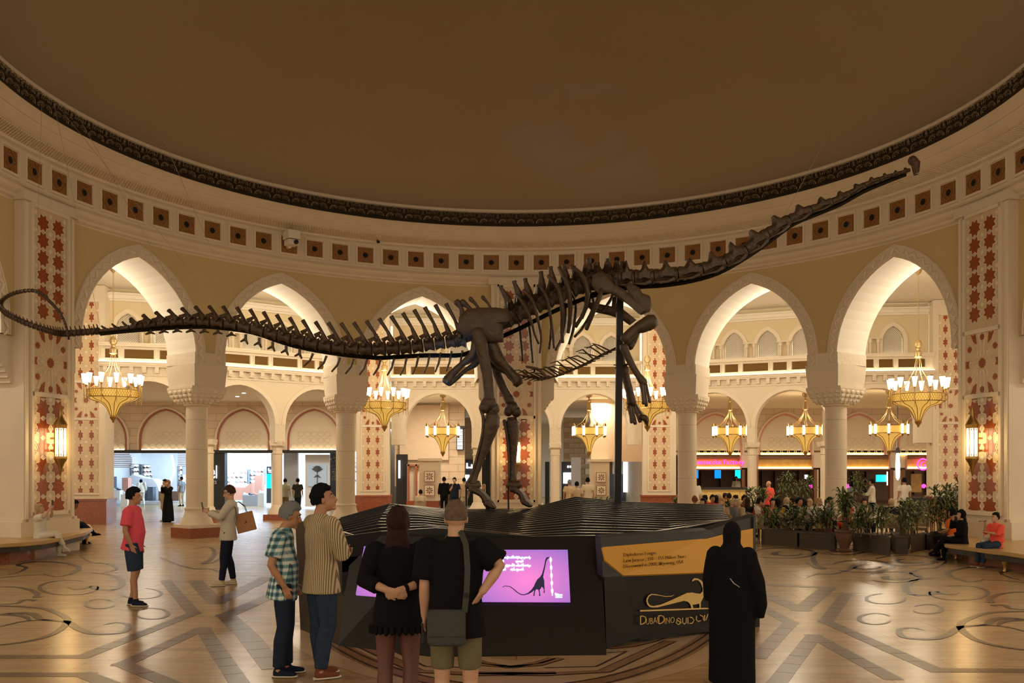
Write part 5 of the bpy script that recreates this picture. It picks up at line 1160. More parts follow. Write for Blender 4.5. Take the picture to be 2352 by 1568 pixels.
# drawing on the right screen
def OS(u, v, lift=.02):                            # crop pixel (1040 + u/5.8075, 1130 + v/5.8075) on the screen plane
    px, py = 1040+u/5.8075, 1130+v/5.8075; t = (py-1262)/118.5; Y = 10.60-.30*t-lift; return W(px, py, Y)
def sil(poly, name, mt, parent):
    m_ = MB(); n = len(poly); A_ = [OS(u, v, .012) for u, v in poly]; m_.add(A_+[p+Vector((0, .008, 0)) for p in A_], [tuple(range(n))[::-1], tuple(range(n, 2*n))]+[(i, (i+1) % n, n+(i+1) % n, n+i) for i in range(n)])
    o = m_.build(name, M[mt], parent, tri=True); return o
def rel(o, par): return o
bodyp = [(1235, 900), (1250, 870), (1280, 862), (1290, 870), (1260, 895), (1245, 930), (1235, 990), (1215, 1080), (1205, 1130), (1220, 1180), (1222, 1230), (1225, 1300), (1228, 1340), (1212, 1345), (1216, 1300), (1200, 1270), (1185, 1260), (1175, 1285), (1158, 1300), (1162, 1340), (1170, 1382), (1150, 1384), (1152, 1350), (1140, 1298), (1110, 1295), (1095, 1330), (1092, 1382), (1074, 1382), (1080, 1340), (1086, 1305), (1060, 1330), (1010, 1358), (950, 1374), (900, 1366), (850, 1335), (800, 1290), (760, 1262), (700, 1254), (660, 1268), (665, 1258), (700, 1246), (765, 1254), (810, 1284), (860, 1328), (905, 1356), (950, 1362), (1000, 1345), (1050, 1300), (1085, 1250), (1100, 1210), (1130, 1160), (1165, 1130), (1190, 1090), (1215, 1000), (1225, 950)]
sil(bodyp, 'dinosaur_picture', 'ink', s2)
for k in range(5):
    u, v = 1306+k*5, 880+k*104; sil([(u-8, v-8), (u, v-18), (u+8, v-8), (u+16, v+10), (u+14, v+40), (u+6, v+55), (u+8, v+84), (u-4, v+84), (u-4, v+55), (u-14, v+38), (u-16, v+10)], 'figure_icon', 'stext', s2)
sil([(1362, 1345), (1372, 1338), (1380, 1352), (1400, 1350), (1430, 1362), (1462, 1358), (1462, 1380), (1400, 1386), (1366, 1380)], 'screen_logo', 'stextc', s2); sil([(1366, 1392), (1462, 1392), (1458, 1408), (1370, 1408)], 'screen_logo', 'stextc', s2)
def scribble(u0, u1, v, seed, mt, parent, h=18, fn=OS):
    """a line of joined arabic-like strokes"""
    rnd = random.Random(seed); m_ = MB(); u = u0
    while u < u1:
        L = rnd.uniform(30, 70); e = min(u+L, u1); p = [fn(u+(e-u)*t, v+h*.5-(h*.35*abs(sin(t*pi*rnd.choice((2, 3))))), .014) for t in [i/8 for i in range(9)]]
        m_.tube(p, .009, 4)
        for k in range(rnd.randint(1, 3)):
            x_ = rnd.uniform(u, e); m_.bar(fn(x_, v+h*.5, .014), fn(x_+2, v-h*rnd.uniform(.2, .9), .014), .012, .008)
        x_ = rnd.uniform(u, e); m_.ell(fn(x_, v+h*.95*rnd.choice((1, -1)), .014), (.010, .006, .010), n=5, k=3)
        u = e+rnd.uniform(6, 14)
    o = m_.build('screen_text', M[mt], parent); return tag(o, kind='stuff')
def screen_line(s, u, v, size, mt):
    o = text(s, OS(u, v, .02), size, M[mt], rot=(radians(62), 0, 0), name='screen_digits', ext=.002, parent=s2); return o
scribble(570, 1035, 868, 1, 'stextc', s2); 
scribble(615, 690, 918, 2, 'stext', s2); scribble(840, 940, 918, 5, 'stext', s2); scribble(565, 1045, 975, 3, 'stext', s2); scribble(640, 700, 1030, 4, 'stext', s2); scribble(770, 955, 1030, 6, 'stext', s2)
for s, u, v in (('7.6', 765, 934), ('25', 960, 934), ('25', 735, 1045), ('(', 825, 934), (')', 700, 934)):
    screen_line(s, u, v, .075, 'stext')
for o in list(s2.children): o.location = (0, 0, 0) if o.type == 'MESH' else o.location
# parented drawings were built in world space: undo the parent's offset
for o in s2.children:
    o.matrix_parent_inverse = Matrix.Translation(-(plin.location+s2.location)) if False else Matrix.Identity(4)
sil2 = [(846, 1256), (856, 1256), (855, 1262), (845, 1262)]
# right-hand sign side
def side(px, py, d=0.0):                           # point on the right face; depth grows with x
    Y = 10.45+(px-1385)*(12.0-10.45)/(1743-1385)-d; return W(px, py, Y)
def sidep(px, pts, name, mt, th, d): return face([side(x, y, d) for x, y in pts], name, mt, th)
sidep(0, [(1380, 1234), (1628, 1217), (1694, 1196), (1736, 1185), (1736, 1306), (1385, 1325)], 'sign_back', 'pgrey', .10, 0)
gold = sidep(0, [(1384, 1256), (1612, 1237), (1622, 1237), (1680, 1222), (1731, 1213), (1731, 1310), (1432, 1321), (1390, 1286)], 'gold_sign', 'gold', .03, .03)
sidep(0, [(1386, 1262), (1431, 1322), (1745, 1306), (1745, 1442), (1650, 1449), (1470, 1463), (1393, 1490)], 'logo_panel', 'pblack', .12, -.02)
sidep(0, [(1731, 1186), (1736, 1186), (1736, 1308), (1731, 1308)], 'sign_edge', 'pgrey', .2, .04)
def sc3(u, v): return (1380+u/5.8075, 1130+v/5.8075)
def logo(poly, name, mt='goldlogo'):
    pts = [side(*sc3(u, v), .03) for u, v in poly]; m_ = MB(); n = len(pts); m_.add(pts+[p+Vector((0, .02, 0)) for p in pts], [tuple(range(n))[::-1], tuple(range(n, 2*n))]+[(i, (i+1) % n, n+(i+1) % n, n+i) for i in range(n)])
    return fin(m_.build(name, M[mt], plin, tri=True), plin)
top_ = [(985, 1366), (940, 1384), (870, 1388), (800, 1376), (740, 1362), (680, 1356), (640, 1375), (615, 1410), (607, 1450), (620, 1500), (650, 1528), (690, 1538), (760, 1534), (900, 1500), (1060, 1460), (1110, 1448), (1160, 1460), (1190, 1490), (1205, 1530), (1210, 1560), (1235, 1560), (1225, 1500), (1270, 1495), (1310, 1485), (1318, 1520), (1312, 1555), (1332, 1553), (1335, 1470), (1370, 1400), (1395, 1330), (1392, 1290), (1375, 1230), (1345, 1180), (1300, 1152), (1250, 1146), (1222, 1165), (1216, 1190), (1240, 1180), (1260, 1170), (1300, 1175), (1335, 1215), (1358, 1280), (1360, 1320), (1330, 1355), (1280, 1352), (1220, 1338), (1150, 1345), (1040, 1395), (920, 1450), (800, 1500), (700, 1520), (655, 1508), (632, 1475), (625, 1440), (640, 1395), (680, 1368), (760, 1376), (870, 1396), (945, 1390)]
logo(top_, 'dinosaur_logo')
logo([(520, 1583), (525, 1573), (1400, 1543), (1436, 1546), (1436, 1558), (530, 1592)], 'logo_line')
yaw = atan2(12.0-10.45, side(1743, 1300).x-side(1385, 1300).x)
def stext(s, px, py, size, mt, nm, width_px, d=.05):
    wd = (side(px+width_px, py).xy-side(px, py).xy).length; o = text(s, side(px, py, d), size, M[mt], rot=(pi/2, 0, yaw), name=nm, align='LEFT', ext=.004, parent=plin, width=wd); o.location = o.location-plin.location; return o
M['signink'] = mat('sign_ink', (.10, .05, .015), .6)
for s, y, wp in (('Diplodocus Longus', 1278.0, 72), ('Late Jurassic, 150 – 155 Million Years', 1291.5, 139), ('Discovered in 2008, Wyoming, USA', 1304.5, 133)): stext(s, 1432, y, .062, 'signink', 'sign_text', wp)
stext('D', 1468, 1435, .155, 'goldlogo', 'logo_text', 14); stext('UBAI', 1483, 1434.5, .11, 'goldlogo', 'logo_text', 26); stext('D', 1510, 1433.5, .155, 'goldlogo', 'logo_text', 14); stext('INO', 1525.5, 1433, .11, 'goldlogo', 'logo_text', 22)
def sside(u, v, lift): x, y = sc3(u, v); return side(x, y, .035)
for u0, u1, v, s_ in ((1320, 1430, 885, 11), (1170, 1400, 965, 12), (1920, 2005, 775, 13), (1920, 2000, 855, 14)):
    o = scribble(u0, u1, v, s_, 'signink', None, 16, sside); o.parent = plin; fin(o, plin)
m_ = MB()
def lp(u, v): return side(1468+u, 1400+v, .04)
for arcp in ([(87, 24), (85, 30), (90, 34), (96, 30), (95, 22), (90, 19), (86, 22), (95, 30)], [(100, 18), (100, 30), (104, 33), (108, 29), (108, 18)], [(112, 17), (112, 32)], [(116, 17), (122, 18), (126, 24), (122, 31), (116, 31)], [(132, 14), (131, 22), (135, 27), (141, 25)], [(140, 12), (147, 16), (148, 24)], [(150, 12), (150, 26)], [(153, 24), (158, 10)]):
    m_.tube([lp(*p) for p in arcp], .0065, 5)
o = m_.build('logo_text', M['goldlogo'], plin); fin(o, plin)
# dark left flank
face([G(678, 1193, 12.6), G(812, 1228, 11.05), G(776, 1482, 10.75), G(690, 1448, 11.8)], 'side_flank', 'pblack', .2)

# ---------------------------------------------------------------- people
SK = {k: mat('skin_'+k, c, .55, var=.12, vscale=12) for k, c in dict(light=(.52, .30, .19), mid=(.42, .21, .115), dark=(.20, .095, .05), tights=(.12, .045, .035)).items()}
HR = {k: mat('hair_'+k, c, .6, spec=.15, bump=.5, bscale=60, var=.4, vscale=30) for k, c in dict(black=(.012, .009, .008), brown=(.05, .025, .014), maroon=(.030, .008, .010), grey=(.32, .28, .23), greybrown=(.15, .10, .07), blond=(.50, .34, .17), red=(.25, .08, .03)).items()}
def cloth(name, c, **k): return mat('cloth_'+name, c, .9, bump=.25, bscale=35, spec=.12, **k)
def stripes(name, c1, c2, freq, mode):
    m = bpy.data.materials.new('cloth_'+name); m.use_nodes = True; nt = m.node_tree; b = nt.nodes['Principled BSDF']; L = nt.links; b.inputs['Roughness'].default_value = .85
    tc = nt.nodes.new('ShaderNodeTexCoord'); sx = nt.nodes.new('ShaderNodeSeparateXYZ'); L.new(tc.outputs['Object'], sx.inputs[0])
    def mth(op, a, v=None, b_=None):
        n = nt.nodes.new('ShaderNodeMath'); n.operation = op
        for i, q in enumerate((a, v if b_ is None else b_)):
            if q is None: continue
            if hasattr(q, 'links') or hasattr(q, 'is_linked'): L.new(q, n.inputs[i])
            else: n.inputs[i].default_value = q
        return n.outputs[0]
    def wave(axis, f, thr):
        s = mth('SINE', mth('MULTIPLY', axis, f)); return mth('GREATER_THAN', s, thr)
    xy = mth('ADD', sx.outputs[0], mth('MULTIPLY', sx.outputs[1], .8))
    if mode == 'stripe':
        f = wave(xy, freq, .1); mx = nt.nodes.new('ShaderNodeMix'); mx.data_type = 'RGBA'; L.new(f, mx.inputs[0]); mx.inputs[6].default_value = (*c1, 1); mx.inputs[7].default_value = (*c2, 1); L.new(mx.outputs[2], b.inputs['Base Color'])
    else:
        f = wave(xy, freq, -.1); g = wave(sx.outputs[2], freq, -.1); f2 = wave(xy, freq*3, .8); g2 = wave(sx.outputs[2], freq*3, .8)
        s = mth('MULTIPLY', mth('ADD', f, g), .5); s2 = mth('MULTIPLY', mth('ADD', f2, g2), .3); cr = nt.nodes.new('ShaderNodeValToRGB'); cr.color_ramp.interpolation = 'LINEAR'
        e = cr.color_ramp.elements; e[0].position = 0; e[0].color = (.62, .66, .62, 1); e[1].position = 1; e[1].color = (.02, .05, .08, 1); k = e.new(.5); k.color = (.10, .26, .32, 1)
        L.new(mth('ADD', s, mth('MULTIPLY', s2, -.4)), cr.inputs[0]); L.new(cr.outputs[0], b.inputs['Base Color'])
    return m
CL = dict(pink=cloth('coral_red', (.66, .085, .12)), denim=cloth('denim', (.028, .045, .085), var=.3, vscale=30), darkdenim=cloth('dark_denim', (.018, .028, .05), var=.3, vscale=30), navy=cloth('navy', (.012, .016, .035)),
          black=cloth('black', (.006, .006, .008)), white=cloth('white', (.62, .58, .50)), offwhite=cloth('offwhite', (.50, .46, .38)), yellow=cloth('yellow', (.42, .27, .03)), olive=cloth('olive', (.14, .12, .07)), cream=cloth('cream', (.50, .42, .30)),
          coral=cloth('bright_coral', (.80, .10, .07)), orange=cloth('orange', (.60, .13, .02)), green=cloth('pale_green', (.30, .33, .25)), dgreen=cloth('dark_green', (.03, .035, .028)), grey=cloth('grey', (.16, .17, .18)), beige=cloth('beige', (.45, .34, .22)), red=cloth('red', (.45, .05, .03)),
          striped=stripes('striped', (.46, .38, .24), (.17, .12, .06), 260, 'stripe'), plaid=stripes('plaid', None, None, 92, 'plaid'), scarf=cloth('patterned_scarf', (.45, .28, .20), col2=(.10, .05, .04), vscale=25))
SOLE = cloth('white_rubber', (.62, .58, .50)); BROWNSHOE = cloth('brown_leather', (.16, .055, .03))
DEF = dict(pel=(0, 0, .95), waist=(0, 0, 1.10), chest=(0, 0, 1.30), neck=(0, -.015, 1.475), head=(0, .015, 1.625),
           shL=(-.175, -.01, 1.425), elL=(-.235, -.03, 1.14), wrL=(-.245, .03, .90), shR=(.175, -.01, 1.425), elR=(.235, -.03, 1.14), wrR=(.245, .03, .90),
           hiL=(-.09, 0, .92), knL=(-.10, .02, .50), anL=(-.10, -.02, .09), hiR=(.09, 0, .92), knR=(.10, .02, .50), anR=(.10, -.02, .09))
UPY = Vector((0, 1, 0))
QUEUE = []
def remesh_obj(mb, name, material, parent, vox, smooth_it=2):
    me = mb.mesh(name+'_src', material, fixn=True); o = bpy.data.objects.new(name, me); COL.objects.link(o); o.parent = parent
    r = o.modifiers.new('r', 'REMESH'); r.mode = 'VOXEL'; r.voxel_size = vox; r.use_smooth_shade = True
    s = o.modifiers.new('s', 'SMOOTH'); s.factor = .5; s.iterations = smooth_it
    QUEUE.append(o); return o
def lerp(a, b, t): return a+(b-a)*t
def person(label, loc, face_deg, h, J=None, skin='mid', hair=('short', 'black'), top=('black', .45, .0), bottom=('denim', 1.0), shoes='black', look=(0, 0), build=1.0, vox=.012, hands=None, extra=None, group=None, belly=0.0, eyes=False, gest=None):
    """face_deg: 0 looks away from the viewer, 90 looks left, -90 looks right, 180 looks at the viewer"""
    r = empty('person', loc, radians(face_deg), label, 'person', group); s = h/1.75; r.scale = (s, s, s)
    P = {k: Vector(v) for k, v in DEF.items()}
    for k, v in (J or {}).items(): P[k] = Vector(v)
    hd = P['head']; Hm = Matrix.Rotation(radians(look[0]), 3, 'Z') @ Matrix.Rotation(radians(look[1]), 3, 'X')
    def H(x, y, z): return hd+Hm @ Vector((x, y, z))
    B = build; body = MB()
    spn = [P['pel']+(P['pel']-P['waist']).normalized()*.07, P['pel'], P['waist'], P['chest'], lerp(P['chest'], P['neck'], .62), P['neck']+Vector((0, 0, .0))]
    def torso(m_, inf, hem=0.0, z0=True, flare=0.0):
        rr = [(.145, .105), (.162*B, .118*B), (.142*B, .105*B+belly), (.160*B, .112*B), (.150*B, .088), (.062, .060)]
        pts = list(spn)
        if hem: pts = [P['pel']+(P['pel']-P['waist']).normalized()*(.04+hem)]+pts[1:]; rr[0] = (.168*B+flare, .124*B+flare)
        m_.tube(pts, [(a+inf, b+inf) for a, b in rr], 14, up=UPY)
        for sd in 'LR': m_.ell(P['sh'+sd]+Vector((0, 0, -.015)), (.062+inf, .062+inf, .06+inf))
    torso(body, 0)
    body.tube([P['neck']-Vector((0, 0, .05)), P['neck']+Vector((0, 0, .02)), hd+Vector((0, -.02, -.06))], [.062, .056, .055], 10)
    if B > 1.1: pass
    # head with face
    body.ell(H(0, -.012, .02), (.074, .094, .098), Hm.to_4x4().to_3x3(), 14, 10); body.ell(H(0, .022, -.045), (.058, .070, .072), Hm, 12, 8)
    body.tube([H(0, .078, .030), H(0, .100, -.012), H(0, .108, -.030), H(0, .088, -.040)], [.010, .013, .017, .012], 6)
    body.ell(H(0, .082, -.068), (.024, .014, .012), Hm, 8, 6); body.ell(H(0, .072, -.100), (.026, .022, .018), Hm, 8, 6); body.ell(H(0, .078, .038), (.055, .014, .010), Hm, 8, 6)
    for sx in (-1, 1): body.ell(H(sx*.076, -.008, -.012), (.009, .020, .032), Hm, 8, 6)
    arm = {}
    for sd, sx in (('L', -1), ('R', 1)):
        a, e, w_ = P['sh'+sd], P['el'+sd], P['wr'+sd]
        body.tube([a, lerp(a, e, .45), e, lerp(e, w_, .35), w_], [.050*B, .046*B, .039, .040, .027], 10)
        d = (hands or {}).get(sd) or ((w_-e).normalized(),)
        fd = Vector(d[0]).normalized(); lat = Vector(d[1]) if len(d) > 1 else Vector((0, 1, 0)); lat = (lat-fd*lat.dot(fd)).normalized(); nrm = fd.cross(lat)*(-sx); curl = d[2] if len(d) > 2 else .5
        if nrm.dot(Vector((-sx, 0, 0))) < 0 and len(d) < 2: nrm = -nrm
        pk = w_+fd*.085; body.tube([w_-fd*.01, w_+fd*.03, pk], [(.028, .020), (.038, .016), (.040, .014)], 8, up=nrm)
        for i, L in enumerate((.072, .082, .078, .062)):
            b0 = pk+lat*(.030-.020*i)-fd*.006; c1 = fd*cos(curl*.6)+nrm*sin(curl*.6); c2 = fd*cos(curl*1.5)+nrm*sin(curl*1.5); c3 = fd*cos(curl*2.3)+nrm*sin(curl*2.3)
            body.tube([b0, b0+c1*L*.45, b0+c1*L*.45+c2*L*.32, b0+c1*L*.45+c2*L*.32+c3*L*.25], [.0095, .009, .008, .007], 6)
        t0 = w_+fd*.025+lat*.026; body.tube([t0, t0+(fd*.6+lat*.8)*.035, t0+(fd*.6+lat*.8)*.035+(fd*.9+lat*.25+nrm*.3)*.035], [.012, .0105, .008], 6)
        hp, kn, an = P['hi'+sd], P['kn'+sd], P['an'+sd]
        cf = Vector((0, -.02, 0))
        body.tube([hp, lerp(hp, kn, .4), kn, lerp(kn, an, .3)+cf, lerp(kn, an, .7), an], [.082*B, .074*B, .054, .054, .038, .036], 12)
        body.tube([an+Vector((0, 0, 0)), an+Vector((0, -.01, -.045))], [.036, .036], 8)
    remesh_obj(body, 'body', SK[skin], r, vox*.75 if vox < .015 else vox)
    # clothes
    tmat, sl, hem = top[:3]; loose = top[3] if len(top) > 3 else .016
    t_ = MB(); torso(t_, loose, hem, flare=.012)
    t_.tube([P['neck']-Vector((0, 0, .03)), P['neck']+Vector((0, .0, .025))], [.078, .066], 10)
    for sd in 'LR':
        a, e, w_ = P['sh'+sd], P['el'+sd], P['wr'+sd]; up = loose+.008
        if sl <= 0: continue
        if sl <= .5: q = lerp(a, e, sl*2*.82); t_.tube([a, lerp(a, q, .5), q], [.052*B+up, .052*B+up, .050*B+up+.006], 10)
        else: q = lerp(e, w_, (sl-.5)*2*.95); t_.tube([a, lerp(a, e, .5), e, q], [.050*B+up, .047*B+up, .042+up, .034+up], 10)
    remesh_obj(t_, 'top', CL[tmat], r, vox*1.1)
    bm_, bl = bottom[:2]
    if bm_:
        p_ = MB(); p_.tube([lerp(P['pel'], P['waist'], .5), P['pel'], spn[0]], [(.150*B, .112*B), (.168*B, .126*B), (.150*B, .11*B)], 14, up=UPY)
        for sd in 'LR':
            hp, kn, an = P['hi'+sd], P['kn'+sd], P['an'+sd]; cf = Vector((0, -.015, 0)); lo = bottom[2] if len(bottom) > 2 else .012
            if bl < .6: p_.tube([hp+Vector((0, 0, .02)), lerp(hp, kn, .5), lerp(hp, kn, bl*2)], [.090*B+lo, .082*B+lo, .076*B+lo], 12)
            else: p_.tube([hp+Vector((0, 0, .02)), lerp(hp, kn, .45), kn, lerp(kn, an, .35)+cf, lerp(kn, an, .97*bl)], [.086*B+lo, .078*B+lo, .062+lo, .058+lo, .046+lo], 12)
        remesh_obj(p_, 'trousers' if bl > .6 else 'shorts', CL[bm_], r, vox*1.1)
    for sd, sx in (('L', -1), ('R', 1)):
        an = P['an'+sd]; kn = P['kn'+sd]; f = (gest or {}).get('foot'+sd); fd = Vector(f).normalized() if f else Vector((sx*.15, 1, 0)).normalized()
        sh = MB(); b0 = an+Vector((0, 0, -.045)); dn = Vector((0, 0, -1)) if not f else (fd.cross(Vector((1, 0, 0)))).normalized()
        if f and dn.z > 0: dn = -dn
        sh.tube([an+Vector((0, 0, .03)), an], [.044, .046], 10); sh.tube([b0-fd*.055, b0-fd*.02, b0+fd*.06+dn*.005, b0+fd*.13+dn*.012, b0+fd*.175+dn*.016], [(.030, .034), (.040, .042), (.044, .036), (.046, .028), (.030, .020)], 10, up=-dn)
        sm = BROWNSHOE if shoes == 'brown' else CL[shoes]; o = remesh_obj(sh, 'shoe', sm, r, vox)
        so_ = MB(); so_.tube([b0-fd*.065+dn*.032, b0-fd*.03+dn*.034, b0+fd*.08+dn*.034, b0+fd*.15+dn*.034, b0+fd*.188+dn*.032], [(.028, .012), (.042, .012), (.049, .012), (.046, .012), (.024, .010)], 10, up=-dn); so_.build('sole', SOLE if shoes != 'black' else CL['black'], r, smooth=40)
    # hair / cover
    st, hc = hair[:2]; low = dict(short=-.055, buzz=-.035, crop=-.05, long=-.13, bun=-.06, bald=.3, veil=-.2)[st]
    if st not in ('bald',):
        thick = dict(short=.018, buzz=.005, crop=.010, long=.018, bun=.010, veil=.020)[st]; n1, n2 = 30, 20; hm = MB(); vs = []
        for i in range(n2+1):
            th = pi*i/n2
            for j in range(n1):
                ph = 2*pi*j/n1; d = Vector((sin(th)*cos(ph), sin(th)*sin(ph), cos(th))); p = Vector((d.x*.077, d.y*.097, d.z*.101))
                facey = d.y > .38 and p.z < (.048 if st != 'veil' else .04) or (abs(d.x) > .55 and d.y > .02 and p.z < .0 and st in ('short', 'buzz', 'crop', 'bun')) or p.z < low
                if st == 'veil' and d.y < .5: facey = False
                k = 1+(thick/.09)*(1+.5*max(d.z, 0))*(1+random.uniform(-.30, .30) if st != 'veil' else 1) if not facey else .86
                vs.append(H(p.x*k, p.y*k-.012, p.z*k+.02))
        hm.add(vs, [(i*n1+j, i*n1+(j+1) % n1, (i+1)*n1+(j+1) % n1, (i+1)*n1+j) for i in range(n2) for j in range(n1)])
        mt_ = CL.get(hc) or HR[hc]; hm.build('headscarf' if st == 'veil' else 'hair', mt_, r, smooth=True)
        if st == 'long':
            L = hair[2] if len(hair) > 2 else .22; ln = MB(); ln.tube([H(0, -.04, .02), H(0, -.075, -.06), H(0, -.085, -.06)+Vector((0, -.01, -L*.4)), H(0, -.08, -.06)+Vector((0, -.02, -L*.8)), H(0, -.08, -.06)+Vector((0, -.01, -L))], [(.075, .05), (.088, .055), (.10, .045), (.105, .035), (.07, .02)], 12, up=UPY); remesh_obj(ln, 'hair', HR[hc], r, vox)
        if st == 'bun': b = MB(); b.ell(H(0, -.07, .10), (.038, .038, .038)); b.build('hair_bun', HR[hc], r, smooth=True)
    if eyes:
        for sx in (-1, 1):
            e = MB(); e.ell(H(sx*.030, .080, .012), (.013, .008, .008), Hm, 8, 6); e.build('eye', SOLE, r, smooth=True); e = MB(); e.ell(H(sx*.030, .087, .012), (.006, .004, .006), Hm, 6, 4); e.build('iris', CL['black'], r)
            b = MB(); b.tube([H(sx*.014, .090, .034), H(sx*.032, .090, .038), H(sx*.048, .080, .032)], .004, 5); b.build('eyebrow', HR['black'], r)
    r['J'] = 0; del r['J']
    r_P[r.name] = P
    return r
r_P = {}
def robe(r, mt, pts, radii, name='robe', vox=.014, arms=None):
    m_ = MB(); m_.tube(pts, radii, 16, up=UPY)
    for a in (arms or []): m_.tube(a[0], a[1], 10)
    return remesh_obj(m_, name, CL[mt], r, vox)
def at(px, Y, z=0): return ((px-PX)*Y/F, Y, z)
# 1 plaid shirt man
p1 = person('grey haired man in a teal plaid shirt and jeans, hand in pocket', at(652, 9.15), -82, 1.71, dict(head=(0, .07, 1.60), neck=(0, .01, 1.465), chest=(0, -.035, 1.30), waist=(0, .02, 1.10), shR=(.165, -.03, 1.41), shL=(-.165, -.03, 1.41), elR=(.235, -.10, 1.13), wrR=(.20, .03, .91), elL=(-.23, -.06, 1.13), wrL=(-.2, .07, .9), anR=(.09, -.04, .09), anL=(-.09, .02, .09)), 'mid', ('short', 'grey'), ('plaid', .45, .14, .024), ('darkdenim', 1, .018), 'navy', (0, -14), vox=.011, eyes=True, hands=dict(R=((-.1, .35, -1), (0, 1, .3), .5)))
# 2 striped shirt man
p2 = person('tall dark haired man in a cream striped shirt, arms crossed, looking up', at(738, 9.05), -52, 1.86, dict(head=(0, .03, 1.63), shR=(.185, 0, 1.42), shL=(-.185, 0, 1.42), elR=(.245, .09, 1.14), wrR=(.0, .21, 1.17), elL=(-.245, .09, 1.14), wrL=(.02, .23, 1.14), anR=(.07, -.04, .09), anL=(-.10, .05, .09)), 'mid', ('short', 'black'), ('striped', .94, .13, .024), ('denim', 1, .016), 'brown', (-38, 12), vox=.011, build=1.06, eyes=True, hands=dict(R=((-1, .2, .1), (0, .3, 1), .3), L=((1, .1, .1), (0, .3, 1), .3)))
# 3 woman in the black dress, hands clasped behind
p3 = person('long haired woman in a short black dress, hands clasped behind her back', at(914, 7.2), 2, 1.72, dict(head=(0, .03, 1.62), elL=(-.245, -.09, 1.19), wrL=(-.055, -.215, 1.13), elR=(.245, -.09, 1.19), wrR=(.065, -.205, 1.14)), 'light', ('long', 'maroon', .24), ('black', .80, .10, .026), (None, 0), 'black', (0, 6), vox=.010, hands=dict(L=((.95, -.12, -.35), (0, .3, -1), .35), R=((-.95, -.18, -.45), (0, .3, -1), .35)))
robe(p3, 'black', [Vector((0, 0, z)) for z in (1.20, 1.08, .98, .90, .83, .795)], [(.15, .12), (.165, .135), (.19, .155), (.20, .165), (.205, .17), (.21, .175)], 'skirt', .012)
m_ = MB()
for i in range(26):
    a = 2*pi*i/26; p = Vector((.21*cos(a), .175*sin(a), .79)); m_.tube([p+Vector((0, 0, .05)), p, p+Vector((.01*cos(a), .01*sin(a), -.015+.012*(i % 2)))], [.02, .024, .012], 5)
m_.build('ruffle_hem', CL['black'], p3, smooth=True)
for sd, sx in (('L', -1), ('R', 1)):
    m_ = MB(); P = r_P[p3.name]; m_.tube([P['hi'+sd]+Vector((0, 0, -.04)), lerp(P['hi'+sd], P['kn'+sd], .5), P['kn'+sd], lerp(P['kn'+sd], P['an'+sd], .3)+Vector((0, -.03, 0)), P['an'+sd]], [.092, .080, .060, .062, .042], 14); m_.build('tights', SK['tights'], p3, smooth=True)
m_ = MB(); P = r_P[p3.name]; q = lerp(P['elR'], P['wrR'], .93); d = (P['wrR']-P['elR']).normalized(); m_.tube([q-d*.014, q+d*.014], [.034, .033], 14); m_.build('wrist_watch', CL['black'], p3)
# 4 man with the bag
p4 = person('short haired man in a black shirt and khaki shorts, one hand on his hip', at(1047, 6.65), -6, 1.80, dict(elR=(.315, -.04, 1.30), wrR=(.195, -.10, 1.12), elL=(-.215, -.03, 1.15), wrL=(-.225, .03, .93), shL=(-.19, -.01, 1.42), shR=(.19, -.01, 1.42)), 'light', ('buzz', 'greybrown'), ('black', .5, .10, .034), ('olive', .40, .004), 'black', (4, 0), vox=.010, build=1.02, belly=.02, hands=dict(R=((-.55, .25, -.8), (.3, .9, 0), .2), L=((0, .1, -1), (0, 1, 0), 1.0)))
sb = empty('shoulder_bag', (p4.location.x-.05, p4.location.y-.235, .93), 0, 'dark grey-green messenger bag hanging behind the khaki shorts man', 'bag')
m_ = MB(); m_.tube([(0, 0, -.13), (0, 0, -.11), (0, 0, .10), (0, 0, .12)], [(.12, .035), (.135, .045), (.135, .04), (.12, .03)], 16, up=UPY); BAG = mat('bag_canvas', (.035, .04, .036), .8, bump=.4, bscale=50); o = remesh_obj(m_, 'bag_body', BAG, sb, .012)
m_ = MB(); m_.box((0, -.046, .03), (.255, .012, .17)); m_.build('bag_flap', BAG, sb)
m_ = MB(); m_.tube([(.125, 0, .10), (.14, 0, .25), (.145, .02, .40), (.13, .09, .56), (.09, .17, .645), (.03, .24, .66), (-.03, .33, .60)], [(.020, .004)]*7, 6, up=UPY); m_.build('bag_strap', BAG, sb, smooth=True)
m_ = MB(); m_.box((.138, -.01, .22), (.03, .012, .03)); m_.build('strap_buckle', M['steel'], sb)
ph = MB(); ph.box((p4.location.x-.235*1.03, p4.location.y+.05, .845), (.012, .075, .14)); tag(ph.build('mobile_phone', M['black']), 'black phone in the left hand of the khaki shorts man', 'phone')
# 5 woman in black abaya
p5 = person('short woman in a full black robe and headscarf near the gold sign', at(1681, 8.75), -25, 1.52, dict(head=(0, .01, 1.615)), 'mid', ('veil', 'black'), ('black', 1, .1, .03), ('black', 1), 'black', (0, -4), vox=.013, build=1.15)
robe(p5, 'black', [Vector((0, 0, z)) for z in (1.56, 1.49, 1.42, 1.30, 1.10, .9, .6, .3, .03)], [(.075, .08), (.12, .10), (.20, .13), (.245, .155), (.25, .165), (.255, .18), (.25, .19), (.25, .20), (.255, .21)], 'robe', .014,
     [([Vector((.19, 0, 1.40)), Vector((.27, 0, 1.12)), Vector((.305, 0, .88)), Vector((.30, .03, .74))], [.075, .085, .075, .04]), ([Vector((-.19, 0, 1.40)), Vector((-.25, 0, 1.12)), Vector((-.26, .06, .9))], [.07, .07, .06])])
robe(p5, 'black', [Vector((0, 0, z)) for z in (1.70, 1.62, 1.54, 1.48, 1.40, 1.32)], [(.07, .09), (.098, .115), (.092, .115), (.115, .125), (.17, .15), (.20, .165)], 'headscarf', .012)
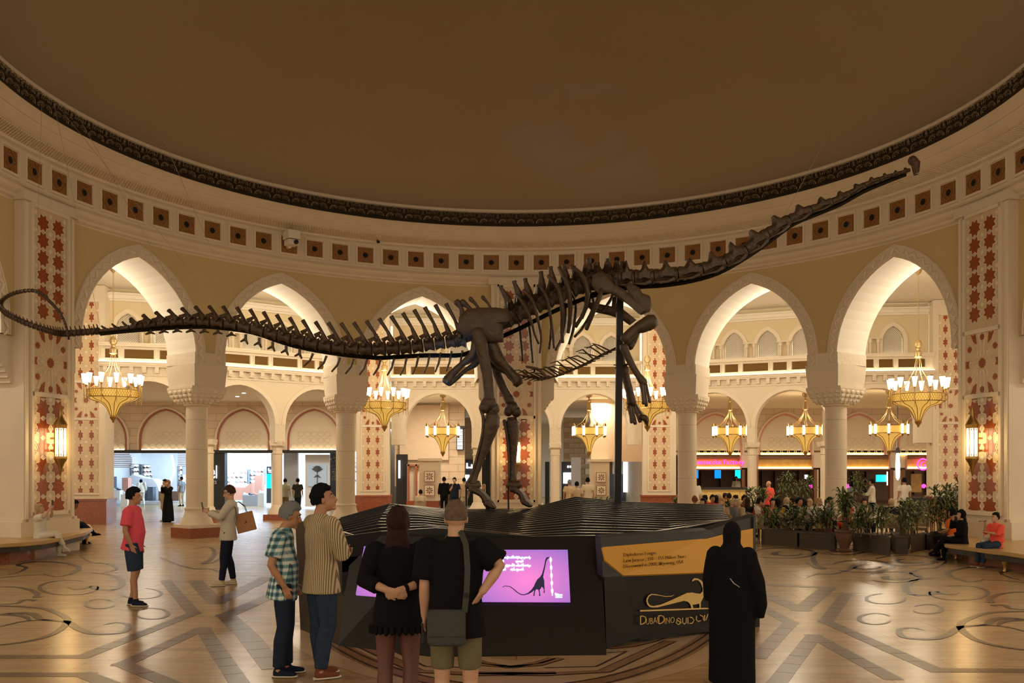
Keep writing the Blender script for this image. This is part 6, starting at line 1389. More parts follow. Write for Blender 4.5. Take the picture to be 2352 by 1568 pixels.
m_ = MB(); m_.tube([(.02, -.19, 1.17), (.06, -.19, 1.12), (.12, -.18, 1.08)], [.004, .006, .004], 5); m_.build('bag_chain', mat('silver', (.6, .6, .55), .3, 1), p5)
# 6 pink shirt man
p6 = person('man in a coral red T-shirt and denim shorts, hand in pocket', at(306, 13.9), -84, 1.75, dict(elR=(.225, -.05, 1.13), wrR=(.20, .03, .92), elL=(-.225, -.03, 1.13), anR=(.09, .06, .09), knR=(.10, .05, .5), anL=(-.09, -.05, .09), shR=(.17, -.02, 1.42), waist=(0, .025, 1.10)), 'mid', ('short', 'black'), ('pink', .46, .08, .02), ('denim', .46, .02), 'navy', (6, -2), vox=.014, build=1.06, belly=.02, hands=dict(R=((-.1, .3, -1), (0, 1, 0), .3)))
# 7 man filming with a phone
p7 = person('man with glasses in a light shirt holding up his phone', at(524, 16.4), 98, 1.76, dict(head=(0, -.02, 1.62), neck=(0, -.045, 1.47), chest=(0, -.045, 1.30), shL=(-.17, -.05, 1.42), shR=(.17, -.05, 1.42), elL=(-.21, .10, 1.20), wrL=(-.05, .33, 1.28), elR=(.21, .10, 1.20), wrR=(.05, .33, 1.28), anL=(-.12, .09, .09), anR=(.12, -.07, .09), knL=(-.11, .06, .5)), 'light', ('crop', 'brown'), ('offwhite', .95, .12, .02), ('navy', 1, .008), 'cream', (0, -16), vox=.014, eyes=True, hands=dict(L=((.3, .8, .5), (.3, -.4, .8), .8), R=((-.3, .8, .5), (-.3, -.4, .8), .8)))
def on(p, v): return (Matrix.Translation(p.location) @ Matrix.Rotation(p.rotation_euler.z, 4, 'Z') @ Matrix.Scale(p.scale.x, 4)) @ Vector(v)
c = on(p7, (0, .43, 1.38)); m_ = MB(); m_.box((0, 0, 0), (.08, .012, .155)); o = m_.build('mobile_phone', M['black']); o.location = c; o.rotation_euler = (radians(-12), 0, radians(98)); tag(o, 'black phone held up by the man with glasses', 'phone')
g = MB()
for sx in (-1, 1): g.tube([Vector((sx*.030+.019*cos(t), .075, 1.63+.014*sin(t))) for t in [2*pi*i/10 for i in range(10)]], .003, 4, closed=True, up=UPY); g.tube([(sx*.05, .07, 1.635), (sx*.078, -.02, 1.625)], .003, 4)
g.build('glasses', M['black'], p7)
pb = empty('paper_bag', on(p7, (.06, -.28, 1.10)), radians(12), 'brown paper shopping bag on the shoulder of the phone filming man', 'bag'); PAPER = mat('kraft_paper', (.36, .17, .075), .8)
m_ = MB(); m_.box((0, 0, 0), (.32, .11, .34)); m_.box((0, 0, .171), (.30, .09, .002)); b_ = m_.build('bag_body', PAPER, pb); pb.rotation_euler = (0, radians(-14), radians(8))
for y in (-.055, .055):
    m_ = MB(); m_.tube([(-.08, y, .16), (-.10, y, .26), (-.13, y*.5, .36), (-.02, y*.5, .38), (.06, y, .28), (.07, y, .16)], .006, 5); m_.build('bag_handle', M['black'], pb, smooth=True)
m_ = MB(); m_.tube([(0, -.058, -.02), (.03, -.058, 0), (.02, -.058, .03)], .006, 4); m_.build('bag_print', M['black'], pb)
for sx in (-1, 1): m_ = MB(); m_.tube([(sx*.10, -.16, 1.15), (sx*.115, -.155, 1.35), (sx*.115, -.06, 1.455), (sx*.115, .06, 1.42), (sx*.12, .09, 1.30), (sx*.13, .02, 1.2)], [(.014, .004)]*6, 6, up=UPY); m_.build('rucksack_strap', M['black'], p7, smooth=True)
# 8, 9 pair in front of the shoe shop
p8 = person('woman in a long black robe and patterned scarf holding up a phone', at(386, 37), 150, 1.66, dict(elL=(-.2, .12, 1.25), wrL=(-.05, .25, 1.48), elR=(.2, .12, 1.25), wrR=(.05, .25, 1.48)), 'light', ('veil', 'scarf'), ('black', 1, .1, .03), ('black', 1), 'black', vox=.024)
robe(p8, 'black', [Vector((0, 0, z)) for z in (1.42, 1.30, 1.10, .9, .5, .04)], [(.15, .11), (.19, .13), (.17, .13), (.21, .16), (.25, .2), (.28, .22)], 'robe', .024)
robe(p8, 'scarf', [Vector((0, 0, z)) for z in (1.60, 1.50, 1.40, 1.30)], [(.09, .10), (.11, .11), (.16, .13), (.17, .14)], 'headscarf', .024)
p9 = person('dark haired woman in pale beige behind the black robed woman', at(379, 37.5), 140, 1.68, None, 'light', ('short', 'black'), ('beige', .9, .4, .03), ('beige', 1), 'cream', vox=.024)
# 10.. others afar
def simple(label, px, Y, h, face, top, bottom, hair=('short', 'black'), skin='mid', J=None, sl=.45, **k):
    return person(label, at(px, Y), face, h, J, skin, hair, (top, sl, .08, .02), (bottom, 1), k.pop('shoes', 'black'), vox=.024, **k)
simple('man in a pale green shirt walking away behind the thin column', 655, 44.5, 1.66, 0, 'green', 'olive')
simple('man in a dark green T-shirt walking away past the grey hoarding', 684, 43.3, 1.68, -8, 'dgreen', 'navy', J=dict(anL=(-.1, .22, .12), anR=(.1, -.22, .12), knL=(-.1, .14, .5), knR=(.1, -.05, .5)))
simple('shopper in white bending over a display in the shoe shop', 325, 54, 1.66, 30, 'white', 'white', sl=.9, J=dict(head=(0, .22, 1.5), neck=(0, .15, 1.40), chest=(0, .08, 1.25), anL=(-.12, .2, .09), anR=(.12, -.2, .09)), shoes='cream')
simple('shopper in grey by the lit panel in the shoe shop', 417, 54, 1.7, 60, 'grey', 'beige')
simple('man in black walking away beside the tile pier', 1020, 43.5, 1.74, 10, 'black', 'black', sl=.9)
simple('man in a navy polo facing this way with his hand at his chin', 1044, 42.5, 1.72, 170, 'navy', 'navy', J=dict(elR=(.2, .08, 1.15), wrR=(.04, .18, 1.42)), skin='light')
simple('person in pale shorts and top behind the near shin bone', 1066, 44, 1.70, 20, 'beige', 'cream')
simple('person in a camouflage-like beige top right of the shin bone', 1104, 44, 1.68, 0, 'scarf', 'navy')
simple('older man in a grey beige shirt with a shoulder strap, left of three', 1308, 38.5, 1.66, 0, 'beige', 'grey', ('short', 'grey'))
simple('man in a beige shirt, middle of the three men walking away', 1325, 36.5, 1.60, 0, 'beige', 'grey', ('short', 'black'))
simple('man in a pale beige shirt, right of the three men walking away', 1350, 38.5, 1.74, 0, 'cream', 'grey', ('short', 'black'))
SIT = dict(pel=(0, 0, .53), waist=(0, .0, .69), chest=(0, .0, .88), neck=(0, .0, 1.055), head=(0, .03, 1.20), shL=(-.17, 0, 1.0), shR=(.17, 0, 1.0), elL=(-.22, .05, .75), wrL=(-.14, .26, .68), elR=(.22, .05, .75), wrR=(.14, .26, .68),
           hiL=(-.09, .03, .53), hiR=(.09, .03, .53), knL=(-.11, .44, .52), knR=(.11, .44, .52), anL=(-.11, .42, .09), anR=(.11, .42, .09))
def sit(**k): d = dict(SIT); d.update(k); return d
pA = person('blonde woman in white sitting on the left bench taking a picture', (-11.2, 21.9, 0), -88, 1.62, sit(head=(0, .0, 1.21), elL=(-.2, .20, 1.02), wrL=(-.06, .27, 1.22), elR=(.2, .20, 1.02), wrR=(.06, .27, 1.22), knR=(.05, .43, .60), anR=(.02, .60, .28)), 'light', ('long', 'blond', .22), ('white', .5, .05, .03), ('white', 1, .02), 'white', (0, 8), vox=.02, gest=dict(footR=(0, .9, -.35)))
m_ = MB(); m_.box((0, 0, 0), (.075, .012, .15)); o = m_.build('mobile_phone', M['black']); o.location = on(pA, (0, .31, 1.36)); o.rotation_euler = (0, 0, radians(-88)); tag(o, 'black phone held by the blonde woman on the bench', 'phone')
pB = person('man in a mustard yellow top sitting hunched on the left bench', (-12.35, 25.6, 0), -75, 1.70, sit(head=(0, .20, 1.13), neck=(0, .12, 1.03), chest=(0, .06, .88), shL=(-.17, .1, .98), shR=(.17, .1, .98), anR=(.0, .70, .32), knR=(.05, .42, .58)), 'dark', ('crop', 'black'), ('yellow', .95, .05, .02), ('darkdenim', 1), 'black', (0, -30), vox=.02, gest=dict(footR=(0, .9, .1)))
pC = person('long haired woman in orange and black sitting with her back turned on the right bench', (10.2, 21.75, 0), 35, 1.50, sit(), 'mid', ('long', 'black', .42), ('orange', .45, .02, .02), ('black', 1), 'black', vox=.02)
pD = person('woman in black with crossed legs sitting on the right bench', (9.98, 20.85, 0), 80, 1.50, sit(elR=(.18, .20, .88), wrR=(.06, .20, 1.10), knL=(-.05, .46, .60), anL=(.05, .66, .30)), 'light', ('long', 'black', .2), ('black', .95, .04, .03), ('black', 1), 'black', (0, 0), vox=.018, eyes=True, gest=dict(footL=(0, .9, -.4)))
pE = person('woman in a bright coral cardigan and jeans holding a phone on the right bench', (10.15, 19.7, 0), 108, 1.50, sit(elR=(.2, .14, .82), wrR=(.08, .26, 1.06), elL=(-.2, .14, .80), wrL=(-.02, .26, .84), anL=(-.10, .52, .09), anR=(.08, .50, .09)), 'light', ('bun', 'black'), ('coral', .62, .02, .014), ('denim', 1, .014), 'brown', (0, 0), vox=.016, eyes=True)
robe(pE, 'coral', [Vector((0, -.03, z)) for z in (1.04, .98, .85, .72, .60)], [(.10, .08), (.18, .11), (.19, .13), (.18, .13), (.20, .14)], 'cardigan', .016, [([Vector((.17, 0, 1.0)), Vector((.21, .06, .86)), Vector((.19, .16, .85))], [.075, .07, .06]), ([Vector((-.17, 0, 1.0)), Vector((-.21, .06, .84)), Vector((-.17, .16, .82))], [.075, .07, .06])])
hb_ = empty('handbag', on(pE, (.30, -.02, .57)), 0, 'white handbag with black spots beside the coral cardigan woman', 'bag'); m_ = MB(); m_.box((0, 0, 0), (.26, .12, .22), taper=.85); m_.build('bag_body', mat('spotted', (.7, .68, .6), .5, col2=(.02, .02, .02), vscale=7), hb_)
m_ = MB(); m_.tube([(-.08, 0, .10), (-.06, 0, .22), (.06, 0, .22), (.08, 0, .10)], .008, 5); m_.build('bag_handle', mat('pink_strap', (.7, .1, .15), .5), hb_)
m_ = MB(); m_.box((0, 0, 0), (.075, .15, .012)); o = m_.build('mobile_phone', M['black']); o.location = on(pE, (.06, .36, 1.12)); o.rotation_euler = (0, 0, radians(112)); tag(o, 'phone held flat to the mouth of the coral cardigan woman', 'phone')
simple('seated person in a cream top with a bun behind the slatted plinth', 966, 38.5, 1.66, 0, 'cream', 'black', ('bun', 'black'), J=sit())
simple('waiter in a white coat carrying a tray between café tables', 2003, 36, 1.70, 60, 'white', 'black', sl=.95, J=dict(elL=(-.2, .15, 1.15), wrL=(-.12, .36, 1.15), elR=(.2, .15, 1.15), wrR=(.12, .36, 1.15)))
simple('man in a white T-shirt standing with his back turned by the host stand', 2077, 37.2, 1.74, 0, 'white', 'black')
simple('man in a white shirt standing at the left edge of the café', 1597, 40, 1.66, -20, 'white', 'black', sl=.9)
simple('man in a grey shirt leaning over a café table', 1947, 36, 1.70, -60, 'grey', 'black', J=dict(head=(0, .25, 1.5), neck=(0, .18, 1.40), chest=(0, .10, 1.27)))
simple('bartender in a white shirt behind the yellow bar', 1691, 57, 1.70, 180, 'white', 'black', sl=.9)
simple('man in orange standing up among the café tables', 1766, 33.5, 1.68, 40, 'coral', 'black', ('bald', 'black'), 'light')
# café guests: four seated figures, copied with their own clothes
guest_protos = [person('x', (0, 0, 0), 0, 1.66, sit(), 'mid', ('short', 'black'), ('red', .45, .03, .02), ('navy', 1), 'black', vox=.026),
                person('x', (0, 0, 0), 0, 1.62, sit(elR=(.2, .2, .85), wrR=(.05, .25, 1.05)), 'light', ('long', 'black', .3), ('red', .9, .03, .02), ('navy', 1), 'black', vox=.026),
                person('x', (0, 0, 0), 0, 1.62, sit(head=(0, .08, 1.18)), 'light', ('veil', 'beige'), ('red', .95, .03, .03), ('navy', 1), 'black', vox=.026),
                person('x', (0, 0, 0), 0, 1.68, sit(head=(0, .10, 1.17), chest=(0, .04, .88)), 'mid', ('bun', 'brown'), ('red', .45, .03, .02), ('navy', 1), 'black', vox=.026)]
# evaluate the voxel surfaces once
dg = bpy.context.evaluated_depsgraph_get(); dg.update()
for o in QUEUE:
    ev = o.evaluated_get(dg); nm = bpy.data.meshes.new_from_object(ev, preserve_all_data_layers=False, depsgraph=dg); o.modifiers.clear(); old = o.data; mts = [m for m in old.materials]; o.data = nm
    nm.materials.clear()
    for m in mts: nm.materials.append(m)
    nm.polygons.foreach_set('use_smooth', [True]*len(nm.polygons)); nm.update()
GL = [(1596, 1144, 'white', 'reddish brown hair', 'red'), (1616, 1151, 'orange', 'dark hair', 'black'), (1608, 1135, 'beige', 'brown hair', 'red'), (1624, 1140, 'coral', 'dark hair', 'black'), (1636, 1141, 'red', 'dark hair', 'black'), (1644, 1140, 'beige', 'dark hair', 'black'), (1654, 1135, 'navy', 'dark hair', 'black'),
      (1661, 1135, 'orange', 'dark hair', 'black'), (1675, 1137, 'dgreen', 'dark hair', 'black'), (1658, 1148, 'beige', 'sandy hair', 'blond'), (1681, 1151, 'grey', 'brown hair', 'brown'), (1695, 1140, 'white', 'dark hair', 'black'), (1709, 1142, 'orange', 'dark hair', 'black'), (1717, 1145, 'navy', 'bald head', 'brown'), (1697, 1156, 'beige', 'red hair', 'red'),
      (1738, 1152, 'white', 'dark hair', 'black'), (1747, 1159, 'red', 'dark hair', 'black'), (1775, 1148, 'orange', 'dark hair', 'black'), (1804, 1144, 'black', 'dark hair', 'black'), (1827, 1155, 'black', 'dark hair', 'black'), (1835, 1154, 'beige', 'dark hair', 'black'), (1846, 1156, 'white', 'dark hair', 'black'), (1862, 1156, 'white', 'pale scarf', 'blond'), (1874, 1156, 'cream', 'pale scarf', 'blond'),
      (1955, 1164, 'white', 'dark hair', 'black'), (1984, 1166, 'beige', 'brown hair', 'brown'), (2046, 1166, 'navy', 'big dark hair', 'black'), (1948, 1189, 'coral', 'pale scarf', 'blond'), (1905, 1166, 'grey', 'dark hair', 'black'), (1788, 1160, 'yellow', 'dark hair', 'black')]
ordn = ['first', 'second', 'third', 'fourth', 'fifth', 'sixth', 'seventh', 'eighth', 'ninth', 'tenth']
def guest(i, px, py, top, hairw, hc):
    Y = max(min(.80*F/(py-HY), 36.0), 26.8); pr = guest_protos[i % 4]
    c = copy_tree(pr) if i >= 4 else pr
    c.location = ((px-PX)*Y/F, Y, 0); c.rotation_euler = (0, 0, radians((i*137) % 360)); 
    if i < 4: pass
    for ch in c.children:
        n = ch.name.split('.')[0]; mt_ = CL[top] if n == 'top' else (HR[hc] if n in ('hair', 'hair_bun') else (CL['beige'] if n == 'headscarf' else (CL[['navy', 'grey', 'black', 'red', 'cream'][i % 5]] if n == 'trousers' else None)))
        if mt_: ch.material_slots[0].link = 'OBJECT'; ch.material_slots[0].material = mt_
    where = 'left of the café' if px < 1700 else ('by the thin column' if px < 1760 else ('behind the planters' if px < 1880 else 'behind the urn'))
    tag(c, f'{top if top != "dgreen" else "dark green"} clad guest with {hairw}, {where}, {ordn[i % 10]} one', 'person', 'guests seated at the café tables')
# keep masters' meshes intact: copies first, then the masters themselves
for i in range(len(GL)-1, -1, -1): guest(i, *GL[i])
# ---------------------------------------------------------------- chandeliers
M['chain'] = mat('dull_brass', (.42, .30, .14), .45, .7)
def chand_big():
    r = empty('chandelier', (0, 0, 4.58))
    b = MB(); b.lathe([(.80, -.11), (.83, -.11), (.83, .13), (.80, .13)], 36); b.build('glass_band', M['amber'], r, smooth=30)
    e = MB()
    for z in (-.12, .14): e.tube([(.84*cos(2*pi*i/36), .84*sin(2*pi*i/36), z) for i in range(36)], .018, 5, closed=True)
    e.build('band_rim', M['brass'], r, smooth=40)
    lt = MB()
    for i in range(60):
        a0_, a1_ = 2*pi*i/60, 2*pi*(i+1.5)/60
        for s_ in (1, -1): lt.bar((.845*cos(a0_), .845*sin(a0_), -.11*s_), (.845*cos(a1_), .845*sin(a1_), .12*s_), .01, .008)
    tag(lt.build('pierced_lattice', M['brass'], r), kind='stuff')
    f = MB(); pf = [(.80, -.12), (.68, -.20), (.50, -.25), (.34, -.32), (.24, -.43), (.17, -.56), (.12, -.68), (.09, -.74)]; f.lathe(pf, 24); f.build('glass_funnel', M['amber'], r, smooth=30)
    for i in range(12):
        a = 2*pi*i/12; c_, s_ = cos(a), sin(a); q = MB(); q.tube([(p[0]*1.02*c_, p[0]*1.02*s_, p[1]) for p in pf], .013, 5); q.build('funnel_rib', M['brass'], r)
        q = MB(); q.tube([(.91*c_, .91*s_, -.34), (.91*c_, .91*s_, .28)], [.008, .022], 6); q.tube([(.84*c_, .84*s_, -.1), (.91*c_, .91*s_, -.05)], .012, 5); q.lathe([(.02, .28), (.045, .31), (.03, .34)], 8, c=(.91*c_, .91*s_, 0)); arm_ = q.build('lamp_arm', M['brass'], r, smooth=30)
        q = MB(); q.lathe([(.04, .34), (.055, .42), (.075, .54), (.095, .66), (.088, .66), (.05, .44)], 12, c=(.91*c_, .91*s_, 0)); q.build('glass_cup', M['cup'], arm_, smooth=30)
    for i in range(8):
        a = 2*pi*i/8; q = MB(); q.tube([(.80*cos(a), .80*sin(a), .13), (.40*cos(a), .40*sin(a), .48), (.14*cos(a), .14*sin(a), .95), (.06*cos(a), .06*sin(a), 1.42)], .011, 5); q.build('hanging_rod', M['chain'], r, smooth=40)
    k = MB(); k.lathe([(.09, -.74), (.12, -.78), (.10, -.84), (.05, -.90), (.02, -.98)], 12); k.build('finial', M['brass'], r, smooth=30)
    k = MB(); k.lathe([(.05, 1.36), (.13, 1.40), (.11, 1.48), (.13, 1.56), (.06, 1.62), (.06, 1.68), (.12, 1.76), (.13, 1.86), (.08, 1.95), (.03, 1.99)], 12); k.build('knob', M['chain'], r, smooth=30)
    c = MB()
    z = 1.98
    while z < 4.2: c.tube([(.02*cos(t), .006, z+.05+.05*sin(t)) for t in (0, pi/3, 2*pi/3, pi, 4*pi/3, 5*pi/3)], .007, 4, closed=True, up=UPY); z += .088
    tag(c.build('chain', M['chain'], r), kind='stuff')
    k = MB(); k.lathe([(.03, 4.18), (.10, 4.25), (.15, 4.38), (.17, 4.44), (.17, 4.54)], 14); k.build('ceiling_rose', M['chain'], r, smooth=30)
    return r
def chand_small():
    r = empty('lantern_chandelier', (0, 0, 3.95))
    b = MB(); b.lathe([(.72, -.15), (.74, -.15), (.74, .17), (.72, .17)], 8, flat=True); b.build('glass_band', M['amber'], r)
    e = MB()
    for z in (-.16, .18): e.tube([(.75*cos(2*pi*(i+.5)/8), .75*sin(2*pi*(i+.5)/8), z) for i in range(8)], .02, 5, closed=True)
    e.build('band_rim', M['brass'], r)
    pf = [(.73, -.16), (.56, -.24), (.38, -.34), (.27, -.48), (.18, -.66), (.12, -.84), (.10, -.95)]
    f = MB(); f.lathe(pf, 16); f.build('glass_funnel', M['amber'], r, smooth=30)
    for i in range(8):
        a = 2*pi*(i+.5)/8; c_, s_ = cos(a), sin(a); q = MB(); q.tube([(p[0]*1.03*c_, p[0]*1.03*s_, p[1]) for p in pf], .014, 5); q.build('funnel_rib', M['brass'], r)
        q = MB(); q.lathe([(.05, -.20), (.06, -.18), (.06, .22), (.05, .24)], 8, c=(.80*c_, .80*s_, 0)); lm = q.build('side_lantern', M['cup'], r, smooth=30)
        q = MB(); q.lathe([(.07, .24), (.04, .32), (.01, .40)], 8, c=(.80*c_, .80*s_, 0)); q.lathe([(.01, -.30), (.04, -.25), (.07, -.20)], 8, c=(.80*c_, .80*s_, 0)); tag(q.build('lantern_cap', M['brass'], lm, smooth=30), kind='stuff')
        q = MB(); q.tube([(.70*c_, .70*s_, .23), (.36*c_, .36*s_, .45), (.14*c_, .14*s_, .75), (.06*c_, .06*s_, 1.0)], .012, 5); q.build('hanging_rod', M['chain'], r, smooth=40)
    k = MB(); k.lathe([(.10, -.95), (.12, -1.0), (.06, -1.12), (.02, -1.2)], 12); k.build('finial', M['brass'], r, smooth=30)
    k = MB(); k.lathe([(.05, .98), (.12, 1.02), (.10, 1.2), (.08, 1.4), (.12, 1.45), (.05, 1.5), (.03, 1.6), (.14, 1.66), (.16, 1.78)], 12); k.build('stem', M['chain'], r, smooth=30)
    return r
cb = chand_big(); bigs = [(260, 32, 'large brass chandelier with cups in the left arch'), (883, 36.2, 'large brass chandelier hanging before the pillar left of the legs'), (1487, 36.2, 'large brass chandelier behind the dinosaur hand bones'), (2109, 31.5, 'large brass chandelier with cups in the right arch')]
for i, (px, Y, l) in enumerate(bigs):
    c = cb if i == 3 else copy_tree(cb)
    z = 4.58+(.08 if i in (0,) else (-.10 if i == 3 else -.04)); c.location = ((px-PX)*Y/F, Y, z); tag(c, l, 'chandelier', 'large chandeliers in the ring passage'); point('chandelier_light', (c.location.x, Y, z+.95), 130, (1, .82, .55), .35)
cs = chand_small(); smalls = [(1017, 44.5, 'small octagonal chandelier seen left of the hind leg'), (1353, 44.5, 'small octagonal chandelier between the pilaster and the steel post'), (1677, 44.5, 'small octagonal chandelier over the pink neon sign'), (1850, 44, 'small octagonal chandelier just left of the right arcade column'), (2042, 42.5, 'small octagonal chandelier beside the crystal pendant')]
for i, (px, Y, l) in enumerate(smalls):
    c = cs if i == len(smalls)-1 else copy_tree(cs)
    c.location = ((px-PX)*Y/F, Y, 3.92); tag(c, l, 'chandelier', 'small chandeliers in the lower passage'); point('chandelier_light', (c.location.x, Y, 4.5), 50, (1, .80, .5), .3)
# ---------------------------------------------------------------- benches
M['seatwood'] = mat('golden_bench_top', (.52, .33, .12), .3, var=.15, vscale=3)
def WZ(px, py, z): Y = (CZ-z)*F/(py-HY); return Vector(((px-PX)*Y/F, Y, z))
def bench(px, z, back, label, legs, redin, name='bench'):
    pts = [WZ(x, y, z) for x, y in px]+[Vector((x, y, z)) for x, y in back]
    r = empty(name, (pts[1].x, pts[1].y, 0), 0, label, 'bench')
    cen = sum(pts, Vector())/len(pts)
    def slab(P, z0, z1, nm, mt):
        m_ = MB(); n = len(P); m_.add([(p.x, p.y, z0) for p in P]+[(p.x, p.y, z1) for p in P], [tuple(range(n))[::-1], tuple(range(n, 2*n))]+[(i, (i+1) % n, n+(i+1) % n, n+i) for i in range(n)]); o = m_.build(nm, mt, r, tri=True); o.location = -r.location; return o
    def inset(d):
        out = []
        for i, p in enumerate(pts):
            a, b = pts[i-1], pts[(i+1) % len(pts)]; t1 = (p-a).normalized(); t2 = (b-p).normalized(); n_ = Vector((-(t1+t2).y, (t1+t2).x, 0)).normalized()
            if n_.dot(cen-p) < 0: n_ = -n_
            out.append(p+n_*d)
        return out
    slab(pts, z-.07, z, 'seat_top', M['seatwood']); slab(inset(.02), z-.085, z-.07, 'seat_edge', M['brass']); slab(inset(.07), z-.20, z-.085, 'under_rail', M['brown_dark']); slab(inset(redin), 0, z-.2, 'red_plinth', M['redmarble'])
    for lx, ly in legs:
        p = WF(lx, ly); m_ = MB(); m_.lathe([(.03, .0), (.045, .01), (.03, .04), (.035, .10), (.055, z-.22), (.06, z-.19)], 10, c=(p.x, p.y, 0)); o = m_.build('leg', M['brass'], r, smooth=30); o.location = -r.location
    return r
bench([(-60, 1252), (50, 1246), (103, 1241), (150, 1233), (198, 1222), (213, 1213), (206, 1204), (165, 1200)], .45, [(-13.6, 26.8), (-14.2, 20.0)], 'golden topped bench wrapping the left tiled pilaster', [(66, 1279), (170, 1262), (199, 1249), (0, 1290)], .42)
bench([(2420, 1282), (2352, 1273), (2311, 1267), (2273, 1263), (2210, 1254), (2171, 1249), (2154, 1241), (2160, 1233)], .39, [(13.6, 24.5), (14.2, 17.5)], 'golden topped bench wrapping the right tiled pilaster', [(2308, 1313), (2165, 1282), (2197, 1284)], .42)
# ---------------------------------------------------------------- planters and plants
M['planter'] = mat('brown_planter', (.062, .045, .028), .6, bump=.2, bscale=40); M['terra'] = mat('terracotta', (.13, .065, .035), .7, bump=.3, bscale=20)
M['leaf'] = mat('palm_leaf', (.055, .085, .018), .5, col2=(.10, .13, .035), vscale=6); M['stem'] = mat('plant_stem', (.12, .08, .04), .8); M['soil'] = mat('soil', (.03, .02, .012), .9)
def planter(A, B, C_, h, label):                   # A-B front edge px on the floor, C_ depth vector
    a, b = WF(*A), WF(*B); c_ = Vector(C_); r = empty('planter_box', (a.x, a.y, 0), 0, label, 'planter', 'brown planter boxes round the café'); P = [a, b, b+c_, a+c_]
    def slab(P, z0, z1, nm, mt, s=0):
        cen = sum(P, Vector())/4; P = [p+(cen-p).normalized()*s for p in P]; m_ = MB(); m_.add([(p.x, p.y, z0) for p in P]+[(p.x, p.y, z1) for p in P], [(3, 2, 1, 0), (4, 5, 6, 7)]+[(i, (i+1) % 4, 4+(i+1) % 4, 4+i) for i in range(4)]); o = m_.build(nm, M[mt], r); o.location = -r.location
    slab(P, .03, h-.04, 'box', 'planter', .02); slab(P, 0, .04, 'foot', 'planter', .0); slab(P, h-.05, h, 'rim', 'planter', -.015); slab(P, h-.01, h+.005, 'soil', 'soil', .06); slab(P, h*.45, h*.52, 'moulding', 'planter', .005)
    return r
planter((1753, 1250), (1832, 1257), (.1, .6, 0), .43, 'brown planter box at the left end of the row')
planter((1836, 1258), (1918, 1263), (.1, .6, 0), .43, 'brown planter box left of the terracotta urn')
planter((1958, 1263), (2044, 1276), (.25, .55, 0), .44, 'brown planter box right of the terracotta urn')
planter((2056, 1272), (2086, 1273), (.5, 1.5, 0), .45, 'brown planter box at the corner of the café fence')
planter((2092, 1270), (2128, 1262), (.2, .5, 0), .42, 'short brown planter side panel facing the bench')
planter((2134, 1262), (2162, 1256), (.2, .5, 0), .42, 'brown planter box just left of the right bench')
p = WF(1940, 1266); ur = empty('urn', p, 0, 'large terracotta urn standing between two planter boxes', 'urn'); m_ = MB(); m_.lathe([(.15, 0), (.16, .04), (.11, .08), (.13, .16), (.19, .28), (.22, .38), (.22, .46), (.25, .50), (.25, .54), (.21, .54), (.19, .47)], 20); m_.build('pot', M['terra'], ur, smooth=30)
def plant(px, Y, zb, h, n=4, L=.34, label=None, spread=.16, seed=1, topper=False):
    rnd = random.Random(seed*31+int(px)); r = empty('potted_palm', ((px-PX)*Y/F, Y, zb), 0, label, 'plant', 'leafy plants in the café planters')
    st = MB(); lf = MB()
    for i in range(n):
        x, y = rnd.uniform(-spread, spread), rnd.uniform(-.08, .08); hh = h*rnd.uniform(.55, 1.0) if i else h
        tip = Vector((x*1.5, y*1.5, hh-.1)); st.tube([(x, y, -.05), (x*1.2, y*1.2, hh*.5), tip], [.014, .012, .009], 5)
        for lvl in range(3 if hh > .4 else 2):
            for k in range(9):
                a = 2*pi*(k+rnd.random()*.6)/9+lvl; el = rnd.uniform(.2, 1.2)-lvl*.25; l = L*rnd.uniform(.7, 1.15); o_ = tip-Vector((0, 0, lvl*.10)); d = Vector((cos(a)*cos(el), sin(a)*cos(el), sin(el))); s_ = Vector((-sin(a), cos(a), 0))
                p0, p1, p2, p3 = o_, o_+d*l*.4, o_+d*l*.75+Vector((0, 0, -.10*l)), o_+d*l+Vector((0, 0, -.45*l)); w_ = .022*L/.34
                lf.add([p0-s_*w_*.3, p0+s_*w_*.3, p1-s_*w_, p1+s_*w_, p2-s_*w_*.8, p2+s_*w_*.8, p3], [(0, 1, 3, 2), (2, 3, 5, 4), (4, 5, 6)])
    st.build('stem', M['stem'], r); tag(lf.build('foliage', M['leaf'], r, fixn=False), kind='stuff')
    return r
PLN = [(1770, 25.2, .75), (1790, 25.4, .70), (1812, 25.2, .85), (1836, 25.1, .72), (1858, 24.8, .78), (1880, 24.6, .70), (1898, 24.4, .95), (1910, 24.4, .7), (1972, 23.2, .72), (1990, 23.2, .85), (2012, 22.8, .80), (2032, 22.6, .75), (2064, 23.3, .95), (2080, 22.9, .80), (2098, 23.4, .95), (2116, 23.8, .85), (2140, 24.2, .90), (2156, 24.4, .95)]
for i, (px, Y, h) in enumerate(PLN):
    wh = ['first planter box', 'second planter box', 'box right of the urn', 'corner planter', 'box by the bench']; k = 0 if px < 1834 else 1 if px < 1920 else 2 if px < 2050 else 3 if px < 2105 else 4
    plant(px, Y, .43, h*(.78 if px < 1920 else .9), 3, .34, f'arching green palm-like plant in the {wh[k]}, {ordn[i % 5]} from its left end'[:100], seed=i)
plant(1940, p.y, .5, .98, 6, .42, 'tall dark dracaena growing out of the terracotta urn', .08, 91)
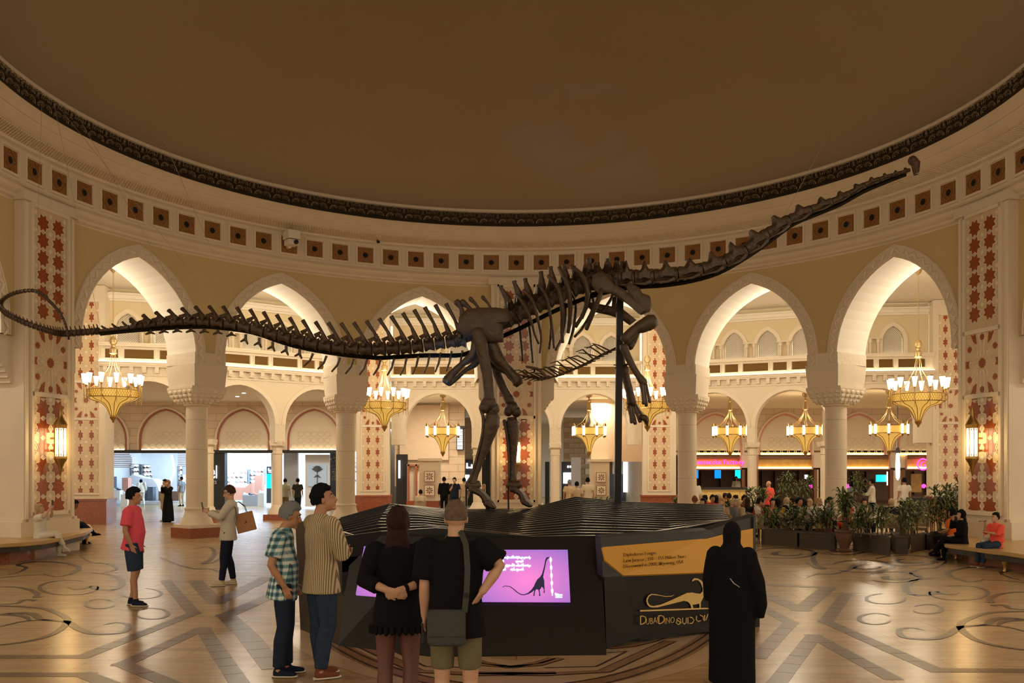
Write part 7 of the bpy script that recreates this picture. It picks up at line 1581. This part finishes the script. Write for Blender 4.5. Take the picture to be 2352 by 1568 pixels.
for i, (px, Y, zb, h, l) in enumerate(((2172, 24.2, .45, 1.15, 'tall thin plant rising behind the orange dressed woman'), (2190, 25.2, .45, 1.30, 'tallest spiky plant behind the right bench'), (2205, 24.5, .45, .95, 'spiky plant beside the right pilaster'), (1560, 34, .5, .8, 'spiky plant at the foot of the right arcade column'), (1740, 33, .4, 1.0, 'spiky plant beside the thin café column'), (1805, 34, .6, 1.3, 'bushy plant among the café tables'), (1660, 30, .3, .7, 'small plant before the café guests, left'), (1690, 29, .3, .75, 'small plant before the café guests beside the gold sign'), (1715, 28.5, .3, .8, 'small plant hidden behind the gold sign edge'), (1965, 36, .8, 1.1, 'tall leafy plant behind the white coated waiter'), (1848, 36, .7, 1.1, 'leafy plant left of the second arcade column'))):
    q = plant(px, Y, zb, h, 5, .40, l, .2, i+40); m_ = MB(); m_.box((0, 0, -zb/2), (.4, .4, zb), taper=1.1); m_.build('pot', M['planter'], q)
for px, Y, l in ((1385, 45.3, 'white flowering shrub at the foot of the tile pier'), (1402, 44.8, 'pale flowering shrub beside the steel post')):
    q = plant(px, Y, .3, .55, 9, .22, l, .35, px); m_ = MB(); m_.box((0, 0, -.15), (.8, .4, .3)); m_.build('pot', M['planter'], q)
for px, z0, z1, l in ((774, 1.9, 3.0, 'hanging greenery just left of the second arcade column'), (820, 1.7, 3.0, 'hanging greenery just right of the second arcade column')):
    r = empty('hanging_plant', ((px-PX)*45/F, 45, z0), 0, l, 'plant'); lf = MB(); rnd = random.Random(px)
    for k in range(160):
        c = Vector((rnd.uniform(-.28, .28), rnd.uniform(-.2, .2), rnd.uniform(-.3, 1.0))); d = Vector((rnd.uniform(-1, 1), rnd.uniform(-1, 1), rnd.uniform(-1, .3))).normalized()*.14; s_ = d.cross(Vector((0, 0, 1)))*.3; lf.add([c, c+d*.5+s_, c+d, c+d*.5-s_], [(0, 1, 2, 3)])
    tag(lf.build('foliage', M['leaf'], r, fixn=False), kind='stuff'); m_ = MB(); m_.tube([(0, 0, .9), (0, 0, 5.7-z0)], .01, 5); m_.build('hanger', M['stem'], r)
m_ = MB(); 
def rail(px, y0, y1, Yv, label): a, b = W(px, y1, Yv), W(px, y0, Yv); q = MB(); q.box((a.x, Yv, (max(a.z, 0)+b.z)/2), (.09, .09, b.z-max(a.z, 0))); q.box((a.x, Yv, b.z+.01), (.11, .11, .02)); tag(q.build('fence_post', M['black']), label, 'post', 'black posts of the café fence')
rail(1917, 1196, 1265, 24.4, 'black post beside the terracotta urn'); rail(2131, 1228, 1263, 23.8, 'black post between the two right planters')
bs = empty('booth_seat', ((2046-PX)*24.4/F, 24.4, 0), 0, 'beige upholstered booth seat with its back to the corner planter', 'booth seat'); SOFA = mat('beige_upholstery', (.30, .22, .13), .8, bump=.2, bscale=30)
for c, d, nm in (((0, 0, .2), (.8, .6, .4), 'seat'), ((.30, 0, .58), (.16, .62, .52), 'backrest')): m_ = MB(); m_.box(c, d); o = m_.build(nm, SOFA, bs); bv = o.modifiers.new('b', 'BEVEL'); bv.width = .04; bv.segments = 2
# ---------------------------------------------------------------- café tables, chairs, tableware
WHITE = mat('white_ware', (.75, .72, .66), .3); GLASS = mat('pale_drinking_glass', (.6, .6, .55), .1, alpha=.6); TBL = mat('table_top', (.36, .24, .13), .4)
def chair():
    r = empty('cafe_chair', (0, 0, 0)); m_ = MB(); m_.box((0, .08, .42), (.46, .46, .08)); m_.build('seat', SOFA, r)
    m_ = MB(); m_.tube([(-.22, -.16, .46), (-.22, -.17, .74), (0, -.22, .80), (.22, -.17, .74), (.22, -.16, .46)], .025, 6); m_.box((0, -.18, .62), (.42, .05, .30)); m_.build('backrest', SOFA, r)
    for x in (-.19, .19):
        for y in (-.13, .28): m_ = MB(); m_.tube([(x, y, 0), (x, y, .4)], [.015, .022], 6); m_.build('leg', M['wood'], r)
    return r
ch0 = chair()
gs = [o for o in COL.objects if o.type == 'EMPTY' and o.get('group') == 'guests seated at the café tables']
for i, g_ in enumerate(gs):
    c = ch0 if i == 0 else copy_tree(ch0); c.location = (g_.location.x, g_.location.y, 0); c.rotation_euler = g_.rotation_euler; tag(c, ' '.join(('café chair under the ' + g_['label']).split()[:15]), 'chair', 'chairs at the café tables')
fc = copy_tree(ch0); fc.location = ((966-PX)*38.5/F, 38.5, 0); fc.rotation_euler = (0, 0, 0); tag(fc, 'chair under the person with a bun behind the plinth', 'chair')
def table(px, py, Y, n, label):
    x = (px-PX)*Y/F; r = empty('cafe_table', (x, Y, 0), 0, label, 'table', 'round café tables'); m_ = MB(); m_.lathe([(.42, .70), (.45, .71), (.45, .74), (.44, .75)], 24); m_.build('tabletop', TBL, r, smooth=30)
    m_ = MB(); m_.lathe([(.25, 0), (.24, .02), (.05, .06), (.035, .3), (.04, .70)], 12); m_.build('pedestal', M['black'], r, smooth=30)
    for k in range(n):
        a = 2*pi*k/n+.3; q = MB(); q.lathe([(.05, .751), (.12, .765), (.125, .772), (.11, .768)], 14, c=(x+.26*cos(a), Y+.26*sin(a), 0)); tag(q.build('plate', WHITE, smooth=30), f'white plate {("front", "right", "back", "left")[k % 4]} on the {label}'[:90], 'plate', 'plates on the café tables')
        a += .8; q = MB(); q.lathe([(.025, .751), (.03, .80), (.035, .87), (.03, .87)], 10, c=(x+.2*cos(a), Y+.2*sin(a), 0)); tag(q.build('drinking_glass', GLASS, smooth=30), f'small glass {("front", "right", "back", "left")[k % 4]} on the {label}'[:90], 'glass', 'glasses on the café tables')
for a in ((1786, 0, 28.2, 3, 'round table behind the first planter box'), (1812, 0, 26.6, 2, 'round table beside the tall palm'), (1996, 0, 25.2, 4, 'round table behind the box right of the urn'), (1632, 0, 33.0, 3, 'round table of the guests beside the slatted plinth'), (1705, 0, 31.0, 3, 'round table of the guests above the gold sign'), (1856, 0, 29.5, 3, 'round table before the white scarf guests'), (2100, 0, 26.8, 2, 'round table behind the corner planter'), (1925, 0, 30.0, 2, 'round table behind the urn')): table(*a)
ac = copy_tree(ch0); ac.location = ((2112-PX)*26.0/F, 26.0, 0); ac.rotation_euler = (0, 0, radians(150)); tag(ac, 'empty beige chair behind the corner planter', 'chair')
# ---------------------------------------------------------------- small fittings
pj = empty('projector', PP(radians(-38.2), 11.55, 9.30), radians(38.2), 'white boxed projector fixed to the cornice above the second arch', 'projector')
for c, d, nm, mt in (((0, -.1, .14), (.40, .42, .26), 'housing', 'white'), ((0, -.1, -.10), (.34, .36, .16), 'lower_housing', 'white'), ((0, .12, .02), (.10, .2, .5), 'bracket', 'trim')): m_ = MB(); m_.box(c, d); m_.build(nm, M[mt], pj)
m_ = MB(); m_.lathe([(.07, 0), (.07, .06), (.05, .07)], 14, c=(.06, -.28, -.10), M=Matrix.Rotation(pi/2, 3, 'X')); m_.build('lens', M['black'], pj)
m_ = MB(); m_.ell(PP(radians(-23.4), 11.55, 9.63), (.06, .06, .05)); m_.box(PP(radians(-23.4), 11.6, 9.68), (.06, .06, .06)); tag(m_.build('ceiling_camera', M['black']), 'tiny dark camera under the carved soffit', 'camera')
for px, Y, l in ((560, 44, 'nearer round downlight seen through the second arch'), (545, 46, 'farther round downlight seen through the second arch'), (988, 45, 'round downlight above the chandelier left of the legs')):
    m_ = MB(); m_.lathe([(.09, 5.70), (.10, 5.715)], 12, c=((px-PX)*Y/F, Y, 0)); tag(m_.build('downlight', M['whitelit']), l, 'ceiling light', 'downlights in the lower passage')
sp_ = rect(875, 1172, 900, 1190, 30, 'x', M['black']) if False else None
# light fall at each end of the balcony coves
